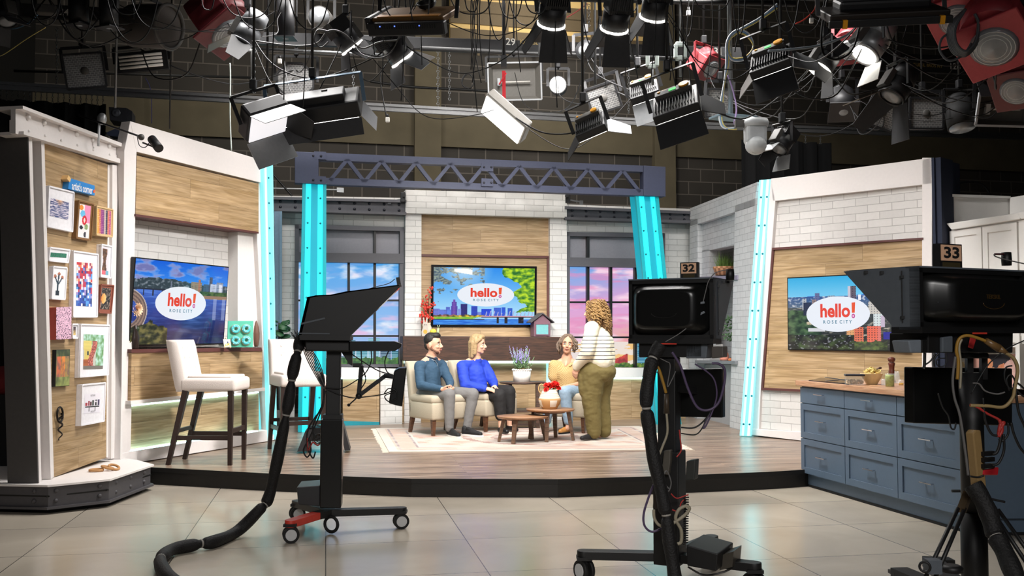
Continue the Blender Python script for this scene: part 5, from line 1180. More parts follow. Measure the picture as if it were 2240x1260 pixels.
blob('body', head_prims(hd, G2, 1.09, .93) + [('c', nk + V((0, 0, -.02)), hd + V((0, 0, -.07)), .055, .052)] + chain([nk, ch, pel], [.08, .12, .13]) + chain([sR, eR, wR], [.048, .038, .026]) + chain([sL, eL, wL], [.048, .038, .026]) + chain([hR, kR, aR, aR + V((.02, -.02, -.045))], [.07, .05, .034, .03]) + chain([hL, kL, aL, aL + V((.03, -.02, -.04))], [.07, .05, .034, .03]) + [('c', nk, sR, .05, .05), ('c', nk, sL, .05, .05)] + hp, .0062, M_SKINF, P2, 3)
blob('blouse', chain([nk + V((0, 0, -.04)), ch, pel + V((0, 0, .02))], [.085, .152, .165]) + [('c', ch + V((.05, -.05, -.02)), pel + V((.06, -.06, .06)), .115, .135)] + [('c', nk + V((0, 0, -.06)), sR, .063, .072), ('c', nk + V((0, 0, -.06)), sL, .063, .07)] + chain([sR, eR, wR - (wR - eR) * .08], [.08, .072, .048]) + chain([sL, eL, wL - (wL - eL) * .08], [.076, .068, .046]) + [('c', nk + V((0, 0, -.03)), nk + V((.004, 0, .004)), .074, .066)], .011, mat('royal_blue_cotton', '#2340b8', .75, var=.06, scale=50, bump=.15), P2, 6, .012, 9)
blob('trousers', [('e', pel + V((0, .02, -.03)), (.2, .19, .12))] + chain([hR, kR, kR.lerp(aR, .62)], [.125, .092, .078]) + chain([hL, kL, kL.lerp(aL, .58)], [.12, .09, .076]) + [('c', pel, hR, .13, .12), ('c', pel, hL, .13, .12)], .011, mat('black_trousers', '#1c1a1a', .8, var=.08, scale=60, bump=.2), P2, 6, .006, 12)
for a, b_ in (((1096, 947.5), (1112, 951)), ((1112, 943), (1134, 946.5))): shoe(P2, 'shoe', at_z(*a, RUGZ) + V((-.03, 0, 0)), at_z(*b_, RUGZ), mat('black_leather_flat', '#151314', .35), None, .05, True, .038)
Ff, Ll, Uu = frame3(G2); k = 1.09; qh = lambda f, l, u: hd + Ff * f + Ll * l + Uu * u
M_HAIRB = mat('ash_blonde_hair', '#a58a63', .6, var=.22, scale=70)
hb, q = hairball(hd, G2, k, [((.03, 0, .098), (.06, .07, .035))])
blob('hair', hb + [('c', q(-.06, s * .03, .02), q(-.075, s * .045, -.15), .06, .03) for s in (-1, 1)] + [('c', q(-.005, s * .076, .04), q(-.01, s * .082, -.11), .032, .026) for s in (-1, 1)] + [('c', q(-.04, s * .07, .02), q(-.045, s * .075, -.15), .04, .024) for s in (-1, 1)] + [('c', q(.055, s * .06, .075), q(.0, s * .08, .03), .024, .03) for s in (-1, 1)], .0075, M_HAIRB, P2, 3, .006, 40)
face_parts(P2, hd, G2, 1.09, ('grey_iris', '#4a5560'), ('light_brown_brow', '#6d523a'), LIPS)
# ---- seated woman in the tan shirt
P3 = thing('person', 'woman with wavy grey brown hair in a tan patterned shirt and light jeans, sitting', 'person', (at_y(1250, 858, 13.2).x, 13.2, RUGZ))
pel, hR, hL = J(1246, 857, 13.25), J(1234, 858, 13.28), J(1266, 858, 13.2); kR, kL = J(1204, 860, 12.9), J(1236, 858, 12.78); aR, aL = J(1195, 927, 12.98), J(1244, 928, 12.8)
ch, nk, hd = J(1236, 815, 13.22), J(1240, 783, 13.2), J(1241, 754, 13.16); sR, sL = J(1212, 800, 13.2), J(1266, 800, 13.18); eR, eL = J(1210, 838, 13.18), J(1277, 838, 13.12); wR, wL = J(1224, 848, 12.94), J(1238, 846, 12.93)
G3 = V((-.06, -1, .06)); U3 = V((.1, 0, 1))
hp = [('c', nk + V((0, -.02, -.03)), ch + V((0, -.112, .095)), .05, .018)] + hand_prims(wR, V((.85, -.3, -.3)), V((-.1, .2, -1)), -1, .9, .4) + hand_prims(wL, V((-1, -.2, -.1)), V((0, 0, -1)), 1, .9, .45)
blob('body', head_prims(hd, G3, 1.08, .92, U3) + [('c', nk + V((0, 0, -.03)), hd + V((0, .01, -.07)), .055, .052)] + chain([nk, ch, pel], [.075, .115, .13]) + chain([sR, eR, wR], [.046, .037, .026]) + chain([sL, eL, wL], [.046, .037, .026]) + chain([hR, kR, aR, aR + V((0, -.02, -.05))], [.07, .05, .034, .03]) + chain([hL, kL, aL, aL + V((-.02, -.02, -.05))], [.07, .05, .034, .03]) + [('c', nk + V((0, 0, -.02)), sR, .05, .05), ('c', nk + V((0, 0, -.02)), sL, .05, .05)] + hp, .0062, M_SKINT, P3, 3)
def check_mat():
    m, nt, bb = new_mat('tan_dotted_shirt'); lk = nt.links.new; tc = N(nt, 'ShaderNodeTexCoord'); ck = N(nt, 'ShaderNodeTexChecker'); ck.inputs['Scale'].default_value = 85; lk(tc.outputs['UV'], ck.inputs['Vector'])
    ck.inputs['Color1'].default_value = (*srgb('#c7a873'), 1); ck.inputs['Color2'].default_value = (*srgb('#a08150'), 1); lk(ck.outputs['Color'], bb.inputs['Base Color']); bb.inputs['Roughness'].default_value = .8; return m
blob('shirt', chain([ch + V((0, .02, .04)), ch, pel + V((0, 0, .05))], [.105, .15, .155]) + [('c', ch + V((.0, -.06, -.02)), pel + V((-.02, -.07, .06)), .12, .14)] + [('c', nk + V((-.03, .015, -.055)), sR + V((0, 0, -.01)), .06, .072), ('c', nk + V((.03, .015, -.055)), sL + V((0, 0, -.01)), .06, .072)] + chain([sR, sR.lerp(eR, .62)], [.08, .074]) + chain([sL, sL.lerp(eL, .62)], [.08, .074]), .011, check_mat(), P3, 6, .009, 10)
b = MB(); 
for s in (-1, 1): b.add([nk + V((s * .015, -.045, .0)), nk + V((s * .062, .0, -.005)), nk + V((s * .085, -.06, -.07)), nk + V((s * .03, -.105, -.11)), nk + V((s * .004, -.09, -.1))], [(0, 1, 2, 3, 4)] if s > 0 else [(4, 3, 2, 1, 0)])
o_ = b.build_each('collar', bpy.data.materials['tan_dotted_shirt'], P3)
blob('jeans', [('e', pel + V((0, .02, -.03)), (.19, .17, .12))] + chain([hR, kR, kR.lerp(aR, .9)], [.11, .08, .062]) + chain([hL, kL, kL.lerp(aL, .9)], [.11, .082, .064]) + [('c', pel, hR, .13, .11), ('c', pel, hL, .13, .11)], .011, mat('light_wash_denim', '#8ba0b2', .85, var=.1, scale=40, bump=.15), P3, 6, .006, 12)
for a, b_ in (((1197, 944), (1189, 949.5)), ((1250, 946), (1222, 950.5))):
    h_, t_ = at_z(*a, RUGZ), at_z(*b_, RUGZ); t_ = h_ + (t_ - h_).normalized() * .25 if (t_ - h_).length < .25 else t_
    shoe(P3, 'loafer', h_, t_, mat('tan_leather_loafer', '#b97f3f', .4), mat('black_lug_sole', '#171412', .6), .075)
M_HAIRG = mat('grey_brown_wavy_hair', '#6f5d4e', .6, var=.3, scale=60)
Ff, Ll, Uu = frame3(G3, U3); qh = lambda f, l, u: hd + (Ff * f + Ll * l + Uu * u) * 1.12
pr = [('e', qh(-.022, 0, .05), (.102, .096, .095)), ('c', qh(.045, -.03, .1), qh(.03, -.075, .02), .03, .026), ('c', qh(.045, .03, .1), qh(.025, .074, .03), .03, .024)]
b = MB(); rr = random.Random(4)
for i in range(46):
    s = -1 if i % 2 else 1; a0 = rr.uniform(-.08, .05); p0 = qh(a0 * .8, s * rr.uniform(.04, .075), rr.uniform(.03, .09)); ln = rr.uniform(.12, .19) if s < 0 else rr.uniform(.09, .15); pts = []
    for j in range(9): t = j / 8; w = math.sin(t * 9 + i) * .012; pts.append(p0 + Uu * (-ln * t) + Ll * (s * (.012 + .035 * math.sin(t * 2.6)) + w) + Ff * (-.01 + .012 * math.cos(t * 8 + i)))
    b.tube(pts, [.011 - .006 * abs(j / 8 - .4) for j in range(9)], 6)
blob('hair', pr, .0075, M_HAIRG, P3, 3, .005, 40); b.build('hair_waves', M_HAIRG, P3)
face_parts(P3, hd, G3, 1.08, ('dark_iris', '#2c2019'), ('dark_brow', '#241a15'), ('rose_lip', '#a85c56'), U3, .002)
# ---- standing woman
P4 = thing('person', 'standing woman with long curly hair, striped cream sweater and olive trousers, hand in pocket', 'person', (at_y(1305, 900, 12.08).x, 12.08, RUGZ))
F4 = V((-.9, .43, 0)).normalized(); L4 = V((-F4.y, F4.x, 0)); hip = J(1307, 806, 12.1); q = lambda f, l, z: V((hip.x, hip.y, RUGZ)) + F4 * f + L4 * l + V((0, 0, z))
HT = 1.70
nk, hd = q(.03, 0, 1.42), q(.05, 0, 1.565); sL, sR = q(0, .185, 1.36), q(0, -.185, 1.36); eL, eR = q(.03, .25, 1.07), q(.06, -.25, 1.08); wL, wR = q(.2, .19, .89), q(.22, -.19, .9)
kL, kR = q(.04, .11, .5), q(.0, -.1, .5); aL, aR = q(.01, .1, .1), q(-.05, -.1, .1); pel = q(-.01, 0, .9)
G4 = V((-.93, .36, -.12))
hp = hand_prims(wL, V((-.2, .1, -1)), V((.3, .9, 0)), 1, .95, .5) + hand_prims(wR, V((-.3, .1, -1)), V((.2, -.9, 0)), -1, .95, .5)
blob('body', head_prims(hd, G4, 1.08, .95) + [('c', nk + V((0, 0, -.02)), hd + V((0, 0, -.07)), .056, .053)] + chain([nk, q(.02, 0, 1.2), pel], [.08, .13, .14]) + chain([sL, eL, wL], [.05, .042, .028]) + chain([sR, eR, wR], [.05, .042, .028]) + chain([q(0, .1, .88), kL, aL, aL + F4 * .06 + V((0, 0, -.06))], [.09, .06, .04, .034]) + chain([q(0, -.1, .88), kR, aR, aR + F4 * .06 + V((0, 0, -.06))], [.09, .06, .04, .034]) + hp, .0065, M_SKINF, P4, 3)
def stripe_mat():
    m, nt, bb = new_mat('cream_striped_knit'); lk = nt.links.new; tc = N(nt, 'ShaderNodeTexCoord'); sp = N(nt, 'ShaderNodeSeparateXYZ'); lk(tc.outputs['Object'], sp.inputs[0])
    mo = N(nt, 'ShaderNodeMath', operation='MODULO'); mo.inputs[1].default_value = .0465; lk(sp.outputs['Z'], mo.inputs[0])
    lt = N(nt, 'ShaderNodeMath', operation='LESS_THAN'); lt.inputs[1].default_value = .0085; lk(mo.outputs[0], lt.inputs[0])
    hi = N(nt, 'ShaderNodeMath', operation='LESS_THAN'); hi.inputs[1].default_value = 1.27; lk(sp.outputs['Z'], hi.inputs[0]); lo = N(nt, 'ShaderNodeMath', operation='GREATER_THAN'); lo.inputs[1].default_value = .965; lk(sp.outputs['Z'], lo.inputs[0])
    m1 = N(nt, 'ShaderNodeMath', operation='MULTIPLY'); lk(lt.outputs[0], m1.inputs[0]); lk(hi.outputs[0], m1.inputs[1]); m2 = N(nt, 'ShaderNodeMath', operation='MULTIPLY'); lk(m1.outputs[0], m2.inputs[0]); lk(lo.outputs[0], m2.inputs[1])
    mx = N(nt, 'ShaderNodeMix', data_type='RGBA'); mx.inputs[6].default_value = (*srgb('#e9e0c8'), 1); mx.inputs[7].default_value = (*srgb('#2a2b3a'), 1); lk(m2.outputs[0], mx.inputs[0]); lk(mx.outputs[2], bb.inputs['Base Color']); bb.inputs['Roughness'].default_value = .9; return m
blob('sweater', chain([nk + V((0, 0, -.03)), q(.0, 0, 1.22), q(.0, 0, .96)], [.085, .18, .195]) + [('c', q(.05, 0, 1.15), q(.06, 0, .98), .16, .17), ('c', q(-.05, .05, 1.18), q(-.06, .06, .97), .14, .15), ('c', q(-.05, -.05, 1.18), q(-.06, -.06, .97), .14, .15)] + [('c', nk + V((0, 0, -.04)), sL, .075, .085), ('c', nk + V((0, 0, -.04)), sR, .075, .085)] + chain([sL, eL, wL - (wL - eL) * .02], [.09, .085, .06]) + chain([sR, eR, wR - (wR - eR) * .02], [.09, .085, .06]) + [('c', nk + V((0, 0, -.03)), nk + V((0, 0, .0)), .075, .068)], .011, stripe_mat(), P4, 7, .01, 8)
blob('trousers', [('e', q(-.035, 0, .83), (.2, .205, .13)), ('e', q(-.08, .08, .81), (.12, .11, .12)), ('e', q(-.08, -.08, .81), (.12, .11, .12))] + chain([q(.01, .1, .82), kL, aL + V((0, 0, .0))], [.155, .122, .088]) + chain([q(-.03, -.1, .82), kR, aR], [.15, .12, .088]) + [('c', q(.14, .12, .84), q(.1, .12, .6), .07, .1)], .011, mat('olive_cargo_cotton', '#6f6238', .85, var=.08, scale=40, bump=.15), P4, 6, .011, 9)
for a, b_ in (((1308, 961), (1267, 965.5)), ((1322, 956), (1296, 959))): shoe(P4, 'flat_shoe', at_z(*a, RUGZ), at_z(*b_, RUGZ), mat('black_woven_flat', '#1d1b1c', .6, var=.4, scale=120), None, .05, True, .038)
M_CURL = mat('honey_curly_hair', '#86673f', .55, var=.3, scale=60); M_CURL2 = mat('brown_curl_shadow', '#6a4c2e', .6, var=.3, scale=60)
Ff, Ll, Uu = frame3(G4); qh = lambda f, l, u: hd + (Ff * f + Ll * l + Uu * u) * 1.13
blob('hair', [('e', qh(-.026, 0, .042), (.106, .1, .104)), ('c', qh(-.06, 0, .0), qh(-.13, 0, -.17), .085, .075), ('c', qh(-.02, .07, .0), qh(-.07, .08, -.13), .04, .05), ('c', qh(-.02, -.07, .0), qh(-.07, -.08, -.13), .04, .05), ('c', qh(-.12, 0, -.17), qh(-.15, -.03, -.27), .065, .03)], .009, M_CURL2, P4, 4, .008, 30)
for half in range(2):
    b = MB(); rr = random.Random(8 + half)
    for i in range(85):
        a = rr.uniform(-2.3, 2.3); c0 = qh(-.03 - .088 * math.cos(a), .092 * math.sin(a), .05 + rr.uniform(-.02, .075)); ln = rr.uniform(.14, .26) * (1 if abs(a) < 1.4 else .75) + (.07 if abs(a) < .7 else 0); r0 = rr.uniform(.008, .013); ph = rr.uniform(0, 6.28); pts = []
        out = (Ff * -math.cos(a) + Ll * math.sin(a))
        for j in range(26): t = j / 25; ang = ph + t * ln * 130; pts.append(c0 + V((0, 0, -ln * t)) + out * (.012 + .04 * math.sin(min(1, t * 1.6) * 1.6)) + Ff * (-.05 * t) + V((math.cos(ang), math.sin(ang), 0)) * r0)
        b.tube(pts, .0048, 5)
    b.build('curls', M_CURL if half else mat('light_curl', '#a27f4e', .55, var=.2, scale=60), P4)
face_parts(P4, hd, G4, 1.08, ('grey_iris', '#4a5560'), ('light_brown_brow', '#6d523a'), LIPS)
# ================================================================ kitchen
M_ISL = mat('slate_blue_cabinet', '#55677a', .42, var=.03)
M_BUTCH = wood('pale_maple_worktop', '#dcaf8a', '#bf8a66', 1.5, (2.6, .13), .3, seam=.35)
M_CHROME = mat('brushed_nickel', '#c9cbd0', .2, .95)
M_GLASS = mat('clear_glass', '#eef6f6', .05, var=0, alpha=.22)
oi = at_z(1752.5, 1062, 0); FI = Fr(oi, (483, -2150, 0)); FI.o = FI.pt(0, 0, .012)
s0 = FI.px(1750.2, 860)[0]; s1 = FI.px(1845.6, 860)[0]; s2 = FI.px(1961.2, 900)[0]; wd = ((s1 - s0) + (s2 - s1)) / 2
SX = [s0, s0 + wd, s0 + 2 * wd, s0 + 3 * wd]
hT, hA, hB, hC = FI.px(1751, 844)[1], FI.px(1752, 881)[1], FI.px(1751, 957)[1], FI.px(1751, 1033)[1]
ce = at_z(2166, 1172, 0); sE = (ce - FI.o).dot(FI.S)
IS = thing('kitchen_island', 'slate blue kitchen island with nine drawers facing the stage', 'kitchen island', FI.o)
b = MB(FI); b.fbox(s0, sE, hC, hT, -.95, -.02); b.build('carcass', M_ISL, IS, bevel=.003)
b = MB(FI); b.fbox(s0 + .01, sE - .02, .02, hC, -.93, -.05); b.build('plinth_board', M_ISL, IS); b = MB(FI); b.fbox(s0 + .01, sE - .02, 0, .022, -.92, -.045); b.build('toe_strip', M_BLACKM, IS)
for c in range(3):
    a0, a1 = SX[c] + .004, SX[c + 1] - .004
    for r, (h1, h0) in enumerate(((hT - .012, hA + .004), (hA - .004, hB + .004), (hB - .004, hC + .004))):
        b = MB(FI)
        if r == 0: b.fbox(a0, a1, h0, h1, -.02, .0)
        else:
            b.fbox(a0, a1, h0, h1, -.02, -.012); t = .058
            for q in ((a0, a1, h1 - t, h1), (a0, a1, h0, h0 + t), (a0, a0 + t, h0 + t, h1 - t), (a1 - t, a1, h0 + t, h1 - t)): b.fbox(*q, -.012, .0)
        d = b.build('drawer', M_ISL, IS)
        m = (a0 + a1) / 2; hh = (h0 + h1) / 2 + (.02 if r == 0 else .015); n0 = 0 if r == 0 else -.012
        b = MB(FI); b.fbox(m - .075, m + .075, hh - .004, hh + .004, n0 + .028, n0 + .04); b.fbox(m - .055, m - .045, hh - .004, hh + .004, n0, n0 + .03); b.fbox(m + .045, m + .055, hh - .004, hh + .004, n0, n0 + .03); b.build('handle', M_CHROME, d)
# the wing that turns towards the camera
cw = FI.pt(sE, 0, 0); FW = yaw((cw.x - .01, cw.y, 0), 1)
b = MB(FW); b.fbox(0, 2.2, hC - .0, hT, -.8, 0); b.build('side_panel', M_ISL, IS); b = MB(FW); b.fbox(0.02, 2.2, .02, hC, -.75, -.05); b.build('plinth_board', M_ISL, IS); b = MB(FW); b.fbox(.02, 2.2, 0, .022, -.74, -.045); b.build('toe_strip', M_BLACKM, IS)
zt = FI.px(1743, 832, .03)[1]
b = MB(FI); b.fbox(s0 - .04, sE + .03, hT + .001, zt, -1.0, .03); wt = tag(b.build('worktop', M_BUTCH, bevel=.006), 'pale maple worktop on the slate blue kitchen island', 'worktop')
b = MB(FW); b.fbox(.05, 2.25, hT + .001, zt, -.85, .03); b.build('worktop_return', M_BUTCH, wt, bevel=.006)
def on_top(u, v): return at_z(u, v, zt)
b = MB(); q = [on_top(1769, 833.2), on_top(1857, 841.5), on_top(1884, 834), on_top(1796, 827.5)]; b.add([p + V((0, 0, .001)) for p in q] + [p + V((0, 0, .007)) for p in q], [(3, 2, 1, 0), (4, 5, 6, 7), (0, 1, 5, 4), (1, 2, 6, 5), (2, 3, 7, 6), (3, 0, 4, 7)])
tag(b.build('cooktop', mat('black_glass', '#0e0f11', .08)), 'black glass cooktop set on the maple worktop', 'cooktop')
c = on_top(1834, 836); tg = thing('tongs', 'grey kitchen tongs lying on the black cooktop', 'tongs', c)
b = MB(); b.bar(c + V((-.12, .02, .045)), c + V((.0, 0, .03)), .02, .006); b.bar(c + V((-.13, -.04, .012)), c + V((0, 0, .02)), .02, .006); b.bar(c + V((0, 0, .025)), c + V((.1, -.04, .02)), .016, .01); b.build('arms', mat('grey_steel', '#81868d', .3, .8), tg)
c = on_top(1871, 842); gc = thing('storage_box', 'clear box of nuts with a dark lid on the worktop', 'food container', c); r = RZ(-12)
b = MB(); b.box(c + V((0, .02, .038)), (.15, .11, .075), r); b.build('glass_box', M_GLASS, gc)
b = MB(); b.box(c + V((0, .02, .086)), (.165, .12, .016), r); b.build('lid', mat('dark_plastic_lid', '#23242c', .4), gc, bevel=.004)
b = MB(); rr = random.Random(2)
for i in range(60): b.ball(c + r @ V((rr.uniform(-.065, .065), rr.uniform(-.045, .045), 0)) + V((0, .02, .012 + rr.uniform(0, .03))), .012, 6, 4, (1, .8, .7))
b.build('nuts', mat('roasted_nuts', '#e6bf94', .6, var=.2), gc)
c = on_top(1907, 841); bl = thing('serving_bowl', 'cream bowl heaped with pasta on the worktop', 'bowl', c)
b = MB(); b.lathe([(0, 0), (.045, 0), (.05, .008), (.08, .06), (.097, .095), (.099, .1), (.092, .1), (.07, .05), (.04, .015), (0, .015)], c, 32); b.build('bowl_body', mat('cream_glaze', '#ecd09a', .3), bl)
b = MB()
for i in range(26):
    t = rr.uniform(0, 6.28); d = rr.uniform(0, .07); b.torus(c + V((d * math.cos(t), d * math.sin(t), .1 + .035 * (1 - d / .08) + rr.uniform(-.01, .008))), rr.uniform(.012, .022), .0055, (rr.uniform(-1, 1), rr.uniform(-1, 1), 1), 12, 6)
b.build('pasta', mat('pasta_yellow', '#dcc272', .5, var=.1), bl)
b = MB(); b.bar(c + V((.02, .01, .1)), c + V((.055, .02, .132)), .012, .008); b.tube([c + V((.055, .02, .132)), c + V((.085, .03, .145)), c + V((.1, .03, .147))], [.009, .012, .008], 8); b.build('spoon', mat('brown_spoon_handle', '#5c4138', .5), bl)
c = on_top(1946.5, 845.5); pj = thing('pesto_jar', 'glass jar of bright green pesto on the worktop', 'jar', c)
b = MB(); b.lathe([(0, .002), (.034, .002), (.036, .085), (.033, .1), (0, .1)], c, 22); b.build('pesto', mat('pesto_green', '#a2b23c', .5, var=.35, scale=60), pj)
b = MB(); b.lathe([(0, 0), (.037, 0), (.039, .09), (.035, .112), (.033, .112)], c, 22); b.build('glass', M_GLASS, pj)
c = on_top(1971.5, 843); oc = thing('oil_cup', 'small glass cup of golden oil on the worktop', 'cup', c)
b = MB(); b.lathe([(0, .002), (.018, .002), (.02, .022), (0, .022)], c, 18); b.build('oil', mat('golden_oil', '#d6a41c', .1), oc); b = MB(); b.lathe([(0, 0), (.02, 0), (.024, .05), (.022, .05)], c, 18); b.build('glass', M_GLASS, oc)
c = on_top(1962, 839); b = MB(); b.lathe([(0, 0), (.024, 0), (.027, .08), (.02, .1), (.022, .11), (.02, .11), (.015, .09), (.022, .07), (.02, .004), (0, .004)], c, 20); tag(b.build('tall_glass', M_GLASS), 'tall empty clear glass between the pesto jar and the oil cup', 'glass')
c = on_top(1933, 843); b = MB(); b.lathe([(0, 0), (.02, 0), (.022, .045), (.02, .055), (.018, .055), (.018, .005), (0, .005)], c, 18); tag(b.build('small_jar', M_GLASS), 'small empty clear jar between the cream bowl and the pesto jar', 'jar')
c = on_top(1992, 845); b = MB(); b.lathe([(0, 0), (.03, 0), (.037, .055), (.034, .055), (.028, .008), (0, .008)], c, 24); tag(b.build('ramekin', mat('white_porcelain', '#f0ebe6', .3)), 'white porcelain ramekin at the far end of the worktop group', 'ramekin')
c = on_top(1951, 836); pm = thing('pepper_mill', 'tall turned dark wood pepper mill on the worktop', 'pepper mill', c); M_MILL = mat('dark_mahogany', '#5c2f22', .3, var=.15)
b = MB(); b.lathe([(0, 0), (.036, 0), (.036, .015), (.028, .03), (.026, .07), (.03, .1), (.024, .115), (.026, .15), (.033, .175), (.022, .185), (0, .185)], c, 24); b.build('mill_body', M_MILL, pm)
b = MB(); b.lathe([(.014, .184), (.024, .19), (.035, .205), (.034, .222), (.02, .233), (0, .236)], c, 24); b.build('cap', M_MILL, pm); b = MB(); b.lathe([(.02, .183), (.021, .19)], c, 20); b.build('ring', M_CHROME, pm)
# white wall cabinets beyond the island
FKo = at_y(2069, 730, 10.9); FK = Fr((FKo.x, FKo.y, 0), (math.cos(R(-73)), math.sin(R(-73)), 0))
M_KW = mat('kitchen_white', '#ece9e4', .4, var=.01)
b = MB(yaw((at_y(2037, 730, 11.0).x, 11.0, 0), -18)); b.ppoly([(2036, 436), (2069, 427), (2069, 1010), (2036, 1010)], -.1, 0); SF = struct(b.build('wall_kitchen', M_KW))
b = MB(yaw((FKo.x, FKo.y, 0), 11)); b.ppoly([(2068, 427), (2209, 432), (2209, 640), (2068, 640)], -.1, 0); b.build('soffit', M_KW, SF); b.ppoly
b = MB(yaw(at_y(2209, 730, 11.08), -70)); b.fr.o.z = 0; b.ppoly([(2209, 432), (2300, 418), (2300, 700), (2209, 700)], -.1, 0); b.build('soffit', M_KW, SF)
b = MB(yaw((FKo.x, FKo.y, 0), 11)); b.ppoly([(2066, 424), (2211, 429), (2211, 434), (2066, 430)], -.1, .03); b.build('cap_trim', M_KW, SF)
b = MB(FK); b.ppoly([(2069, 640), (2330, 620), (2330, 1000), (2069, 1000)], -.45, -.35); b.build('backsplash', mat('backsplash_white', '#e7dfd6', .4), SF)
for i, (ua, ub) in enumerate(((2081, 2231), (2233, 2330))):
    va, vb = 503 - (ua - 2081) * .155, 503 - (ub - 2081) * .155
    t = thing('wall_cabinet', ('white shaker wall cabinet with two doors behind the studio camera marked 33', 'white shaker wall cabinet cut by the frame beside the two door one')[i], 'cabinet', FK.pt(FK.px(ua, 600)[0], 1.6, 0), 'white kitchen wall cabinets')
    b = MB(FK); b.ppoly([(ua, va), (ub, vb), (ub, 760), (ua, 752)], -.34, -.005); b.build('carcass', M_KW, t)
    b = MB(FK); b.ppoly([(ua - 12, va - 14), (ub, vb - 15), (ub, vb), (ua, va)], -.34, .05); b.build('crown_moulding', M_KW, t, bevel=.01)
    n = 2 if i == 0 else 1; sa, sb = FK.px(ua, 600)[0], FK.px(ub, 600)[0]; h1, h0 = FK.px(ua, va + 3)[1], FK.px(ua, 748)[1]
    for k in range(n):
        a0, a1 = sa + (sb - sa) * k / n + .008, sa + (sb - sa) * (k + 1) / n - .008; tt = .07
        b = MB(FK); b.fbox(a0, a1, h0, h1, -.005, .004)
        for q in ((a0, a1, h1 - tt, h1), (a0, a1, h0, h0 + tt), (a0, a0 + tt, h0 + tt, h1 - tt), (a1 - tt, a1, h0 + tt, h1 - tt)): b.fbox(*q, .004, .018)
        b.build('door', M_KW, t)
fp_ = FK.off(-.33); b = MB(fp_); b.ppoly([(2080, 775), (2228, 772), (2228, 850), (2080, 846)], -.02, .02)
fpic = tag(b.build('floral_panel', M_KW), 'pale panel with large peach and pink flowers under the wall cabinets', 'picture')
def f_flor(x, y):
    c = (246, 236, 220) if x < .3 else ((236, 180, 165) if x < .48 else (62, 62, 70) if x < .9 else (238, 188, 180))
    for a, h, r, col in ((.12, .35, .09, (240, 205, 140)), (.55, .3, .1, (235, 150, 100)), (.64, .55, .08, (240, 170, 120)), (.8, .45, .09, (232, 140, 95)), (.6, .62, .05, (110, 150, 110)), (.74, .7, .05, (120, 150, 110)), (.95, .4, .14, (245, 195, 185))):
        if (x - a) ** 2 + ((y - h) * .55) ** 2 < r * r: c = lerp(col, (255, 240, 230), .35 * (fbm(x, y, 2, 20) + .4))
    return c
b = MB(fp_); quad_pic(b, [(2082, 776), (2226, 774), (2226, 848), (2082, 844)], 90, 40, f_flor, .022); b.build('print', painted('print_ink'), fpic)
b = MB(FK); b.ppoly([(2221, 735), (2230, 735), (2232, 868), (2222, 868)], -.3, .03); tag(b.build('white_upright', M_KW), 'narrow white upright panel under the wall cabinets', 'panel')
# ornaments in the white niche wall
nz2 = FN.pt(*FN.px(1580, 603, -.2), -.2).z
def on_n(u, v, n): p = FN.px(u, v, n); return FN.pt(p[0], p[1], n)
c = on_n(1585, 600, -.2); c.z = nz2; wb = thing('wicker_planter', 'tan wicker basket of wispy green grass on the niche shelf', 'planter', c)
b = MB(); b.lathe([(0, 0), (.13, 0), (.165, .1), (.17, .125), (.155, .125), (.12, .02), (0, .02)], c, 26)
for f, ids in enumerate(b.f): k = (int((b.v[ids[0]].z - c.z) * 60) + f) % 2; b.c[f] = (214, 160, 118) if k else (165, 110, 75)
b.build('basket', painted('basket_straw', 0, .8), wb)
b = MB(); rr = random.Random(9)
for i in range(150):
    t = rr.uniform(0, 6.28); r = rr.uniform(0, .12); a = c + V((r * math.cos(t), r * math.sin(t), .11)); e = a + V((math.cos(t) * rr.uniform(0, .1), math.sin(t) * rr.uniform(0, .1), rr.uniform(.1, .26))); w = .004
    b.add([a + V((-w, 0, 0)), a + V((w, 0, 0)), e], [(0, 1, 2)])
b.build('grass_blades', mat('wispy_grass', '#64813c', .7, var=.3), wb)
c = on_n(1560, 600, -.25); c.z = nz2; gp = thing('green_shrub_pot', 'bushy light green plant in a stacked book pot at the niche shelf left end', 'plant', c)
b = MB(); [b.ball(c + V((rr.uniform(-.06, .06), rr.uniform(-.06, .06), rr.uniform(.07, .2))), .035, 6, 4) for i in range(30)]; b.build('leaves', mat('light_green_leaf', '#84a13a', .6, var=.3), gp)
b = MB(); b.lathe([(0, 0), (.06, 0), (.07, .07), (.05, .07)], c, 16); b.build('pot', mat('grey_pot', '#6d6a6d', .6), gp)
c = on_n(1549, 602, -.1); c.z = nz2; b = MB()
for i in range(5): b.ball(c + V((0, 0, .025 + .045 * i)), .026 - .002 * i, 12, 8)
tag(b.build('bead_ornament', mat('pearl_white', '#e9e2df', .3)), 'stack of pearly white balls on the niche shelf', 'ornament')
lz = FN.pt(*FN.px(1585, 790, -.1), -.1).z + .005
c = on_n(1585, 789, -.1); c.z = lz; df = thing('peach_diffuser', 'rounded peach diffuser on the lower niche counter', 'diffuser', c)
b = MB(); b.lathe([(.065, .01), (.068, .03), (.055, .11), (.03, .135), (0, .14)], c, 24); b.build('cover', mat('peach_plastic', '#e0917a', .5), df); b = MB(); b.lathe([(0, 0), (.066, 0), (.066, .01), (0, .01)], c, 24); b.build('base', mat('wood_grey_base', '#5c5350', .5), df)
c = on_n(1598, 789, -.08); c.z = lz; pk = thing('tiny_pumpkin', 'tiny orange pumpkin on the lower niche counter', 'pumpkin', c)
b = MB()
for i in range(7): t = i * .9; b.ball(c + V((.014 * math.cos(t), .014 * math.sin(t), .024)), .022, 8, 6)
b.build('pumpkin_flesh', mat('pumpkin_orange', '#cf7a4c', .5), pk); b = MB(); b.cyl(c + V((0, 0, .044)), c + V((.004, 0, .06)), .005); b.build('stem', mat('stem_brown', '#6d5a36', .7), pk)
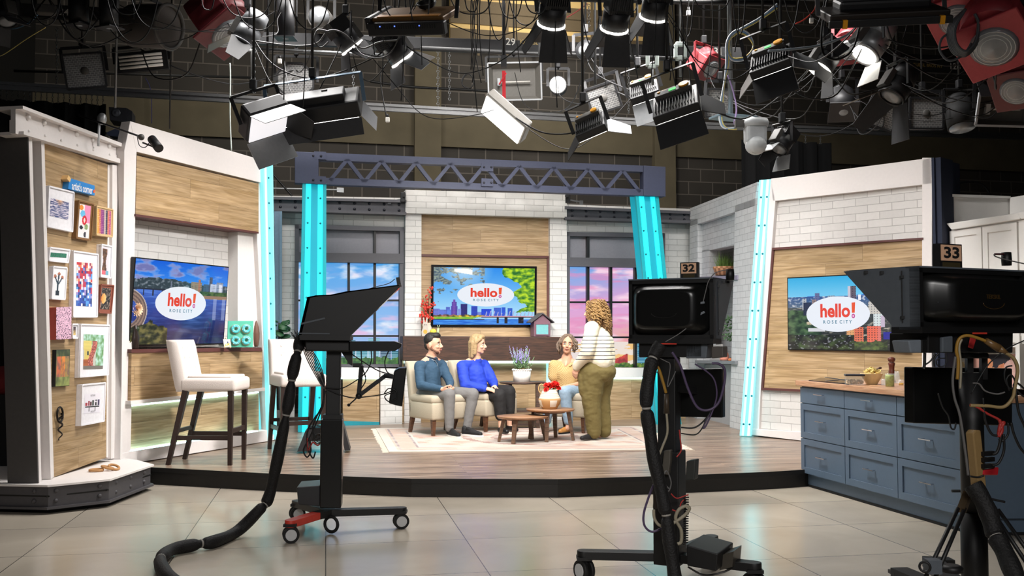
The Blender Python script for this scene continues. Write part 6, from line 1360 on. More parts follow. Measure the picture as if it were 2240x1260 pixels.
c = on_n(1605, 789, -.05); c.z = lz; b = MB()
for i in range(24): t = rr.uniform(0, 6.28); b.ball(c + V((.018 * math.cos(t), .018 * math.sin(t), rr.uniform(.03, .11))), .012, 6, 4, (1, 1, .5))
tag(b.build('succulent_plant', mat('succulent_green', '#8fa06a', .6, var=.2)), 'small pale green succulent beside the tiny pumpkin', 'plant')
b = MB(FN); b.ppoly([(1553, 755), (1577, 753), (1579, 788), (1553, 788)], -.2, -.17); tag(b.build('grey_box_frame', mat('pale_grey_card', '#b5b2ae', .6)), 'square pale grey panel on the lower niche counter beside the diffuser', 'panel')
c = on_n(1600, 700, -.3); b = MB()
for i in range(60):
    t = rr.uniform(0, 6.28); q = c + V((rr.uniform(-.1, .05), rr.uniform(-.3, .3), rr.uniform(-.3, .05))); b.ball(q, .03, 6, 4, (1, .8, .3), Euler((rr.uniform(-1, 1), rr.uniform(-1, 1), t)).to_matrix())
tag(b.build('trailing_ivy_plant', mat('ivy_green', '#5d7d58', .6, var=.3)), 'trailing ivy hanging inside the niche above the peach diffuser', 'plant')
# ================================================================ studio cameras
M_CBLK = mat('camera_black', '#0f0f10', .5, var=.1); M_CBLK2 = mat('gloss_black_moulding', '#101010', .28); M_CGRY = mat('hood_charcoal', '#50565d', .55); M_RED = mat('safety_red', '#c0392b', .45)
M_RUB = mat('black_rubber', '#0b0b0b', .7); M_WHEEL = mat('caster_grey', '#b9babb', .4)
def curve(pts, per=8):
    pts = [V(p) for p in pts]; out = []
    for i in range(len(pts) - 1):
        p0, p1, p2, p3 = pts[max(0, i - 1)], pts[i], pts[i + 1], pts[min(len(pts) - 1, i + 2)]
        for k in range(per):
            t = k / per; out.append(.5 * ((2 * p1) + (p2 - p0) * t + (2 * p0 - 5 * p1 + 4 * p2 - p3) * t * t + (3 * p1 - p0 - 3 * p2 + p3) * t ** 3))
    return out + [pts[-1]]
def cable(name, px, r, m, parent=None, y=None, per=8):
    b = MB(); b.tube(curve([at_y(p[0], p[1], p[2] if len(p) > 2 else y) for p in px], per), r, 6); return b.build(name, m, parent)
M_CAB = mat('black_cable', '#0e0e0f', .5); M_CABG = mat('grey_cable', '#5d5b5a', .5); M_CABY = mat('ochre_cable', '#8f6a22', .5); M_CABP = mat('violet_cable', '#4a3d58', .4); M_CABR = mat('red_cable', '#a02c28', .5); M_CABT = mat('beige_cable', '#8c8471', .5)
def caster(parent, p, r, ax):
    ax = V(ax).normalized(); b = MB(); c = V((p.x, p.y, r))
    for s in (-1, 1): b.cyl(c + ax * (s * .012), c + ax * (s * .036), r, None, 20)
    o = b.build('caster', M_RUB, parent); b = MB()
    for s in (-1, 1): b.cyl(c + ax * (s * .034), c + ax * (s * .04), r * .68, None, 18)
    b.build('hub', M_WHEEL, o); b = MB(); b.lathe([(.03, 0), (.03, r * .9)], (p.x, p.y, r * 1.02), 12); b.box((p.x, p.y, 2 * r + .01), (.09, .09, .02)); b.build('fork', M_CBLK, o)
def bundle(name, label, pts, r, ties, m):
    c = curve(pts, 14); n = len(c); t = tag(MB().tube(c, [r * (1 - .42 * sum(math.exp(-((i / n - q) / .012) ** 2) for q in ties)) * (1 + .05 * math.sin(i * .31)) for i in range(n)], 14).build(name, m), label, 'cable')
    for q in ties: i = int(q * n); b = MB(); b.cyl(c[i] - (c[min(n - 1, i + 1)] - c[i]).normalized() * .006, c[i] + (c[min(n - 1, i + 1)] - c[i]).normalized() * .006, r * .7, None, 12); b.build('cable_tie', mat('grey_tie', '#97938c', .5), t)
    return t
M_SLEEVE = mat('black_cable_sleeve', '#0d0c0d', .65, var=.3, scale=90, bump=.6)
# ---- left camera seen from the side
y1 = 7.35; F1 = yaw((at_y(722, 730, y1).x, y1, 0), 6); C1 = thing('studio_camera', 'black studio camera in profile with a peaked prompter hood, on the red footed pedestal', 'studio camera', F1.o)
def P(fr, px, n0, n1): b = MB(fr); b.ppoly(px, n0, n1); return b
hood = [(678, 652), (697, 648), (727, 647), (760, 640), (878, 625), (766, 735), (659, 735)]
for s in (-.2, .2): P(F1, hood, s - .004, s + .004).build('hood_side', M_CBLK, C1)
b = MB(F1); k = [F1.px(*q) for q in hood]
for i in (0, 1, 2, 3, 6):
    a, c = k[i], k[(i + 1) % 7]; b.add([F1.pt(*a, -.2), F1.pt(*c, -.2), F1.pt(*c, .2), F1.pt(*a, .2)], [(0, 1, 2, 3)])
b.build('hood_top', M_CBLK, C1)
b = MB(F1); a, c = F1.px(874, 629), F1.px(766, 733); b.add([F1.pt(*a, -.19), F1.pt(*c, -.19), F1.pt(*c, .19), F1.pt(*a, .19)], [(0, 1, 2, 3)]); b.build('beam_splitter', mat('smoked_glass', '#1a1c1e', .05), C1)
b = MB(F1); b.bar(F1.pt(*F1.px(665, 709), .205), F1.pt(*F1.px(716, 697), .205), .006, .012); b.build('hood_latch', M_CGRY, C1); b = MB(F1); b.bar(F1.pt(*F1.px(660, 729), .205), F1.pt(*F1.px(726, 730), .205), .006, .008); b.build('hood_rail', M_CGRY, C1)
P(F1, [(655, 733), (766, 735), (765, 745), (656, 744)], -.21, .21).build('base_plate', M_CBLK, C1); P(F1, [(666, 744), (765, 745), (765, 769), (668, 768)], -.15, .15).build('camera_body', M_CBLK, C1, bevel=.01)
P(F1, [(764, 747), (862, 747), (879, 752), (877, 760), (864, 768), (764, 768)], -.17, .17).build('prompter_monitor', M_CBLK2, C1, bevel=.006)
P(F1, [(745, 768), (770, 768), (770, 800), (764, 797)], -.05, .05).build('tilt_head', M_CBLK, C1)
P(F1, [(714, 766), (745, 766), (743, 915), (712, 915)], -.055, .055).build('upper_column', M_CBLK, C1, bevel=.006); P(F1, [(706, 908), (748, 908), (748, 919), (706, 919)], -.075, .075).build('column_collar', M_CBLK, C1)
P(F1, [(701, 918), (749, 918), (746, 1112), (699, 1112)], -.085, .085).build('lower_column', M_CBLK2, C1, bevel=.008)
cA, cB, cC = at_z(636, 1187, 0), at_z(877, 1156, 0), at_z(650, 1139, 0); c0 = F1.pt(0, 0, 0); zl = .135
for nm, e, m in (('leg', cB, M_CBLK), ('leg', cA, M_RED), ('leg', cC, M_CBLK)):
    b = MB(); d = (e - c0).normalized(); st = c0 if m is not M_RED else c0 + d * .13
    b.bar(V((st.x, st.y, zl + .012)), V((e.x, e.y, zl)), .085, .05); b.cyl(V((e.x, e.y, zl - .025)), V((e.x, e.y, zl + .025)), .043, None, 16); b.build(nm, m, C1, bevel=.004); caster(C1, e, .058, (.3, -1, 0) if m is not M_CBLK or e is cB else (.5, -1, 0))
b = MB(); b.bar(V((c0.x, c0.y, zl + .012)), V((c0.x, c0.y, zl + .012)) + (cA - c0).normalized() * .14, .087, .05); b.build('leg_root', M_CBLK, C1)
P(F1.off(-.05), [(649, 1066), (700, 1062), (700, 1108), (652, 1104)], -.2, .1).build('counterweight_box', mat('grey_black_box', '#2a2b2d', .4), C1, bevel=.006)
b = MB(); b.torus(c0 + V((.03, -.05, .07)), .055, .012, (.4, 1, 0), 18, 8); b.build('cable_guard', M_RUB, C1)
P(F1, [(866, 607), (874, 606), (878, 626), (869, 627)], -.03, .03).build('tally_lamp', M_CBLK, C1); cable('cable', [(864, 610), (850, 620), (820, 628), (790, 636), (752, 641), (733, 646)], .003, M_CAB, C1, y1 - .15)
# viewfinder screen on a jointed arm
P(F1, [(862, 812), (872, 806), (890, 804), (880, 890), (866, 887), (850, 882)], -.18, .1).build('viewfinder', M_CBLK2, C1, bevel=.008)
b = MB(F1); J1 = lambda u, v: F1.pt(*F1.px(u, v), .0); b.bar(J1(772, 799), J1(790, 799), .03); b.bar(J1(791, 800), J1(785, 862), .03); b.ball(J1(785, 866), .025); b.bar(J1(787, 864), J1(843, 822), .03); b.bar(J1(840, 822), J1(866, 825), .03); b.bar(J1(783, 868), J1(763, 886), .01); b.ball(J1(763, 886), .012); b.build('viewfinder_arm', M_CBLK, C1)
for i in range(7): cable('cable', [(661 + i * 2.5, 742), (664 + i * 3, 765), (676 + i * 3.4, 795 - i), (700 + i * 1.5, 838 - i * 2), (709, 850 - i)], .0045, M_CAB if i % 3 else M_CABG, C1, y1 - .09 + .01 * i)
for q in ([(709, 850), (708, 880), (700, 905), (690, 930), (676, 960), (664, 985), (672, 1000), (680, 985), (676, 960)], [(709, 852), (706, 890), (690, 912), (674, 940), (672, 975), (684, 1002), (690, 988)], [(712, 855), (705, 885), (696, 905), (684, 935), (690, 960), (700, 958)]): cable('cable', q, .006, M_CAB, C1, y1 - .1)
cable('cable', [(672, 958), (674, 985), (684, 968), (694, 974), (699, 972)], .006, M_CABR, C1, y1 - .1)
for q in ([(712, 850), (740, 862), (770, 870), (800, 868), (840, 862), (866, 850)], [(712, 848), (745, 850), (775, 835), (800, 815), (812, 790), (812, 768)], [(770, 775), (800, 795), (830, 812), (860, 820)], [(840, 862), (850, 850), (866, 855), (868, 870), (850, 878), (842, 866), (862, 858)], [(790, 768), (792, 800), (800, 830), (790, 850)], [(850, 768), (842, 790), (846, 812), (860, 822)]): cable('cable', q, .0045, M_CAB, C1, y1 - .06)
bundle('cable_bundle', 'thick sleeved black cable bundle falling from the profile camera to the floor', [at_y(657, 742, 7.3), at_y(650, 775, 7.22), at_y(641, 814, 7.2), at_y(633, 869, 7.2), at_y(620, 940, 7.2), at_y(603, 1024, 7.22), at_y(586, 1092, 7.25), at_y(566, 1117, 7.2), at_z(519, 1162, .05), at_z(469, 1184, .045), at_z(437, 1190, .045), at_z(380, 1201, .045), at_z(354, 1219, .045), at_z(352, 1236, .045), at_z(370, 1262, .045), at_z(420, 1300, .045)], .042, (.06, .16, .24, .43, .66, .81), M_SLEEVE)
b = MB(); rr = random.Random(6)
for i in range(26): p = at_y(657, 752, 7.24); q = p + V((rr.uniform(-.075, .01), rr.uniform(-.03, .03), rr.uniform(-.01, .1))); b.tube([at_y(654, 775, 7.22), p.lerp(q, .4), q], .0018, 4)
b.build('frayed_fringe', M_SLEEVE, C1)
# ---- cameras seen from behind
def prompter(label, tagno, fr, px, heading, s_out, hoodlen, y, wordmark):
    """px: corners of the back frame; s_out: +1 when the visible hood cheek is at the right"""
    t = thing('studio_camera', label, 'studio camera', (fr.o.x, fr.o.y, 0)); X = lambda u, v, n=0: fr.px(u, v, n)
    (u0, v0), (u1, v1) = px; a0, h1 = X(u0, v0); a1, h0 = X(u1, v1); D = -fr.N; tk = .022
    b = MB(fr)
    for q in ((a0, a1, h1 - tk, h1), (a0, a1, h0, h0 + tk), (a0, a0 + tk, h0, h1), (a1 - tk, a1, h0, h1)): b.fbox(*q, -.06, .0)
    b.build('monitor_frame', M_CBLK, t)
    b = MB(fr); b.fbox(a0 + tk, a1 - tk, h0 + tk, h1 - tk, -.06, -.03); b.build('monitor_back', M_CBLK, t)
    # moulded bulge, a lofted rounded rectangle
    w, h = a1 - a0 - 2 * tk, h1 - h0 - 2 * tk; cx, cz = (a0 + a1) / 2, (h0 + h1) / 2; rings = []
    for f, n in ((1, -.03), (.985, .0), (.9, .03), (.8, .065), (.74, .085), (.66, .09)):
        ring_ = []
        for i in range(36):
            tt = 2 * math.pi * i / 36; c_, s_ = math.cos(tt), math.sin(tt); e = .32; x = abs(c_) ** e * (1 if c_ > 0 else -1); z = abs(s_) ** e * (1 if s_ > 0 else -1)
            ring_.append(fr.pt(cx - s_out * w * .03 * (1 - f) * 2 + x * w / 2 * f, cz + z * h / 2 * f - h * .02 * (1 - f), n))
        rings.append(ring_)
    b = MB(fr); k = 36
    for r_ in rings: b.v += r_
    for j in range(len(rings) - 1):
        for i in range(k): b._face([j * k + i, j * k + (i + 1) % k, (j + 1) * k + (i + 1) % k, (j + 1) * k + i], True)
    b._face([(len(rings) - 1) * k + i for i in range(k)]); b.build('moulded_cover', M_CBLK2, t)
    b = MB(fr); sx = cx + s_out * w * .36
    b.bar(fr.pt(sx - s_out * .05, cz + .02, .062), fr.pt(sx + s_out * .045, cz + .005 + .03, .03), .012, .02, fr.N); b.bar(fr.pt(sx - s_out * .05, cz - .075, .062), fr.pt(sx + s_out * .045, cz - .02, .03), .012, .02, fr.N); b.build('carry_recess', M_CGRY, t)
    b = MB(fr); mx_ = cx - s_out * w * .02; pts = [fr.pt(mx_ + .075 * math.cos(q), cz - .025 + .028 * math.sin(q), .092) for q in [math.pi + math.pi * i / 14 for i in range(15)]]; b.tube(pts, .0022, 5); b.build('embossed_arc', mat('bronze_sheen', '#4d3a20', .3, .5) if wordmark else M_CBLK, t)
    if wordmark: b = MB(fr); letters(b, wordmark, (mx_, cz + .005), .028, .0915, None, bold=.0006, fit=.1, depth=.002); b.build('wordmark', mat('bronze_sheen', '#4d3a20', .3, .5), t)
    # hood cheeks, roof and sloped glass
    for ss in (a0, a1):
        b = MB(fr); b.add([fr.pt(ss, h1 + .008, -.0), fr.pt(ss, h1 + .008, -hoodlen), fr.pt(ss, h0 + .01, -.17), fr.pt(ss, h0 - .012, -.17), fr.pt(ss, h0 - .012, 0)], [(0, 1, 2, 3, 4), (4, 3, 2, 1, 0)]); o = b.build('hood_side', M_CGRY, t)
        s_ = ss + (.003 if ss == a1 else -.003); b = MB(fr); b.bar(fr.pt(s_, h1 - .01, -.1), fr.pt(s_, h0 + .02, -.1), .004, .006); b.build('seam', M_CBLK, o); b = MB(fr)
        for z, n in ((h1 - .04, -.1), (h0 + .045, -.1), (h1 - .012, -.22), (h1 - .005, -.32)): b.box(fr.pt(s_, z, n), (.014, .018, .014))
        b.build_each('latch', M_CBLK, o)
    b = MB(fr); b.add([fr.pt(a0, h1 + .008, 0), fr.pt(a1, h1 + .008, 0), fr.pt(a1, h1 + .012, -hoodlen), fr.pt(a0, h1 + .012, -hoodlen)], [(0, 1, 2, 3), (3, 2, 1, 0)]); b.fbox(a0, a1, h1, h1 + .008, -.08, .004); b.build('hood_roof', M_CGRY, t)
    b = MB(fr); b.add([fr.pt(a0, h1, -hoodlen + .02), fr.pt(a1, h1, -hoodlen + .02), fr.pt(a1, h0 + .02, -.18), fr.pt(a0, h0 + .02, -.18)], [(0, 1, 2, 3)]); b.build('beam_splitter', bpy.data.materials['smoked_glass'], t)
    b = MB(fr); b.fbox(a0, a1, h0 - .03, h0, -.17, .01); b.build('lower_rail', M_CBLK, t)
    b = MB(fr); b.fbox(mx_ - .05, mx_ + .05, h0 - .034, h0 - .026, .01, .014); b.build('red_strip', M_RED, t)
    # tally number
    ub = tagno[1]; s_c, _ = X((ub[0] + ub[2]) / 2, ub[1], -.05); q0, q1 = X(ub[0], ub[3], -.05), X(ub[2], ub[1], -.05); f5 = fr.off(-.05)
    b = MB(f5); b.fbox(q0[0], q1[0], h1 + .008, q1[1], -.04, 0); o = b.build('number_box', M_CBLK, t); hh = q1[1] - h1 - .008; b = MB(f5); b.fbox(q0[0] + .008, q1[0] - .008, h1 + .008 + hh * .3, q1[1] - .006, 0, .003); b.build('number_plate', mat('tan_number_plate', '#d8ac8c', .5), o)
    b = MB(f5); letters(b, tagno[0], ((q0[0] + q1[0]) / 2, h1 + .008 + hh * .64), hh * .62, .005, None, bold=.0022, fit=(q1[0] - q0[0]) * .68); b.build('number', M_BLACKM, o)
    b = MB(f5); b.fbox(q0[0] + .018, q1[0] - .018, h1 + .012, h1 + .012 + hh * .2, 0, .003); b.build('lens_strip', mat('dim_olive_lens', '#3b3422', .3), o)
    return t, a0, a1, h0, h1
y2 = 5.75; F2 = yaw((at_y(1467, 680, y2).x, y2, 0), -27)
C2, a0, a1, h0, h1 = prompter('black studio camera marked 32 seen from behind on a tall column pedestal', ('32', (1488, 573, 1526, 612)), F2, ((1375, 614), (1561, 741)), 0, 1, .47, y2, None)
q2 = lambda u, v, n=0: F2.pt(*F2.px(u, v, n), n)
def post(t, fr, u, v0, v1, w, name, m=M_CBLK, dep=None):
    c = at_y(u, v0, fr.o.y); b = MB(fr); a, hA_ = fr.px(u, v0, -.1); hB_ = fr.px(u, v1, -.1)[1]; b.fbox(a - w / 2, a + w / 2, hB_, hA_, -.1 - w / 2, -.1 + w / 2); return b.build(name, m, t, bevel=.006)
def slab(t, fr, px, n0, n1, name, m=M_CBLK, bev=.006): return P(fr, px, n0, n1).build(name, m, t, bevel=bev)
slab(C2, F2, [(1397, 748), (1536, 748), (1536, 782), (1397, 782)], -.25, -.02, 'camera_body'); slab(C2, F2, [(1500, 752), (1548, 752), (1545, 784), (1500, 784)], -.15, -.02, 'side_box', M_CGRY); slab(C2, F2, [(1556, 758), (1582, 758), (1582, 782), (1556, 784)], -.12, -.02, 'beige_module', mat('warm_grey_plastic', '#4d4844', .5))
post(C2, F2, 1463, 782, 990, .11, 'upper_column'); post(C2, F2, 1464, 985, 1232, .155, 'lower_column')
slab(C2, F2, [(1484, 808), (1581, 806), (1581, 914), (1484, 912)], -.3, -.24, 'program_monitor', M_CBLK2); b = MB(F2); b.bar(q2(1480, 850, -.1), q2(1520, 855, -.25), .04); b.build('monitor_arm', M_CBLK, C2)
b = MB(F2); b.lathe([(.024, 0), (.026, .03), (.024, .066), (.0, .068)], q2(1597, 613, -.25) + V((0, 0, .0)), 16); o = b.build('radio_pod', M_CBLK, C2)
cable('cable', [(1590, 590), (1565, 597), (1550, 615), (1543, 640), (1535, 670), (1520, 700), (1490, 727), (1455, 748)], .003, M_CABG, C2, y2 - .12)
cA2, cB2 = at_z(1278, 1270, 0), at_z(1650, 1300, 0); c0 = V((q2(1464, 1200, -.1).x, q2(1464, 1200, -.1).y, 0)); zl = .155
for e in (cA2, cB2, c0 + V((.35, .5, 0))):
    b = MB(); b.bar(V((c0.x, c0.y, zl + .005)), V((e.x, e.y, zl)), .085, .05); b.cyl(V((e.x, e.y, zl - .025)), V((e.x, e.y, zl + .025)), .043, None, 16); b.build('leg', M_CBLK, C2, bevel=.004); caster(C2, e, .062, (.8, .5, 0))
slab(C2, F2.off(.12), [(1501, 1192), (1570, 1212), (1567, 1250), (1503, 1238)], -.34, 0, 'power_unit'); b = MB(F2.off(.12)); b.ppoly([(1576, 1215), (1605, 1206), (1602, 1240), (1574, 1248)], -.3, -.12); b.build('power_unit_face', mat('dusty_panel', '#3a362f', .4), C2)
slab(C2, F2, [(1501, 1009), (1521, 1006), (1519, 1050), (1499, 1051)], -.1, -.02, 'junction_box', mat('box_grey', '#2b2c2a', .5)); slab(C2, F2, [(1452, 986), (1467, 984), (1466, 1012), (1462, 1040), (1447, 1036)], -.02, .02, 'power_strip', mat('grey_power_strip', '#4a463f', .5))
slab(C2, F2, [(1431, 1070), (1436, 1088), (1443, 1115), (1427, 1112)], -.02, .0, 'document_pouch', mat('dim_tan_pouch', '#3b342e', .7))
yy = y2 - .08
for q, r, m in (([(1470, 770), (1488, 800), (1505, 850), (1525, 890), (1550, 897), (1572, 880), (1584, 840), (1585, 808), (1572, 796), (1557, 795)], .008, M_CABP), ([(1520, 796), (1545, 812), (1562, 830), (1568, 860), (1562, 890), (1545, 930), (1538, 935), (1552, 905)], .005, M_CABP), ([(1430, 799), (1440, 805), (1450, 835), (1457, 860)], .009, M_CABY), ([(1458, 905), (1460, 945), (1450, 975), (1440, 1000)], .007, M_CABT), ([(1478, 812), (1470, 830), (1460, 845), (1466, 800), (1456, 790), (1430, 778)], .003, M_CABG),
               ([(1490, 935), (1520, 935), (1545, 915), (1560, 890)], .005, M_CAB), ([(1490, 948), (1520, 951), (1535, 938), (1545, 915)], .004, M_CAB), ([(1480, 1000), (1490, 985), (1488, 960), (1486, 940)], .004, M_CABR), ([(1468, 1080), (1480, 1090), (1497, 1085), (1506, 1082)], .004, M_CABR), ([(1470, 1115), (1485, 1118), (1490, 1100), (1500, 1090)], .004, M_CABR), ([(1430, 1060), (1418, 1090), (1408, 1125), (1410, 1150), (1425, 1163), (1445, 1157), (1457, 1150)], .007, M_CABP),
               ([(1457, 1152), (1480, 1140), (1500, 1125), (1508, 1112), (1500, 1107), (1485, 1115), (1478, 1135), (1490, 1160), (1490, 1185), (1482, 1190)], .01, M_CABT), ([(1430, 1115), (1432, 1135), (1445, 1150), (1470, 1145), (1495, 1130), (1506, 1118)], .009, M_CABT), ([(1448, 1035), (1455, 1060), (1462, 1075), (1468, 1055), (1458, 1030), (1450, 1050), (1464, 1070)], .004, M_CABG), ([(1505, 1240), (1540, 1258), (1580, 1252), (1606, 1240)], .006, M_CABG)): cable('cable', q, r, m, C2, yy - (.06 if m in (M_CABT,) else 0))
b = MB(); b.cyl(at_y(1458, 862, yy), at_y(1458, 905, yy), .014, .017, 12); b.build('plug', mat('brown_plug', '#3a2f22', .5), C2)
b = MB(); p, q = at_y(1501, 1088, yy), at_y(1499, 1190, yy); b.tube([p.lerp(q, i / 130) + V((.014 * math.cos(i * .95), .014 * math.sin(i * .95), 0)) for i in range(131)], .004, 5); b.build('coiled_cord', M_CAB, C2)
bundle('cable_bundle', 'black sleeved cable bundle running down the column of the camera marked 32', [at_y(u, v, y2 - .13 - d) for u, v, d in ((1446, 752, 0), (1432, 775, 0), (1424, 800, .02), (1416, 850, .02), (1414, 890, .02), (1420, 935, .02), (1430, 1000, .03), (1447, 1075, .04), (1458, 1130, .05), (1464, 1180, .06), (1473, 1240, .07), (1480, 1290, .08))], .038, (.13, .37, .72), M_SLEEVE)
# ---- right camera
y3 = 4.75; F3 = yaw((at_y(2128, 680, y3).x, y3, 0), 27)
C3, a0, a1, h0, h1 = prompter('black studio camera marked 33 seen from behind on a braced column', ('33', (2056, 535, 2104, 580)), F3, ((2011, 585), (2246, 716)), 0, -1, .47, y3, 'TEKSKIL')
q3 = lambda u, v, n=0: F3.pt(*F3.px(u, v, n), n)
slab(C3, F3, [(2030, 728), (2217, 726), (2216, 772), (2030, 772)], -.25, -.02, 'camera_body'); slab(C3, F3, [(1987, 745), (2016, 743), (2016, 772), (1993, 772)], -.12, -.02, 'grey_module', mat('cool_grey_plastic', '#6c737b', .5)); slab(C3, F3, [(2016, 743), (2029, 743), (2028, 772), (2016, 772)], -.12, -.02, 'module_end'); slab(C3, F3, [(2062, 738), (2085, 735), (2085, 771), (2062, 771)], -.02, .0, 'steel_bracket', M_CGRY)
slab(C3, F3, [(1998, 803), (2215, 806), (2215, 932), (1999, 926)], -.3, -.24, 'program_monitor', M_CBLK2)
b = MB(F3)
for u in (2120, 2151): b.bar(q3(u, 770, -.12), q3(u, 830, -.12), .03)
b.build_each('riser', M_CBLK, C3); slab(C3, F3, [(2122, 773), (2164, 773), (2164, 784), (2122, 784)], -.14, -.06, 'tilt_head')
b = MB(); c0 = V((q3(2129, 1100, -.1).x, q3(2129, 1100, -.1).y, 0)); b.cyl((c0.x, c0.y, .1), (c0.x, c0.y, at_y(2129, 1120, c0.y).z), .062, None, 24); b.build('lower_column', M_CBLK, C3); b = MB(); b.cyl((c0.x, c0.y, at_y(2129, 1125, c0.y).z), (c0.x, c0.y, at_y(2128, 815, c0.y).z), .056, None, 24); b.build('upper_column', M_CBLK, C3)
b = MB(); b.lathe([(.024, 0), (.026, .03), (.024, .07), (.0, .072)], q3(2202, 581, -.2), 16); b.build('radio_pod', M_CBLK, C3); b = MB(); b.bar(q3(2195, 556, -.2), q3(2176, 556, -.2), .009); b.build('pod_plug', mat('dark_red_plug', '#3b1518', .4), C3); cable('cable', [(2174, 556), (2180, 562), (2210, 570), (2245, 578)], .003, M_CABG, C3, y3 - .1)
for sgn, pts in ((-1, ((2103, 1112), (2034, 1266))), (1, ((2176, 1115), (2262, 1240)))):
    t_, e_ = at_y(*pts[0], y3 - .08), None; e_ = at_y(*pts[1], y3 - .3)
    for o_ in (-.016, .016): b = MB(); b.cyl(t_ + V((o_, 0, 0)), e_ + V((o_ * 1.4, 0, 0)), .0095, None, 10); b.build('brace_tube', M_CBLK, C3)
    b = MB(); b.bar(t_ + V((-sgn * .06, .06, .06)), t_ + V((0, 0, -.01)), .035, .03); b.build('brace_clamp', mat('worn_bronze', '#5a4a36', .35, .7), C3)
e_ = at_z(2056, 1258, .05)
b = MB(); b.bar(V((c0.x, c0.y, .14)), V((e_.x - .05, e_.y, .13)), .1, .06); b.build('leg', M_CBLK, C3); caster(C3, e_ + V((.04, .03, -.05)), .06, (.6, .8, 0)); b = MB(); b.torus(at_y(2023, 1240, y3 - .35), .022, .006, (.5, 1, 0), 16, 6); b.build('lock_ring', M_CBLK, C3)
b = MB(); b.lathe([(.05, 0), (.05, .02), (.035, .03)], at_y(2082, 1250, y3 - .2), 16); b.build('brake_knob', M_CBLK, C3); b = MB(); b.box(at_y(2040, 1238, y3 - .3), (.06, .06, .06)); b.build('leg_block', M_CGRY, C3)
for e2 in (V((.75, .1, 0)), V((-.1, .7, 0))): b = MB(); b.bar(V((c0.x, c0.y, .14)), V((c0.x, c0.y, .13)) + e2, .1, .06); b.build('leg', M_CBLK, C3); caster(C3, c0 + e2, .06, (.6, .8, 0))
slab(C3, F3, [(2129, 948), (2135, 941), (2146, 941), (2150, 980), (2160, 1084), (2142, 1080)], -.02, .025, 'power_strip', mat('tan_power_strip', '#8a7048', .5)); slab(C3, F3, [(2152, 1028), (2186, 1022), (2184, 1040), (2151, 1040)], -.0, .03, 'red_adapter', mat('red_adapter_plastic', '#b01f28', .4))
b = MB(F3)
for v in (993, 1006, 1020): b.bar(q3(2148, v, .03), q3(2172, v - 2, .03), .022, .02)
b.build_each('plug', M_CBLK, C3)
slab(C3, F3, [(2124, 737), (2133, 736), (2135, 744), (2129, 763), (2119, 760)], .0, .006, 'red_tag', mat('red_tag_plastic', '#a32a2a', .35), .002)
yy = y3 - .1
for q, r, m in (([(2094, 830), (2096, 790), (2092, 765), (2098, 742), (2115, 734), (2140, 740), (2160, 748)], .008, M_CABY), ([(2100, 850), (2102, 800), (2098, 760), (2104, 742)], .006, M_CABT), ([(2200, 772), (2218, 785), (2226, 810), (2220, 845), (2215, 870), (2195, 890), (2160, 888), (2122, 887)], .0085, mat('tan_cable', '#8f7a52', .5)), ([(2090, 780), (2084, 830), (2088, 870), (2100, 910), (2112, 990), (2118, 1040)], .006, M_CABG), ([(2122, 885), (2140, 892), (2160, 905), (2185, 918), (2192, 930)], .006, M_CABR), ([(2186, 918), (2192, 940), (2184, 955), (2188, 930), (2196, 925), (2184, 945)], .008, M_CABR),
               ([(2222, 855), (2228, 900), (2240, 930), (2250, 960)], .006, M_CAB), ([(2212, 925), (2218, 950), (2232, 980), (2250, 1000)], .006, M_CAB), ([(2150, 870), (2156, 920), (2170, 950), (2188, 952)], .006, M_CAB), ([(2190, 950), (2186, 975), (2180, 990), (2172, 994)], .007, M_CAB), ([(2195, 950), (2196, 985), (2185, 1012), (2172, 1018)], .006, M_CAB), ([(2205, 925), (2205, 950), (2192, 965), (2185, 960)], .005, M_CAB), ([(2240, 745), (2200, 765), (2160, 800), (2124, 862)], .003, M_CAB), ([(2128, 838), (2142, 840), (2155, 855), (2180, 862), (2198, 858)], .004, M_CABG),
               ([(2214, 800), (2200, 805), (2198, 830), (2210, 850), (2222, 840), (2212, 820), (2202, 830), (2208, 855)], .004, M_CAB), ([(2023, 772), (2022, 800), (2020, 806)], .007, M_CAB), ([(2020, 800), (2035, 790), (2046, 774)], .004, M_CAB), ([(2044, 802), (2044, 785), (2054, 772)], .004, M_CAB), ([(2070, 772), (2071, 788), (2066, 800), (2052, 800), (2048, 790), (2056, 784), (2068, 784)], .003, M_CAB), ([(2240, 850), (2225, 838), (2218, 845), (2236, 865), (2250, 870)], .005, M_CAB), ([(2052, 860), (2062, 890), (2075, 910), (2080, 935), (2088, 938), (2091, 925)], .004, M_CAB),
               ([(2082, 1074), (2100, 1074)], .007, M_CAB), ([(2140, 1084), (2170, 1092), (2198, 1098)], .006, M_CAB), ([(2122, 1042), (2140, 1044), (2152, 1040)], .005, M_CAB)): cable('cable', q, r, m, C3, yy)
b = MB(); b.cyl(at_y(2156, 745, yy), at_y(2185, 762, yy), .014, .02, 12); b.cyl(at_y(2185, 762, yy), at_y(2203, 772, yy), .018, .008, 12); b.build('inline_connector', mat('amber_plastic', '#6d5230', .35), C3)
bundle('cable_bundle', 'black sleeved cable bundle trailing off the column of the camera marked 33', [at_y(u, v, y3 - .1 - d) for u, v, d in ((2128, 1060, 0), (2150, 1095, .03), (2165, 1130, .05), (2176, 1167, .08), (2196, 1205, .14), (2218, 1255, .22), (2240, 1310, .3))], .042, (.52,), M_SLEEVE)
b = MB(); q = at_z(2178, 1199, 0); b.box(q + V((0, 0, .001)), (.05, .03, .001)); tag(b.build('floor_tape', mat('red_tape', '#d02436', .5)), 'small red tape mark on the concrete floor by the braced column', 'tape')
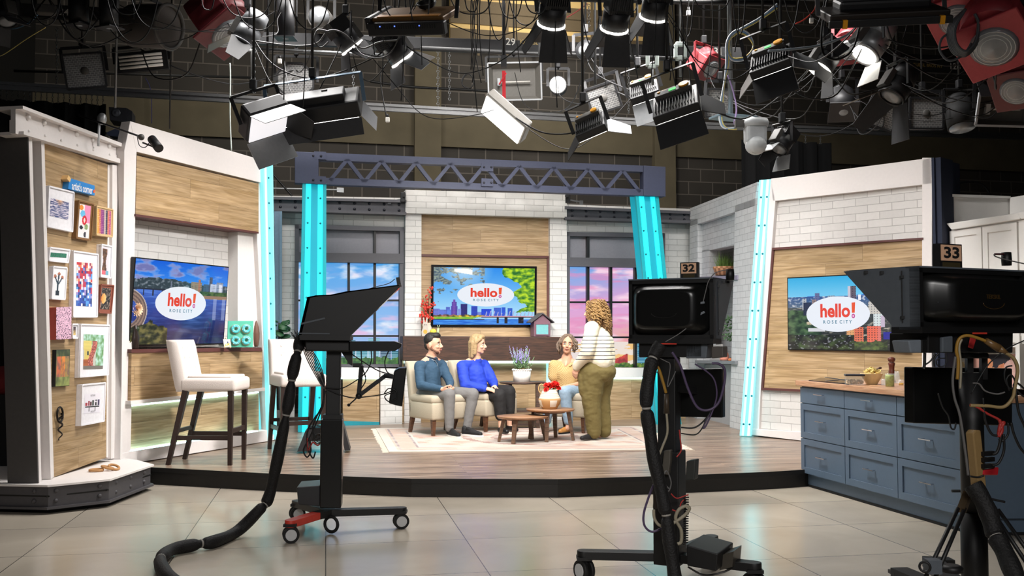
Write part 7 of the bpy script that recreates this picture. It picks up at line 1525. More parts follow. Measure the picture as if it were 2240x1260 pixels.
# low black floor monitor behind the left camera on the stage
fm = at_z(690, 992, STAGE); fmn = thing('floor_monitor', 'low black splayed stand with coiled leads on the stage behind the profile camera', 'stand', fm); y_ = fm.y; FM_ = yaw((fm.x, fm.y, 0), 8)
for q in ([(668, 942), (684, 938), (672, 988), (650, 988)], [(742, 930), (752, 932), (766, 985), (754, 986)]): P(FM_, q, -.3, 0).build('leg', mat('dark_grey_stand', '#2c2c2e', .5), fmn)
P(FM_, [(676, 936), (748, 934), (756, 965), (668, 965)], -.28, -.02).build('case', M_CBLK, fmn, bevel=.01)
b = MB(); c = at_y(694, 962, y_ - .08)
for i in range(4): b.torus(c + V((.01 * i, -.01 * i, .01 * i)), .055 - .005 * i, .006, (.3, 1, .1 * i), 18, 6)
b.build('coiled_lead', M_CAB, fmn)
# ================================================================ lighting grid
M_LB = mat('lamp_black', '#1c1c1e', .5, var=.12); M_LG = mat('lamp_grey', '#4b4946', .55, var=.1); M_DOOR = mat('barn_door_black', '#2b2b2d', .6, var=.1); M_DOORS = mat('barn_door_silver', '#8b8d90', .45, .6)
M_OXR = mat('oxblood_enamel', '#8a2f35', .45, var=.1); M_SIL = mat('lamp_silver', '#aaacae', .35, .6); M_LIT = glow('lit_lamp', '#fffaf0', 9.0); M_LITS = glow('lit_soft_panel', '#fffdf8', 6.0); M_TUBE = mat('white_lamp_tube', '#e8e4dd', .3); M_KNOB = mat('orange_knob', '#e09a1e', .4); M_GRN = glow('green_display', '#20c050', .8)
M_ALU = mat('aluminium_track', '#808080', .35, .7); M_GPIPE = mat('galvanised_pipe', '#77797a', .4, .6); M_PIPE = mat('black_pipe', '#191919', .5); M_PALE = mat('pale_clamp', '#b9c4bf', .45); M_WREFL = mat('matt_reflector', '#77746e', .5); M_WBODY = mat('pale_grey_plastic', '#c5c8cb', .4)
def hex_mat():
    m, nt, bb = new_mat('silver_honeycomb'); lk = nt.links.new; tc = N(nt, 'ShaderNodeTexCoord'); br = N(nt, 'ShaderNodeTexBrick'); br.offset = .5; lk(tc.outputs['UV'], br.inputs['Vector'])
    for k, v in (('Scale', 1), ('Brick Width', .034), ('Row Height', .02), ('Mortar Size', .0022), ('Mortar Smooth', .4)): br.inputs[k].default_value = v
    br.inputs['Color1'].default_value = (*srgb('#757574'), 1); br.inputs['Color2'].default_value = (*srgb('#626263'), 1); br.inputs['Mortar'].default_value = (*srgb('#a9a8a5'), 1); lk(br.outputs['Color'], bb.inputs['Base Color']); bb.inputs['Roughness'].default_value = .4; bb.inputs['Metallic'].default_value = .3; return m
M_HEX = hex_mat()
ZG = 6.4
LAMPS = []
class Lamp:
    """a hung fixture: local x across, y the way the light points, z up"""
    def __init__(s, name, label, u, v, y, D, roll=0, X=None, grp=None, cat='stage light'):
        s.c = at_y(u, v, y); D = V(D).normalized(); LAMPS.append(s.c)
        if X is None:
            x = D.cross(V((0, 0, 1)));
            if x.length < .05: x = V((1, 0, 0))
            x.normalize(); z = x.cross(D); x, z = x * math.cos(R(roll)) + z * math.sin(R(roll)), z * math.cos(R(roll)) - x * math.sin(R(roll))
        else: x = V(X); x = (x - D * x.dot(D)).normalized(); z = x.cross(D)
        s.T = M.Translation(s.c) @ M((x, D, z)).transposed().to_4x4(); s.t = thing(name, label, cat, s.c, grp); s.fr = Fr(s.c, x, 0, -D, z)
    def put(s, b, name, m, bevel=0, parent=None, **k): b.fr = s.fr; b.xform(s.T); return b.build(name, m, parent or s.t, bevel=bevel, **k)
    def box(s, name, m, c, sz, bevel=.004, parent=None): return s.put(MB().box(c, sz), name, m, bevel, parent)
    def cyl(s, name, m, a, b_, r0, r1=None, parent=None, n=20): return s.put(MB().cyl(a, b_, r0, r1, n), name, m, 0, parent)
    def yoke(s, w, d0, drop=.14, m=None, top=True):
        """a U bracket round the body and a stem with a clamp up to the pipe"""
        b = MB(); up = s.T.inverted().to_3x3() @ V((0, 0, 1)); up = (up - V((1, 0, 0)) * up.x).normalized(); pa = [V((-w, d0, 0)), V((-w, d0, 0)) + up * drop, V((w, d0, 0)) + up * drop, V((w, d0, 0))]
        for i in range(3): b.bar(pa[i], pa[i + 1], .03, .008, (0, 1, 0))
        s.put(b, 'yoke', m or M_LB)
        if top:
            p = s.T @ (V((0, d0, 0)) + up * drop); b = MB(); b.cyl(p - V((0, 0, .01)), (p.x, p.y, max(ZG, p.z + .3)), .011, None, 8); b.build('stem', M_PIPE, s.t); b = MB(); b.box(p + V((0, 0, .05)), (.05, .06, .08)); b.build('clamp', M_LB, s.t, bevel=.008)
    def doors(s, w, h, y, L, mats, ang=38, which='udlr', grow=1.25):
        for k, m in zip(which, mats):
            a = R(ang); f, o = L * math.cos(a), L * math.sin(a)
            q = {'u': [(-w, y, h), (w, y, h), (w * grow, y + f, h + o), (-w * grow, y + f, h + o)], 'd': [(-w, y, -h), (w, y, -h), (w * grow, y + f, -h - o), (-w * grow, y + f, -h - o)], 'l': [(-w, y, -h), (-w, y, h), (-w - o, y + f, h * .6), (-w - o, y + f, -h * .6)], 'r': [(w, y, -h), (w, y, h), (w + o, y + f, h * .6), (w + o, y + f, -h * .6)]}[k]
            p = [V(x) for x in q]; n = (p[1] - p[0]).cross(p[3] - p[0]).normalized() * .003
            s.put(MB().add([x - n for x in p] + [x + n for x in p], [(3, 2, 1, 0), (4, 5, 6, 7), (0, 1, 5, 4), (1, 2, 6, 5), (2, 3, 7, 6), (3, 0, 4, 7)]), 'barn_door', m)
GL = 'stage lights hung from the grid'
def honey(label, u, v, y, w, h, D, roll, sides=4, top=True):
    L = Lamp('honeycomb_softlight', label, u, v, y, D, roll); b = MB()
    pts = [(-w / 2, -h / 2), (w / 2, -h / 2), (w / 2, h / 2), (-w / 2, h / 2)] if sides == 4 else [(w / 2 * math.cos(R(22.5 + 45 * i)), h / 2 * math.sin(R(22.5 + 45 * i))) for i in range(8)]
    n = len(pts); b.add([V((x, 0, z)) for x, z in pts] + [V((x * .4, -.22, z * .4)) for x, z in pts], [tuple(range(n, 2 * n))] + [(i, n + i, n + (i + 1) % n, (i + 1) % n) for i in range(n)]); L.put(b, 'shell', M_LB)
    b = MB()
    for i in range(n): a, c = pts[i], pts[(i + 1) % n]; b.bar((a[0], .005, a[1]), (c[0], .005, c[1]), .02, .03, (0, 1, 0))
    L.put(b, 'rim', M_LB); b = MB(); b.add([V((x * .97, .004, z * .97)) for x, z in pts], [tuple(range(n))[::-1]]); L.put(b, 'honeycomb_face', M_HEX); b = MB(); b.ball((0, .004, 0), .04, 10, 6, (1, .4, 1)); L.put(b, 'centre_lamp', M_LG)
    if top: L.yoke(w / 2 + .02, -.08, h / 2 + .08)
    return L
def fresnel(label, u, v, y, D, k=1.0, roll=0, body=M_LB, dm=None, which='udlr', lit=True, L_=.17, top=True, ang=38, fin=True, name='led_fresnel'):
    L = Lamp(name, label, u, v, y, D, roll); dm = dm or [M_DOOR] * 4
    b = MB()
    if fin:
        for i in range(11): b.box(((i - 5) * .0165 * k, -.15 * k, 0), (.007 * k, .13 * k, .17 * k))
        b.box((0, -.1 * k, 0), (.17 * k, .03 * k, .16 * k)); L.put(b, 'heat_sink_fins', M_LB)
    else: L.cyl('rear_can', body, (0, -.22 * k, 0), (0, -.08 * k, 0), .085 * k, .105 * k)
    L.cyl('housing', body, (0, -.09 * k, 0), (0, .05 * k, 0), .1 * k); L.box('driver_box', M_LG if body is not M_OXR else body, (0, -.04 * k, .1 * k), (.1 * k, .15 * k, .06 * k)); L.put(MB().torus((0, .055 * k, 0), .098 * k, .012 * k, (0, 1, 0), 22, 6), 'front_ring', mat('rim_with_added_glow', '#dcdad4', .4, emit='#fffaf0', es=2.2) if lit and fin else body); L.put(MB().lathe([(.0, .04 * k), (.05 * k, .036 * k), (.09 * k, .022 * k)], (0, .03 * k, 0), 20, (0, 1, 0)), 'lens', M_LIT if lit else mat('fresnel_glass', '#8f9295', .1)); L.doors(.09 * k, .09 * k, .06 * k, L_ * k, dm, ang, which); L.yoke(.125 * k, -.04 * k, .19 * k, None, top); return L  # glow added to the front ring, standing in for the lens light seen there
def panel(label, u, v, y, w, h, D, roll=0, X=None, dm=None, which='', knob=True, grn=True, top=True, word=None):
    L = Lamp('led_light', label, u, v, y, D, roll, X); L.box('housing', M_LB, (0, -.03, 0), (w, .07, h), .008); b = MB()
    for i in range(14): b.box((-w * .42 + w * .84 * i / 13, -.075, -h * .12), (.006, .03, h * .55))
    L.put(b, 'heat_sink_fins', M_LB); L.box('control_pod', M_LG, (0, -.09, h * .3), (w * .8, .06, h * .26))
    if knob: L.put(MB().cyl((w * .26, -.12, h * .3), (w * .26, -.135, h * .3), h * .11, None, 18), 'dial', M_KNOB); L.put(MB().cyl((-w * .3, -.12, h * .33), (-w * .3, -.128, h * .33), h * .035, None, 10), 'button', M_KNOB)
    if grn: L.box('display', M_GRN, (0, -.122, h * .28), (w * .16, .004, h * .12), 0)
    if word: L.put(letters(MB(Fr((0, -.124, 0), (1, 0, 0))), word, (-w * .18, h * .36), h * .07, .0, None), 'wordmark', M_KNOB)
    L.box('diffuser', M_LITS, (0, .007, 0), (w * .92, .004, h * .92), 0); L.doors(w / 2, h / 2, .01, .2, dm or [M_DOOR] * 4, 50, which, 1.05); L.yoke(w / 2 + .025, -.03, h / 2 + .09, None, top); return L
def can(label, u, v, y, D, r, ln, lit=False, m=None, flange=True, top=True, name='par_can'):
    L = Lamp(name, label, u, v, y, D); m = m or M_LB; L.cyl('can', m, (0, -ln / 2, 0), (0, ln / 2, 0), r); L.put(MB().lathe([(r * .95, -ln / 2), (r * .7, -ln / 2 - r * .5), (.0, -ln / 2 - r * .6)], (0, 0, 0), 18, (0, 1, 0)), 'back_cap', m)
    if flange: L.box('gel_frame', m, (0, ln / 2 + .005, 0), (2.3 * r, .012, 2.3 * r), .0)
    L.put(MB().lathe([(0, ln / 2 + .015), (r * .9, ln / 2 + .005)], (0, 0, 0), 18, (0, 1, 0)), 'lamp_face', M_LIT if lit else mat('fresnel_glass', '#8f9295', .1)); L.yoke(r + .02, -.02, r + .1, None, top); return L
def redbox(label, u, v, y, D, k=1.0, roll=0, m=None, lens=False, top=True, name='studio_fresnel'):
    m = m or M_OXR; L = Lamp(name, label, u, v, y, D, roll); b = MB(); p = [(-.16, -.2), (.16, -.2), (.2, -.05), (.2, .14), (-.2, .14), (-.2, -.05)]; n = 6
    b.add([V((x * k, yy * k, -.15 * k)) for x, yy in p] + [V((x * k, yy * k, .15 * k)) for x, yy in p], [tuple(range(n))[::-1], tuple(range(n, 2 * n))] + [(i, (i + 1) % n, n + (i + 1) % n, n + i) for i in range(n)]); L.put(b, 'housing', m, .02 * k)
    L.cyl('drum', m, (0, -.1 * k, .06 * k), (0, .12 * k, .06 * k), .19 * k); L.box('front_plate', m, (0, .16 * k, 0), (.46 * k, .02 * k, .42 * k), .01); L.put(MB().lathe([(0, .2 * k), (.12 * k, .185 * k), (.15 * k, .17 * k)], (0, 0, 0), 20, (0, 1, 0)), 'lens', mat('fresnel_glass', '#8f9295', .1))
    b = MB(); [b.torus((0, .19 * k - .0012 * i * k, 0), (.03 + .024 * i) * k, .004 * k, (0, 1, 0), 18, 5) for i in range(5)]; L.put(b, 'lens_ridges', mat('ridge_glass', '#c3c6c8', .15)); b = MB(); [b.box((x * k, -.12 * k, .152 * k), (.03 * k, .08 * k, .006 * k)) for x in (-.08, -.03, .02, .07)]; L.put(b, 'vent_grille', M_BLACK); L.yoke(.24 * k, 0, .3 * k, m, top); return L
# ---- left of the grid
honey('square silver honeycomb softlight over the black curtain, left end of the grid', 185, 155, 9.5, .36, .33, (.3, -1, -.15), -9)
L = Lamp('tube_bank', 'small bank of four white tubes hung beside the square honeycomb softlight', 309, 134, 9.8, (.1, -1, -.1), -7); L.box('tray', M_LB, (0, -.03, 0), (.52, .06, .2))
for i in range(4): L.cyl('tube', M_TUBE, (-.21, .015, -.055 + .037 * i), (.21, .015, -.055 + .037 * i), .014, n=10)
L.yoke(.27, -.03, .16)
L = Lamp('scoop_light', 'big dark perforated drum light lying sideways above the tube bank', 330, 58, 9.2, (.93, -.3, -.12)); L.put(MB().lathe([(.15, -.28), (.2, -.2), (.21, .18), (.22, .2)], (0, 0, 0), 26, (0, 1, 0)), 'drum', mat('drum_brown_grey', '#4a4541', .55)); L.put(MB().torus((0, .21, 0), .205, .018, (0, 1, 0), 28, 8), 'front_ring', M_LG); L.put(MB().lathe([(0, .17), (.19, .19)], (0, 0, 0), 24, (0, 1, 0)), 'lens', mat('fresnel_glass', '#8f9295', .1))
b = MB()
for i in range(5):
    for j in range(4): a = R(-150 + 16 * j); b.cyl((.2075 * math.cos(a), -.12 + .055 * i, .2075 * math.sin(a)), (.213 * math.cos(a), -.12 + .055 * i, .213 * math.sin(a)), .009, None, 8)
L.put(b, 'vent_grille', M_BLACKM); L.yoke(.24, 0, .26)
can('black par can pointing straight down, left one of the pair by the wall number 24', 172, 22, 8.6, (.02, .05, -1), .085, .26); can('black par can pointing straight down, right one of the pair by the wall number 24', 238, 26, 8.6, (.02, .05, -1), .08, .28)
can('long black can hanging straight down over the truss end with a flat base frame', 625, 40, 8.9, (.0, .04, -1), .08, .36)
redbox('dark red box fresnel tipped down behind the grey spot, left of the truss', 478, 42, 9.0, (.55, -.25, -.75), 1.15, 12, mat('deep_red_enamel', '#5e1f24', .45, var=.1))
fresnel('grey spot with silver lower door tipped down in front of the dark red fresnel', 536, 82, 8.3, (-.42, -.15, -.85), 1.1, 0, mat('spot_grey', '#6e7073', .4, .4), [mat('bronze_door', '#5a5146', .5), M_DOORS, M_DOOR], 'udl', True, .2, True, 30, False, 'led_spot')
# ---- the long black bank light and its neighbours
L = Lamp('bank_light', 'long black tube bank light hung askew just above the left end of the truss', 695, 250, 8.0, (.12, .62, -.78), 13); L.box('housing', M_LB, (0, -.06, 0), (.74, .15, .3), .02); L.box('ballast_box', M_LB, (-.02, -.16, -.03), (.56, .07, .16), .01); L.box('latch', M_LG, (.1, -.2, .0), (.05, .01, .02))
for s in (-1, 1): L.put(MB().add([V((s * .37, .0, -.15)), V((s * .37, .0, .15)), V((s * .46, .16, .13)), V((s * .46, .16, -.13))], [(0, 1, 2, 3), (3, 2, 1, 0)]), 'end_wing', M_DOORS)
for i in range(4): L.cyl('tube', M_LITS, (-.34, .03, -.1 + .067 * i), (.34, .03, -.1 + .067 * i), .016, n=10)
L.doors(.37, .15, .01, .14, [M_DOOR, M_DOOR], 30, 'ud', 1.0); L.yoke(.4, -.06, .24, mat('steel_blue_yoke', '#4c6274', .4, .4))
L = Lamp('bank_light', 'black and silver bank light showing its pale inside below the longer one', 588, 272, 7.7, (.62, -.3, -.72), -35); L.box('housing', M_LB, (0, -.08, 0), (.36, .14, .3), .02); L.box('diffuser', mat('pale_diffuser', '#d9d6d8', .5, emit='#f2f0f4', es=.9), (0, .0, 0), (.33, .01, .27), 0); L.doors(.18, .15, .0, .22, [M_SIL, M_SIL, M_LB], 28, 'udl', 1.0); L.yoke(.2, -.08, .22)
honey('eight sided silver honeycomb softlight behind the long black bank light', 646, 176, 10.6, .42, .4, (.12, -1, -.1), 0, 8)
can('round ringed fresnel lens facing out, high left of the tan wall panel', 702, 42, 10.2, (.02, -1, -.12), .12, .22, False, M_LG, False)
fresnel('led fresnel with dark lower door, left of the pair above the truss', 762, 92, 8.2, (.55, .32, -.72), 1.0, 0, mat('spot_charcoal', '#3a3a3d', .45), [M_DOOR, M_DOOR, M_DOOR], 'udr'); fresnel('led fresnel with pale open doors, right one of the pair above the truss', 872, 118, 8.2, (.55, .32, -.72), 1.05, 8, bpy.data.materials['spot_charcoal'], [M_DOORS, mat('barn_door_mid', '#5f6165', .5, .4), M_DOORS], 'udr')
L = Lamp('video_light', 'large flat tan backed light panel tilted under the tan wall panel', 912, 42, 7.3, (.1, .5, -.86), -9); L.box('housing', mat('bronze_panel_back', '#6b4e2b', .45, .3), (0, -.03, 0), (.58, .05, .34), .01); L.box('front_rail', M_LB, (0, .02, -.19), (.62, .1, .07), .01); L.box('side_rail', M_LB, (-.31, -.02, 0), (.05, .09, .4), .01); L.box('tan_strip', mat('lit_tan_strip', '#b77f3c', .5), (0, -.058, -.13), (.5, .006, .05), 0); b = MB()
for i in range(26): b.box((-.24 + .48 * i / 25, .0, -.227), (.008, .03, .004))
L.put(b, 'vent_grille', M_BLACKM); b = MB(); [b.torus((.05, -.075 - .008 * i, .1), .06 + .004 * i, .006, (0, 1, .1), 18, 6) for i in range(4)]; L.put(b, 'coiled_cable', M_CAB)
for x in (-.2, -.08, .12): L.box('indicator', glow('blue_indicator', '#5a78ff', 2.5), (x, -.005, -.23), (.008, .008, .004), 0)
L.yoke(.32, 0, .2)
# lit soft panel on a red strap
L = Lamp('soft_panel', 'brightly lit white soft panel hung from a red strap over the lounge', 1098, 263, 8.4, (-.62, -.42, -.62), 0, (.56, -.2, -.8)); L.box('housing', mat('soft_panel_grey', '#8a8680', .5), (0, -.06, 0), (.46, .1, .26), .015); L.box('diffuser', M_LITS, (0, -.003, 0), (.43, .012, .235), .003); L.put(MB().cyl((.12, -.115, 0), (.12, -.12, 0), .02, None, 10), 'knob', M_LG); p = L.c; q = at_y(1102, 135, 8.4); b = MB(); b.bar(q + V((0, 0, -.08)), p + V((.02, 0, .1)), .03, .012); b.bar(q + V((.02, 0, -.1)), q + V((-.04, 0, -.2)), .02, .01); b.build('strap', mat('red_strap', '#c4202c', .5), L.t); b = MB(); b.box(q, (.05, .06, .1)); b.cyl(q, (q.x, q.y, ZG), .016, None, 10); b.build('stem', M_LB, L.t)
def tray(label, u, v, y, w, h, D, roll, m=M_WREFL, rim=M_WBODY):
    L = Lamp('reflector_light', label, u, v, y, D, roll); b = MB(); p = [(-w / 2, 0, -h / 2), (w / 2, 0, -h / 2), (w / 2, 0, h / 2), (-w / 2, 0, h / 2)]; q = [(x * .8, -.12, z * .75) for x, _, z in p]; b.add([V(x) for x in p + q], [(4, 7, 6, 5)] + [(i, 4 + i, 4 + (i + 1) % 4, (i + 1) % 4) for i in range(4)]); L.put(b, 'reflector', m); b = MB(); [b.bar(p[i], p[(i + 1) % 4], .02, .03, (0, 1, 0)) for i in range(4)]; L.put(b, 'rim', rim); L.box('lamp_holder', M_WBODY, (w * .3, -.04, 0), (.04, .06, .1)); L.cyl('tube', M_TUBE, (-w * .3, -.06, 0), (w * .28, -.06, 0), .012); L.yoke(w / 2 + .02, -.04, h / 2 + .1); return L
tray('wide grey reflector flood hung on the block wall behind the lit soft panel', 1126, 178, 13.2, .72, .5, (.05, -1, -.12), -2)
can('black round lamp shining straight out between the two led panels', 1221, 188, 11.0, (-.08, -1, -.16), .1, .3, True, None, False)
L = Lamp('dome_light', 'small black ball shaped lamp under the tan wall panel end', 1281, 110, 9.4, (-.3, -.9, -.3)); L.put(MB().ball((0, 0, 0), .1, 16, 10), 'ball_housing', M_LB); L.put(MB().lathe([(0, .1), (.05, .09)], (0, 0, 0), 14, (0, 1, 0)), 'lens', mat('fresnel_glass', '#8f9295', .1)); L.yoke(.12, 0, .16)
for lab, u, v, dx in (('led fresnel with wide black lower door, left of three by tan panel', 1208, 38, -.12), ('led fresnel with lit arc, middle of three by the tan panel', 1346, 48, -.1), ('led fresnel with grey lower door, right of three by tan panel', 1432, 22, -.08)):
    fresnel(lab, u, v, 7.6, (dx, .62, -.76), 1.05, 4, M_LB, [M_DOOR] * 4, 'udlr', True, .24, True, 24)
honey('tilted silver honeycomb softlight between the dome lamp and the small led panel', 1320, 214, 9.6, .3, .26, (-.25, -.85, -.4), -14)
panel('small black led panel with orange dial, lowest of the three in a row', 1296, 284, 8.0, .26, .24, (.45, .55, -.7), 28, None, [M_DOORS, M_LB], 'rl', True, False, True, 'ikan'); panel('black led panel with orange dial and grey lower door, middle of three', 1412, 208, 8.6, .26, .28, (.35, .5, -.75), 25, None, [M_DOORS], 'd', True, True, True, 'ikan'); panel('large black led panel with green display and orange dial, biggest of the three', 1482, 236, 7.5, .36, .36, (.4, .5, -.75), 24, None, [M_LB, M_LB], 'rd', True, True, True, 'ikan')
redbox('red collared round fresnel hanging behind the large led panel', 1540, 140, 9.4, (.5, -.5, -.6), .62, 0, M_OXR); honey('narrow honeycomb softlight right of the large led panel', 1572, 226, 9.2, .22, .26, (-.15, -.95, -.25), 5)
# pole with the pan and tilt head
pb = at_y(1598, 255, 8.0); b = MB(); b.cyl(pb, (pb.x, pb.y, ZG), .02, None, 14); pol = tag(b.build('drop_pole', M_GPIPE), 'galvanised drop pole wound with white blue and yellow cables', 'pole')
b = MB(); b.box(pb + V((.02, 0, -.01)), (.34, .2, .02), RZ(20)); b.build('mounting_plate', mat('plate_grey_blue', '#74868f', .4, .4), pol, bevel=.004)
def acab(label, px, r, m, y, name='cable', grp=None): o = cable(name, px, r, m, None, y); return tag(o, label, 'cable', grp)
for i, (nm, col) in enumerate((('white', '#dfe6ec'), ('pale blue', '#7fa8d8'), ('yellow', '#e2cf7c'))):
    m = mat(nm.replace(' ', '_') + '_cable_skin', col, .45); d = i * 2.5
    acab(nm + ' cable coiled at the top of the drop pole, falling to the pan head', [(1700, 8 + d * 2), (1660, 40 + d), (1615, 66 + d), (1592, 92), (1590 + d, 115), (1605, 133 - d), (1632, 128 - d), (1648, 100), (1636 - d, 72 + d), (1610, 66 + d * 1.5), (1590 + d, 90), (1588 + d, 140), (1584, 180 + d), (1576 + d, 225), (1574 + d, 262), (1584 + d, 280), (1612, 278 + d)], .007, m, 7.9)
acab('violet cable hanging in a long loop beside the drop pole', [(1592, 165), (1604, 200), (1611, 240), (1606, 268), (1612, 276)], .006, mat('lilac_cable_skin', '#b49ad0', .45), 7.88)
L = Lamp('pan_tilt_camera', 'pale grey upside down pan and tilt camera under the drop pole', 1652, 300, 7.8, (-.2, -.95, -.25), 0, None, None, 'camera'); c = L.c; b = MB(); b.lathe([(0, .02), (.1, .02), (.11, -.01), (.1, -.04), (0, -.04)], c + V((0, 0, .12)), 24); b.build('base', M_WBODY, L.t); b = MB(); b.box(c + V((0, 0, .02)), (.17, .13, .16)); b.build('arm_body', M_WBODY, L.t, bevel=.03, seg=3); b = MB(); b.ball(c + V((.0, -.02, -.07)), .085, 18, 12, (1, 1, .9)); b.build('camera_head', mat('bright_grey_plastic', '#d5d8da', .35), L.t); L.cyl('lens', M_BLACK, (0, .05, -.07), (0, .1, -.09), .035); b = MB(); b.box(c + V((-.13, -.02, .1)), (.07, .05, .06)); b.build('connector_block', M_LG, L.t); b = MB(); b.cyl(c + V((0, 0, .13)), pb + V((.14, 0, -.02)), .03, None, 12); b.build('neck', M_WBODY, L.t)
fresnel('black lamp with foil silver front hanging below the pan and tilt camera', 1708, 318, 7.9, (-.5, -.3, -.8), .8, 0, M_LB, [M_SIL, M_SIL, M_DOOR], 'udr', False, .16, True, 20, True)
panel('led panel with green display, orange dial and pale side door, right of the drop pole', 1690, 142, 7.6, .32, .34, (.45, .45, -.77), 22, None, [M_SIL, M_LB, M_LG], 'rdl', True, True, True, 'ikan')
fresnel('black led spot with an added ring glow pointing down, between panel and foil lamp', 1800, 142, 8.0, (-.55, -.08, -.8), 1.0, 0, M_LB, [M_DOOR, M_DOOR], 'dl', True, .17, True, 32, True, 'led_spot')
fresnel('foil wrapped silver lamp with white glowing front, upper right of the grid', 1900, 105, 8.0, (-.58, -.15, -.78), 1.25, 0, M_SIL, [mat('white_foil_door', '#e8e8e6', .4), mat('white_foil_door', '#e8e8e6', .4)], 'ud', True, .14, True, 18, False, 'foil_lamp')
L = Lamp('flat_light', 'large black flat light panel crossing the top edge above the foil lamp', 1928, 28, 6.5, (.05, .45, -.9), 5); L.box('housing', mat('brown_black_panel', '#241d18', .5), (0, 0, 0), (.78, .06, .36), .01); L.box('front_lip', M_LB, (0, .03, -.19), (.8, .05, .03), .005); L.box('spine', M_LB, (0, -.06, .02), (.6, .07, .2), .02); L.box('display', M_GRN, (.0, -.1, .1), (.07, .004, .03), 0)
for x in (-.3, .33): L.box('orange_tab', M_KNOB, (x, .03, -.2), (.03, .055, .03), 0)
L.yoke(.42, 0, .3)
redbox('dull red round fresnel mostly behind the foil lamp', 1862, 98, 9.4, (-.4, -.6, -.6), .72, 0, M_OXR)
fresnel('black cylinder spot with blue plug and big open doors over the kitchen wall', 1958, 200, 8.4, (-.55, -.12, -.82), 1.15, 0, M_LB, [M_DOOR, M_DOOR, mat('bronze_door', '#5a5146', .5)], 'dru', False, .28, True, 34, False, 'cylinder_spot')
honey('tilted grey mesh softlight half hidden under the cylinder spot', 1930, 248, 9.2, .3, .26, (-.2, -.9, -.3), 24, 4, False); honey('square silver honeycomb softlight facing out above the kitchen wall', 2026, 248, 9.5, .33, .3, (.02, -1, -.1), 0)
can('dark grey lamp with folded doors behind the black led spot', 1843, 225, 9.6, (-.1, -.5, -.85), .12, .24, False, M_LB); can('black bell shaped lamp between square softlight and white tray', 2100, 252, 9.2, (.0, -.3, -.95), .13, .26, False, M_BLACKM, False)
redbox('large bright red fresnel, upper of the pair at the right corner', 2105, 18, 7.6, (-.4, -.5, -.75), 1.0, -10, mat('bright_red_enamel', '#b04048', .45, var=.08)); redbox('largest bright red fresnel wrapped with a looped cable at the right corner', 2178, 70, 7.3, (-.35, -.55, -.75), 1.15, -18, bpy.data.materials['bright_red_enamel'])
b = MB()
for i in range(6): b.tube(curve([at_y(u, v, 7.1 + .02 * i) for u, v in ((2112, 20), (2090 - 3 * i, 60), (2092 - 2 * i, 95 + i * 3), (2112, 112 + 2 * i), (2134 + i, 90), (2140, 50), (2132, 30))], 8), .011, 6)
tag(b.build('cable_hank_loop', mat('slate_cable', '#4a4d51', .5)), 'thick grey cable hank looped over the largest red fresnel', 'cable'); acab('single grey cable loop drooping left of the thick hank', [(2080, 70), (2060, 85), (2056, 110), (2075, 132), (2105, 122), (2125, 95)], .009, mat('slate_cable', '#4a4d51', .5), 7.2)
can('grey round dish lamp cut by the right edge beside the red fresnel', 2216, 82, 7.6, (-.3, -.8, -.5), .17, .16, False, M_LG, False, True, 'dish_light'); fresnel('dark grey lamp with folded square doors right of the wall number 126', 2158, 150, 8.6, (.05, -.75, -.66), 1.0, 0, M_LB, [M_DOOR, M_DOOR], 'ud', False, .2, True, 15, False); tray('white rimmed reflector tray at the right edge above the kitchen', 2200, 240, 9.0, .5, .3, (-.1, -.95, -.3), 3); redbox('dark red fresnel half out of frame above the white reflector tray', 2232, 178, 8.4, (-.5, -.5, -.7), .9, 0, bpy.data.materials['deep_red_enamel'])
fresnel('dark lamp at the very top left corner of the grid', 12, 38, 8.4, (.3, -.2, -.9), .9, 0, M_LB, [M_DOOR] * 2, 'ud', False); L = Lamp('dimmer_box', 'small grey black box hung at the top left beside the wall number 24', 103, 22, 8.6, (.2, -1, 0)); L.box('case', M_LG, (0, 0, 0), (.17, .1, .08), .01); L.yoke(.1, 0, .12)
# ---- raceways, pipes, tracks
def rail(name, label, p, q, w, h, m, cat='rail'): b = MB(); b.bar(p, q, w, h); return tag(b.build(name, m, bevel=.004), label, cat)
def nums(parent, items, y):
    for txt, u, v, s in items: f = Fr(at_y(u, v, y), FB.S, 0); b = MB(f); letters(b, txt, (0, 0), s, 0, None, bold=.001); b.build('lettering', mat('white_stencil', '#b8b6b0', .6) if txt.isdigit() else mat('gold_stencil', '#8a7440', .6), parent)
r1_ = rail('cable_raceway', 'long black stencilled raceway crossing in front of the tan wall panel', at_y(560, 84, 10.2), at_y(1620, 117, 11.8), .06, .13, M_LB); nums(r1_, (('29', 1117, 91, .11), ('31', 1570, 112, .11), ('KLIEGL', 1158, 92, .07)), 10.75)
r2_ = rail('cable_raceway', 'black raceway stencilled 126 behind the right hand lamps', at_y(1780, 130, 10.6), at_y(2300, 152, 11.4), .06, .2, M_BLACKM); nums(r2_, (('126', 2090, 145, .1), ('KLIEGL BROS NY', 2030, 143, .05)), 10.85)
r3_ = rail('cable_raceway', 'short black raceway stencilled 24 at the top left', at_y(-20, 20, 9.2), at_y(275, 34, 9.6), .05, .13, M_BLACKM); nums(r3_, (('24', 140, 26, .09),), 9.3)
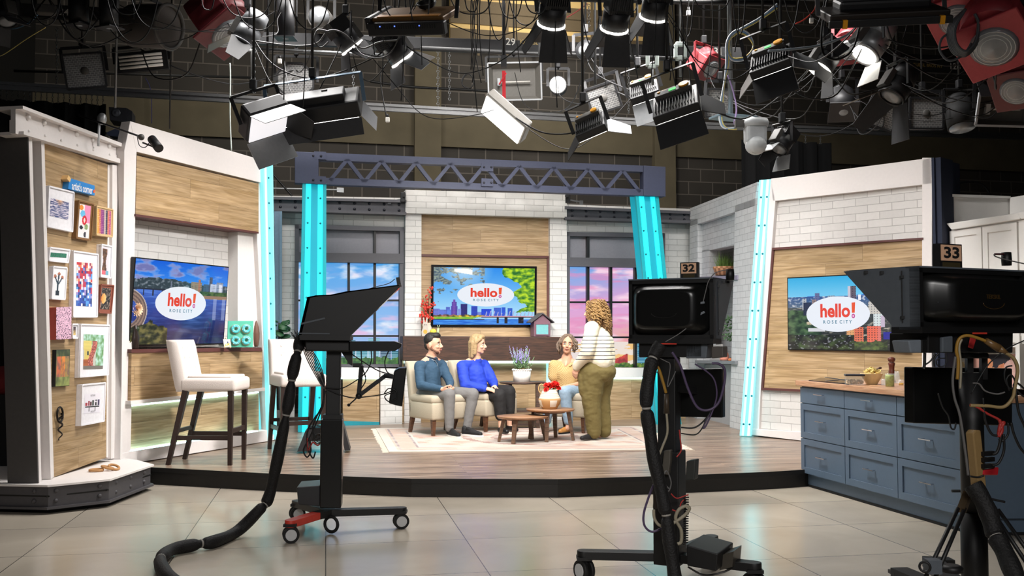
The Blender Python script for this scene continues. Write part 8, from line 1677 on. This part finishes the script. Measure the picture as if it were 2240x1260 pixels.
for lab, a, c, m, r in (('black pipe running under the long stencilled raceway', (920, 106, 10.0), (1640, 136, 11.2), M_PIPE, .024), ('grey pipe above the eight sided softlight', (560, 108, 10.4), (860, 122, 10.9), M_GPIPE, .022), ('thin black pipe high across the block wall at the top left', (30, 155, 13.4), (560, 170, 14.6), M_PIPE, .018), ('black pipe carrying the right corner lamps', (1750, -6, 8.2), (2300, 12, 8.6), M_PIPE, .024), ('black pipe crossing the top edge above the led fresnels', (700, -14, 7.9), (1740, 8, 8.2), M_PIPE, .024), ('black pipe crossing the top left corner', (-40, -14, 8.4), (660, -6, 8.8), M_PIPE, .024)):
    b = MB(); b.cyl(at_y(*a), at_y(*c), r, None, 10); tag(b.build('grid_pipe', m), lab, 'pipe')
for lab, u, v1, y, r, m in (('thin galvanised drop rod beside the square honeycomb softlight', 252, 236, 9.6, .012, M_GPIPE), ('thin black drop rod right of the tube bank', 371, 282, 10.2, .008, M_PIPE), ('black drop rod behind the can over the truss end', 584, 205, 9.0, .012, M_PIPE), ('black drop rod in front of the tan wall panel', 1180, 122, 9.4, .012, M_PIPE), ('black drop rod through the led fresnels by the dome lamp', 1302, 185, 9.0, .012, M_PIPE), ('white topped drop rod over the pale clamp', 1488, 95, 8.8, .008, M_GPIPE), ('dark drop rod behind the drop pole coil', 1706, 130, 8.8, .012, M_PIPE)):
    p = at_y(u, v1, y); b = MB(); b.cyl(p, (p.x, p.y, ZG), r, None, 8); tag(b.build('drop_rod', m), lab, 'rod')
for lab, u, v in (('pale clamp head over the middle led panel', 1427, 130), ('pale clamp head left of the large led panel', 1488, 112)):
    p = at_y(u, v, 8.3); t = thing('pipe_clamp', lab, 'clamp', p); b = MB(); [b.bar(p + V(a), p + V(c), .03, .04) for a, c in (((-.04, 0, -.06), (-.04, 0, .06)), ((.04, 0, -.06), (.04, 0, .06)), ((-.04, 0, .06), (.04, 0, .06)), ((-.04, 0, -.06), (.03, 0, -.06)))]; b.build('jaw', M_PALE, t, bevel=.006); b = MB(); b.cyl(p + V((0, 0, -.06)), p + V((0, 0, -.22)), .012, None, 10); b.cyl(p + V((0, 0, .06)), (p.x, p.y, ZG), .008, None, 8); b.build('spigot', M_GPIPE, t)
tA, tB = at_y(-30, 186, 11.45), at_y(2290, 301, 14.9); tM = at_y(1560, 276, 13.75)
b = MB()
for a, c in ((tA, tM), (tM, tB)):
    for dz in (-.03, .03): b.bar(a + V((0, 0, dz)), c + V((0, 0, dz)), .05, .035)
    b.bar(a, c, .02, .06)
tag(b.build('curtain_track', M_ALU), 'long aluminium curtain track crossing the studio under the lamps', 'track')
def drape(label, ua, ub, drop, seed):
    t0, t1 = [(at_y(u, 0, 12) - tA).x for u in (ua, ub)]; f = lambda x: tA.lerp(tM, x); D_ = (tM - tA); P0, P1 = [next(f(k / 400) for k in range(-20, 700) if ray_u(f(k / 400)) >= u) for u in (ua, ub)]
    n, m_ = 150, 8; b = MB(); nn = V((-D_.y, D_.x, 0)).normalized()
    for j in range(m_ + 1):
        for i in range(n + 1): s = i / n; p = P0.lerp(P1, s) + nn * (.05 * math.sin(s * (P1 - P0).length * 26 + .6 * math.sin(i * .3 + seed))); b.v.append(V((p.x, p.y, p.z - .16 - (drop) * j / m_)))
    for j in range(m_):
        for i in range(n): q = j * (n + 1) + i; b._face([q, q + 1, q + n + 2, q + n + 1][::-1], True)
    o = tag(b.build('black_curtain', mat('black_duvetyne_cloth', '#0a0a0b', .95)), label, 'curtain'); k = 22 if drop > 3 and ua < 500 else 6
    for i in range(k):
        p = P0.lerp(P1, (i + .3) / k); b = MB(); [b.torus(p + V((0, 0, -.05 - .028 * z)), .011, .0035, (1, .2, 0) if z % 2 else (0, 1, 0), 8, 4) for z in range(5)]; b.build('hook_chain', M_GPIPE, o)
    return o
def ray_u(p): d = p - EYE; return 1120 + F_PX * d.x / d.dot(_fw)
drape('tall black curtain hung from the track behind the art display', -40, 232, 4.1, 1); drape('black curtain hung from the track behind the kitchen television wall', 1618, 1815, 3.4, 5)
for lab, u, v0, v1, y in (('chain over the curtain track left of the honeycomb softlight', 124, 60, 190, 11.7), ('chain beside the dark red fresnel', 556, 110, 205, 12.2), ('chain left of the pilaster over the truss', 773, 150, 215, 12.6), ('chain down to the track left of the lit soft panel', 958, 110, 238, 12.9), ('short chain beside the grey reflector flood', 983, 105, 220, 13.4), ('chain right of the small led panel', 1375, 112, 250, 13.4), ('chain in front of the tan wall panel', 1288, 8, 60, 12.5)):
    p, q = at_y(u, v0, y), at_y(u, v1, y); n = int((p - q).length / .042); b = MB()
    for i in range(n): c = p.lerp(q, (i + .5) / n); b.torus(c, .017, .0045, (1, .3, 0) if i % 2 else (.3, -1, 0), 10, 4, (1, 1))
    tag(b.build('hoist_chain', M_GPIPE), lab, 'chain')
# ---- loose cables in the grid
GC = 'thin black cables drooping among the lamps'
rr = random.Random(77)
for i in range(64):
    a = rr.choice(LAMPS); c = rr.choice([q for q in LAMPS if q is not a and (q - a).length < 1.6] or LAMPS); a, c = a + V((0, 0, .12)), c + V((0, 0, .12)); sg = rr.uniform(.06, .38) + (c - a).length * .1; b = MB()
    b.tube(curve([a, a.lerp(c, .25) + V((rr.uniform(-.1, .1), -.08, -sg * .8)), a.lerp(c, .55) + V((rr.uniform(-.1, .1), -.1, -sg)), a.lerp(c, .82) + V((0, -.05, -sg * .5)), c], 6), rr.choice((.004, .005, .007)), 6); tag(b.build('grid_cable', M_CAB), 'thin black cable drooping from lamp to lamp in the grid', 'cable', GC)
for i in range(34):
    u = rr.uniform(30, 2200); y = rr.uniform(7.1, 8.1); w = rr.uniform(30, 130); s = rr.uniform(20, 105); acab('thin black cable swagged below the top of the grid', [(u, -30), (u + w * .2, s * .6), (u + w * .5, s), (u + w * .8, s * .7), (u + w, -30)], .005, M_CAB, y, 'swagged_cable', 'thin black cables swagged from the top of the grid')
for i in range(26):
    u = rr.uniform(560, 1760); y = rr.uniform(7.2, 8.1); v1 = rr.uniform(110, 250); acab('thin black cable hanging straight down from the grid', [(u, -30), (u + rr.uniform(-8, 8), v1 * .4), (u + rr.uniform(-14, 14), v1)], .0045, M_CAB, y, 'hanging_cable', 'thin black cables hanging straight down from the grid')
for lab, px, r, m, y in (('grey cable sweeping between the two led fresnels over the truss', [(560, 90), (640, 100), (692, 95), (718, 68), (750, 72), (790, 105), (830, 92), (870, 88)], .007, M_CABG, 8.0), ('grey cable looping left of the led fresnel pair', [(722, 70), (695, 66), (688, 90), (702, 104), (718, 92)], .007, M_CABG, 8.0), ('black lead with white plug hanging above the truss', [(845, 140), (832, 165), (836, 205), (846, 260)], .006, M_CAB, 8.6), ('pale blue cable sagging at the top left corner', [(-10, 55), (30, 63), (70, 45), (95, 15)], .005, mat('dull_blue_cable', '#4d7594', .5), 9), ('yellow cable slanting at the top left corner', [(-8, 124), (10, 118), (60, 84), (100, 60)], .004, mat('yellow_cable_skin', '#b3a03a', .5), 9), ('thick grey cable sweeping across to the foil lamp', [(1680, 112), (1740, 107), (1800, 98), (1850, 78), (1870, 62)], .01, mat('slate_cable_light', '#7f8890', .5), 7.3), ('heavy black cable loop hanging in front of the foil lamp', [(1812, -10), (1798, 60), (1800, 115), (1828, 130), (1862, 112), (1880, 60), (1890, -10)], .008, M_CAB, 7.1), ('black cables swagged under the led spot and foil lamp', [(1800, 130), (1830, 175), (1860, 205), (1900, 200), (1950, 185)], .008, M_CAB, 8.2), ('white drop cable beside the grey spot down to the truss end', [(503, 138), (504, 180), (503, 250), (506, 330)], .006, mat('white_cable_skin2', '#c9d3cc', .5), 8.6), ('blue cable taped down the concrete band', [(318, 170), (330, 200), (332, 270)], .006, mat('navy_cable', '#2c2a66', .5), 15.4), ('black cable bunch along the block wall above the track', [(810, 178), (900, 190), (1000, 195), (1080, 200)], .02, M_CAB, 14.8), ('coiled black cable hung on the wall left of the grey flood', [(1020, 160), (1010, 175), (1015, 190), (1030, 192), (1036, 176), (1026, 162), (1014, 170), (1012, 186), (1026, 194)], .008, M_CAB, 13.6), ('red cord looped behind the tan panel fixtures', [(1240, 38), (1262, 25), (1285, 8)], .008, mat('red_cord', '#9c4a44', .5), 12.6), ('orange red cord hanging right of the drop pole', [(1786, -5), (1782, 20), (1760, 42), (1740, 52)], .006, mat('red_cord2', '#b3382c', .5), 8.4), ('black cables lying over the flat top behind the kitchen', [(2060, 415), (2090, 402), (2125, 398), (2150, 405), (2165, 424)], .014, M_CAB, 13.0), ('pair of thick black cables slanting behind the left column', [(590, 372), (612, 398), (640, 430)], .016, M_CAB, 14.6)):
    acab(lab, px, r, m, y)
for lab, u, v, y in (('white plug end hanging over the truss', 848, 262, 8.6), ('white plug on a lead below the eight sided softlight', 612, 134, 8.9), ('white connector hanging by the orange cord', 1775, 45, 8.4), ('white plug hanging right of the led fresnels', 1506, 28, 8.8)):
    p = at_y(u, v, y); t = thing('cable_plug', lab, 'plug', p); b = MB(); b.box(p, (.035, .03, .045)); b.build('plug_body', mat('white_plug', '#d8d5cf', .5), t, bevel=.006); b = MB(); b.cyl(p + V((0, 0, .02)), p + V((0, 0, .05)), .012, None, 10); b.build('strain_relief', M_CAB, t)
# ---- small things on top of the set
for lab, u, v, sx in (('small black camera clamped above the middle brick wall, left end', 882, 432, -1), ('small black camera clamped above the middle brick wall, right end', 1242, 433, 1)):
    p = at_y(u, v, 14.4); t = thing('mini_camera', lab, 'camera', p); b = MB(); b.box(p, (.07, .1, .15)); b.build('camera_body', M_LB, t, bevel=.01); b = MB(); b.cyl(p + V((-sx * .02, -.05, .02)), p + V((-sx * .02, -.09, .02)), .025, None, 12); b.build('lens', M_BLACK, t); b = MB(); b.bar(p + V((sx * .03, 0, -.03)), p + V((sx * .2, 0, -.06)), .02); b.bar(p + V((sx * .2, 0, -.04)), p + V((sx * .2, 0, -.1)), .05); b.build('clamp_arm', M_GPIPE, t)
p = at_y(225, 252, 9.2); t = thing('boom_camera', 'boom arm with a small black camera reaching over the left wall from a stand', 'camera', p); b = MB(); b.cyl(at_y(215, 320, 9.25), at_y(217, 268, 9.25), .012, None, 10); b.build('stand', M_WBODY, t); b = MB(); b.ball(at_y(223, 260, 9.25), .045, 10, 7, (1, 1, 1.3)); b.build('foil_clamp', M_SIL, t); b = MB(); b.cyl(at_y(172, 252, 9.25), at_y(305, 298, 9.0), .009, None, 8); b.build('boom', M_LB, t); b = MB(); b.ball(at_y(309, 300, 9.0), .03, 10, 7); b.bar(at_y(312, 312, 9.0), at_y(338, 322, 9.0), .015); b.build('ball_head', M_LG, t); b = MB(); b.cyl(at_y(332, 304, 9.0), at_y(348, 325, 8.9), .04, .042, 16); b.build('camera_body', M_LB, t); b = MB(); b.ball(at_y(333, 303, 8.96), .014, 8, 6); b.build('tally', mat('dull_red_tally', '#8a2420', .4), t)
cable('cable', [(300, 296), (305, 318), (318, 322), (328, 310)], .004, M_CAB, t, 8.95)
b = MB(yaw(at_y(744, 415, 15.2), 13)); b.ppoly([(737, 410), (752, 411), (752, 421), (737, 420)], -.05, 0); jb = tag(b.build('junction_box', M_WBODY), 'white junction box and conduit on the block wall behind the truss', 'box'); b = MB(); b.cyl(at_y(590, 412, 15.0), at_y(737, 415, 15.2), .012, None, 8); b.build('conduit', M_WBODY, jb)
# dim cart of red cloth seen past the display panel
p = at_y(12, 830, 9.4); t = thing('covered_cart', 'dim cart draped in dark red cloth behind the display panel edge', 'cart', (p.x, p.y, 0)); b = MB(); b.ball((p.x, p.y, p.z - .02), .25, 16, 10, (1.1, 1, .6)); b.build('cloth', mat('dark_red_cloth', '#6d1518', .8), t); b = MB(); b.box((p.x, p.y, .5), (.5, .4, .8)); b.build('cart_body', M_BLACKM, t); caster(t, V((at_y(20, 975, 9.2).x, 9.15, 0)), .07, (.8, .6, 0))
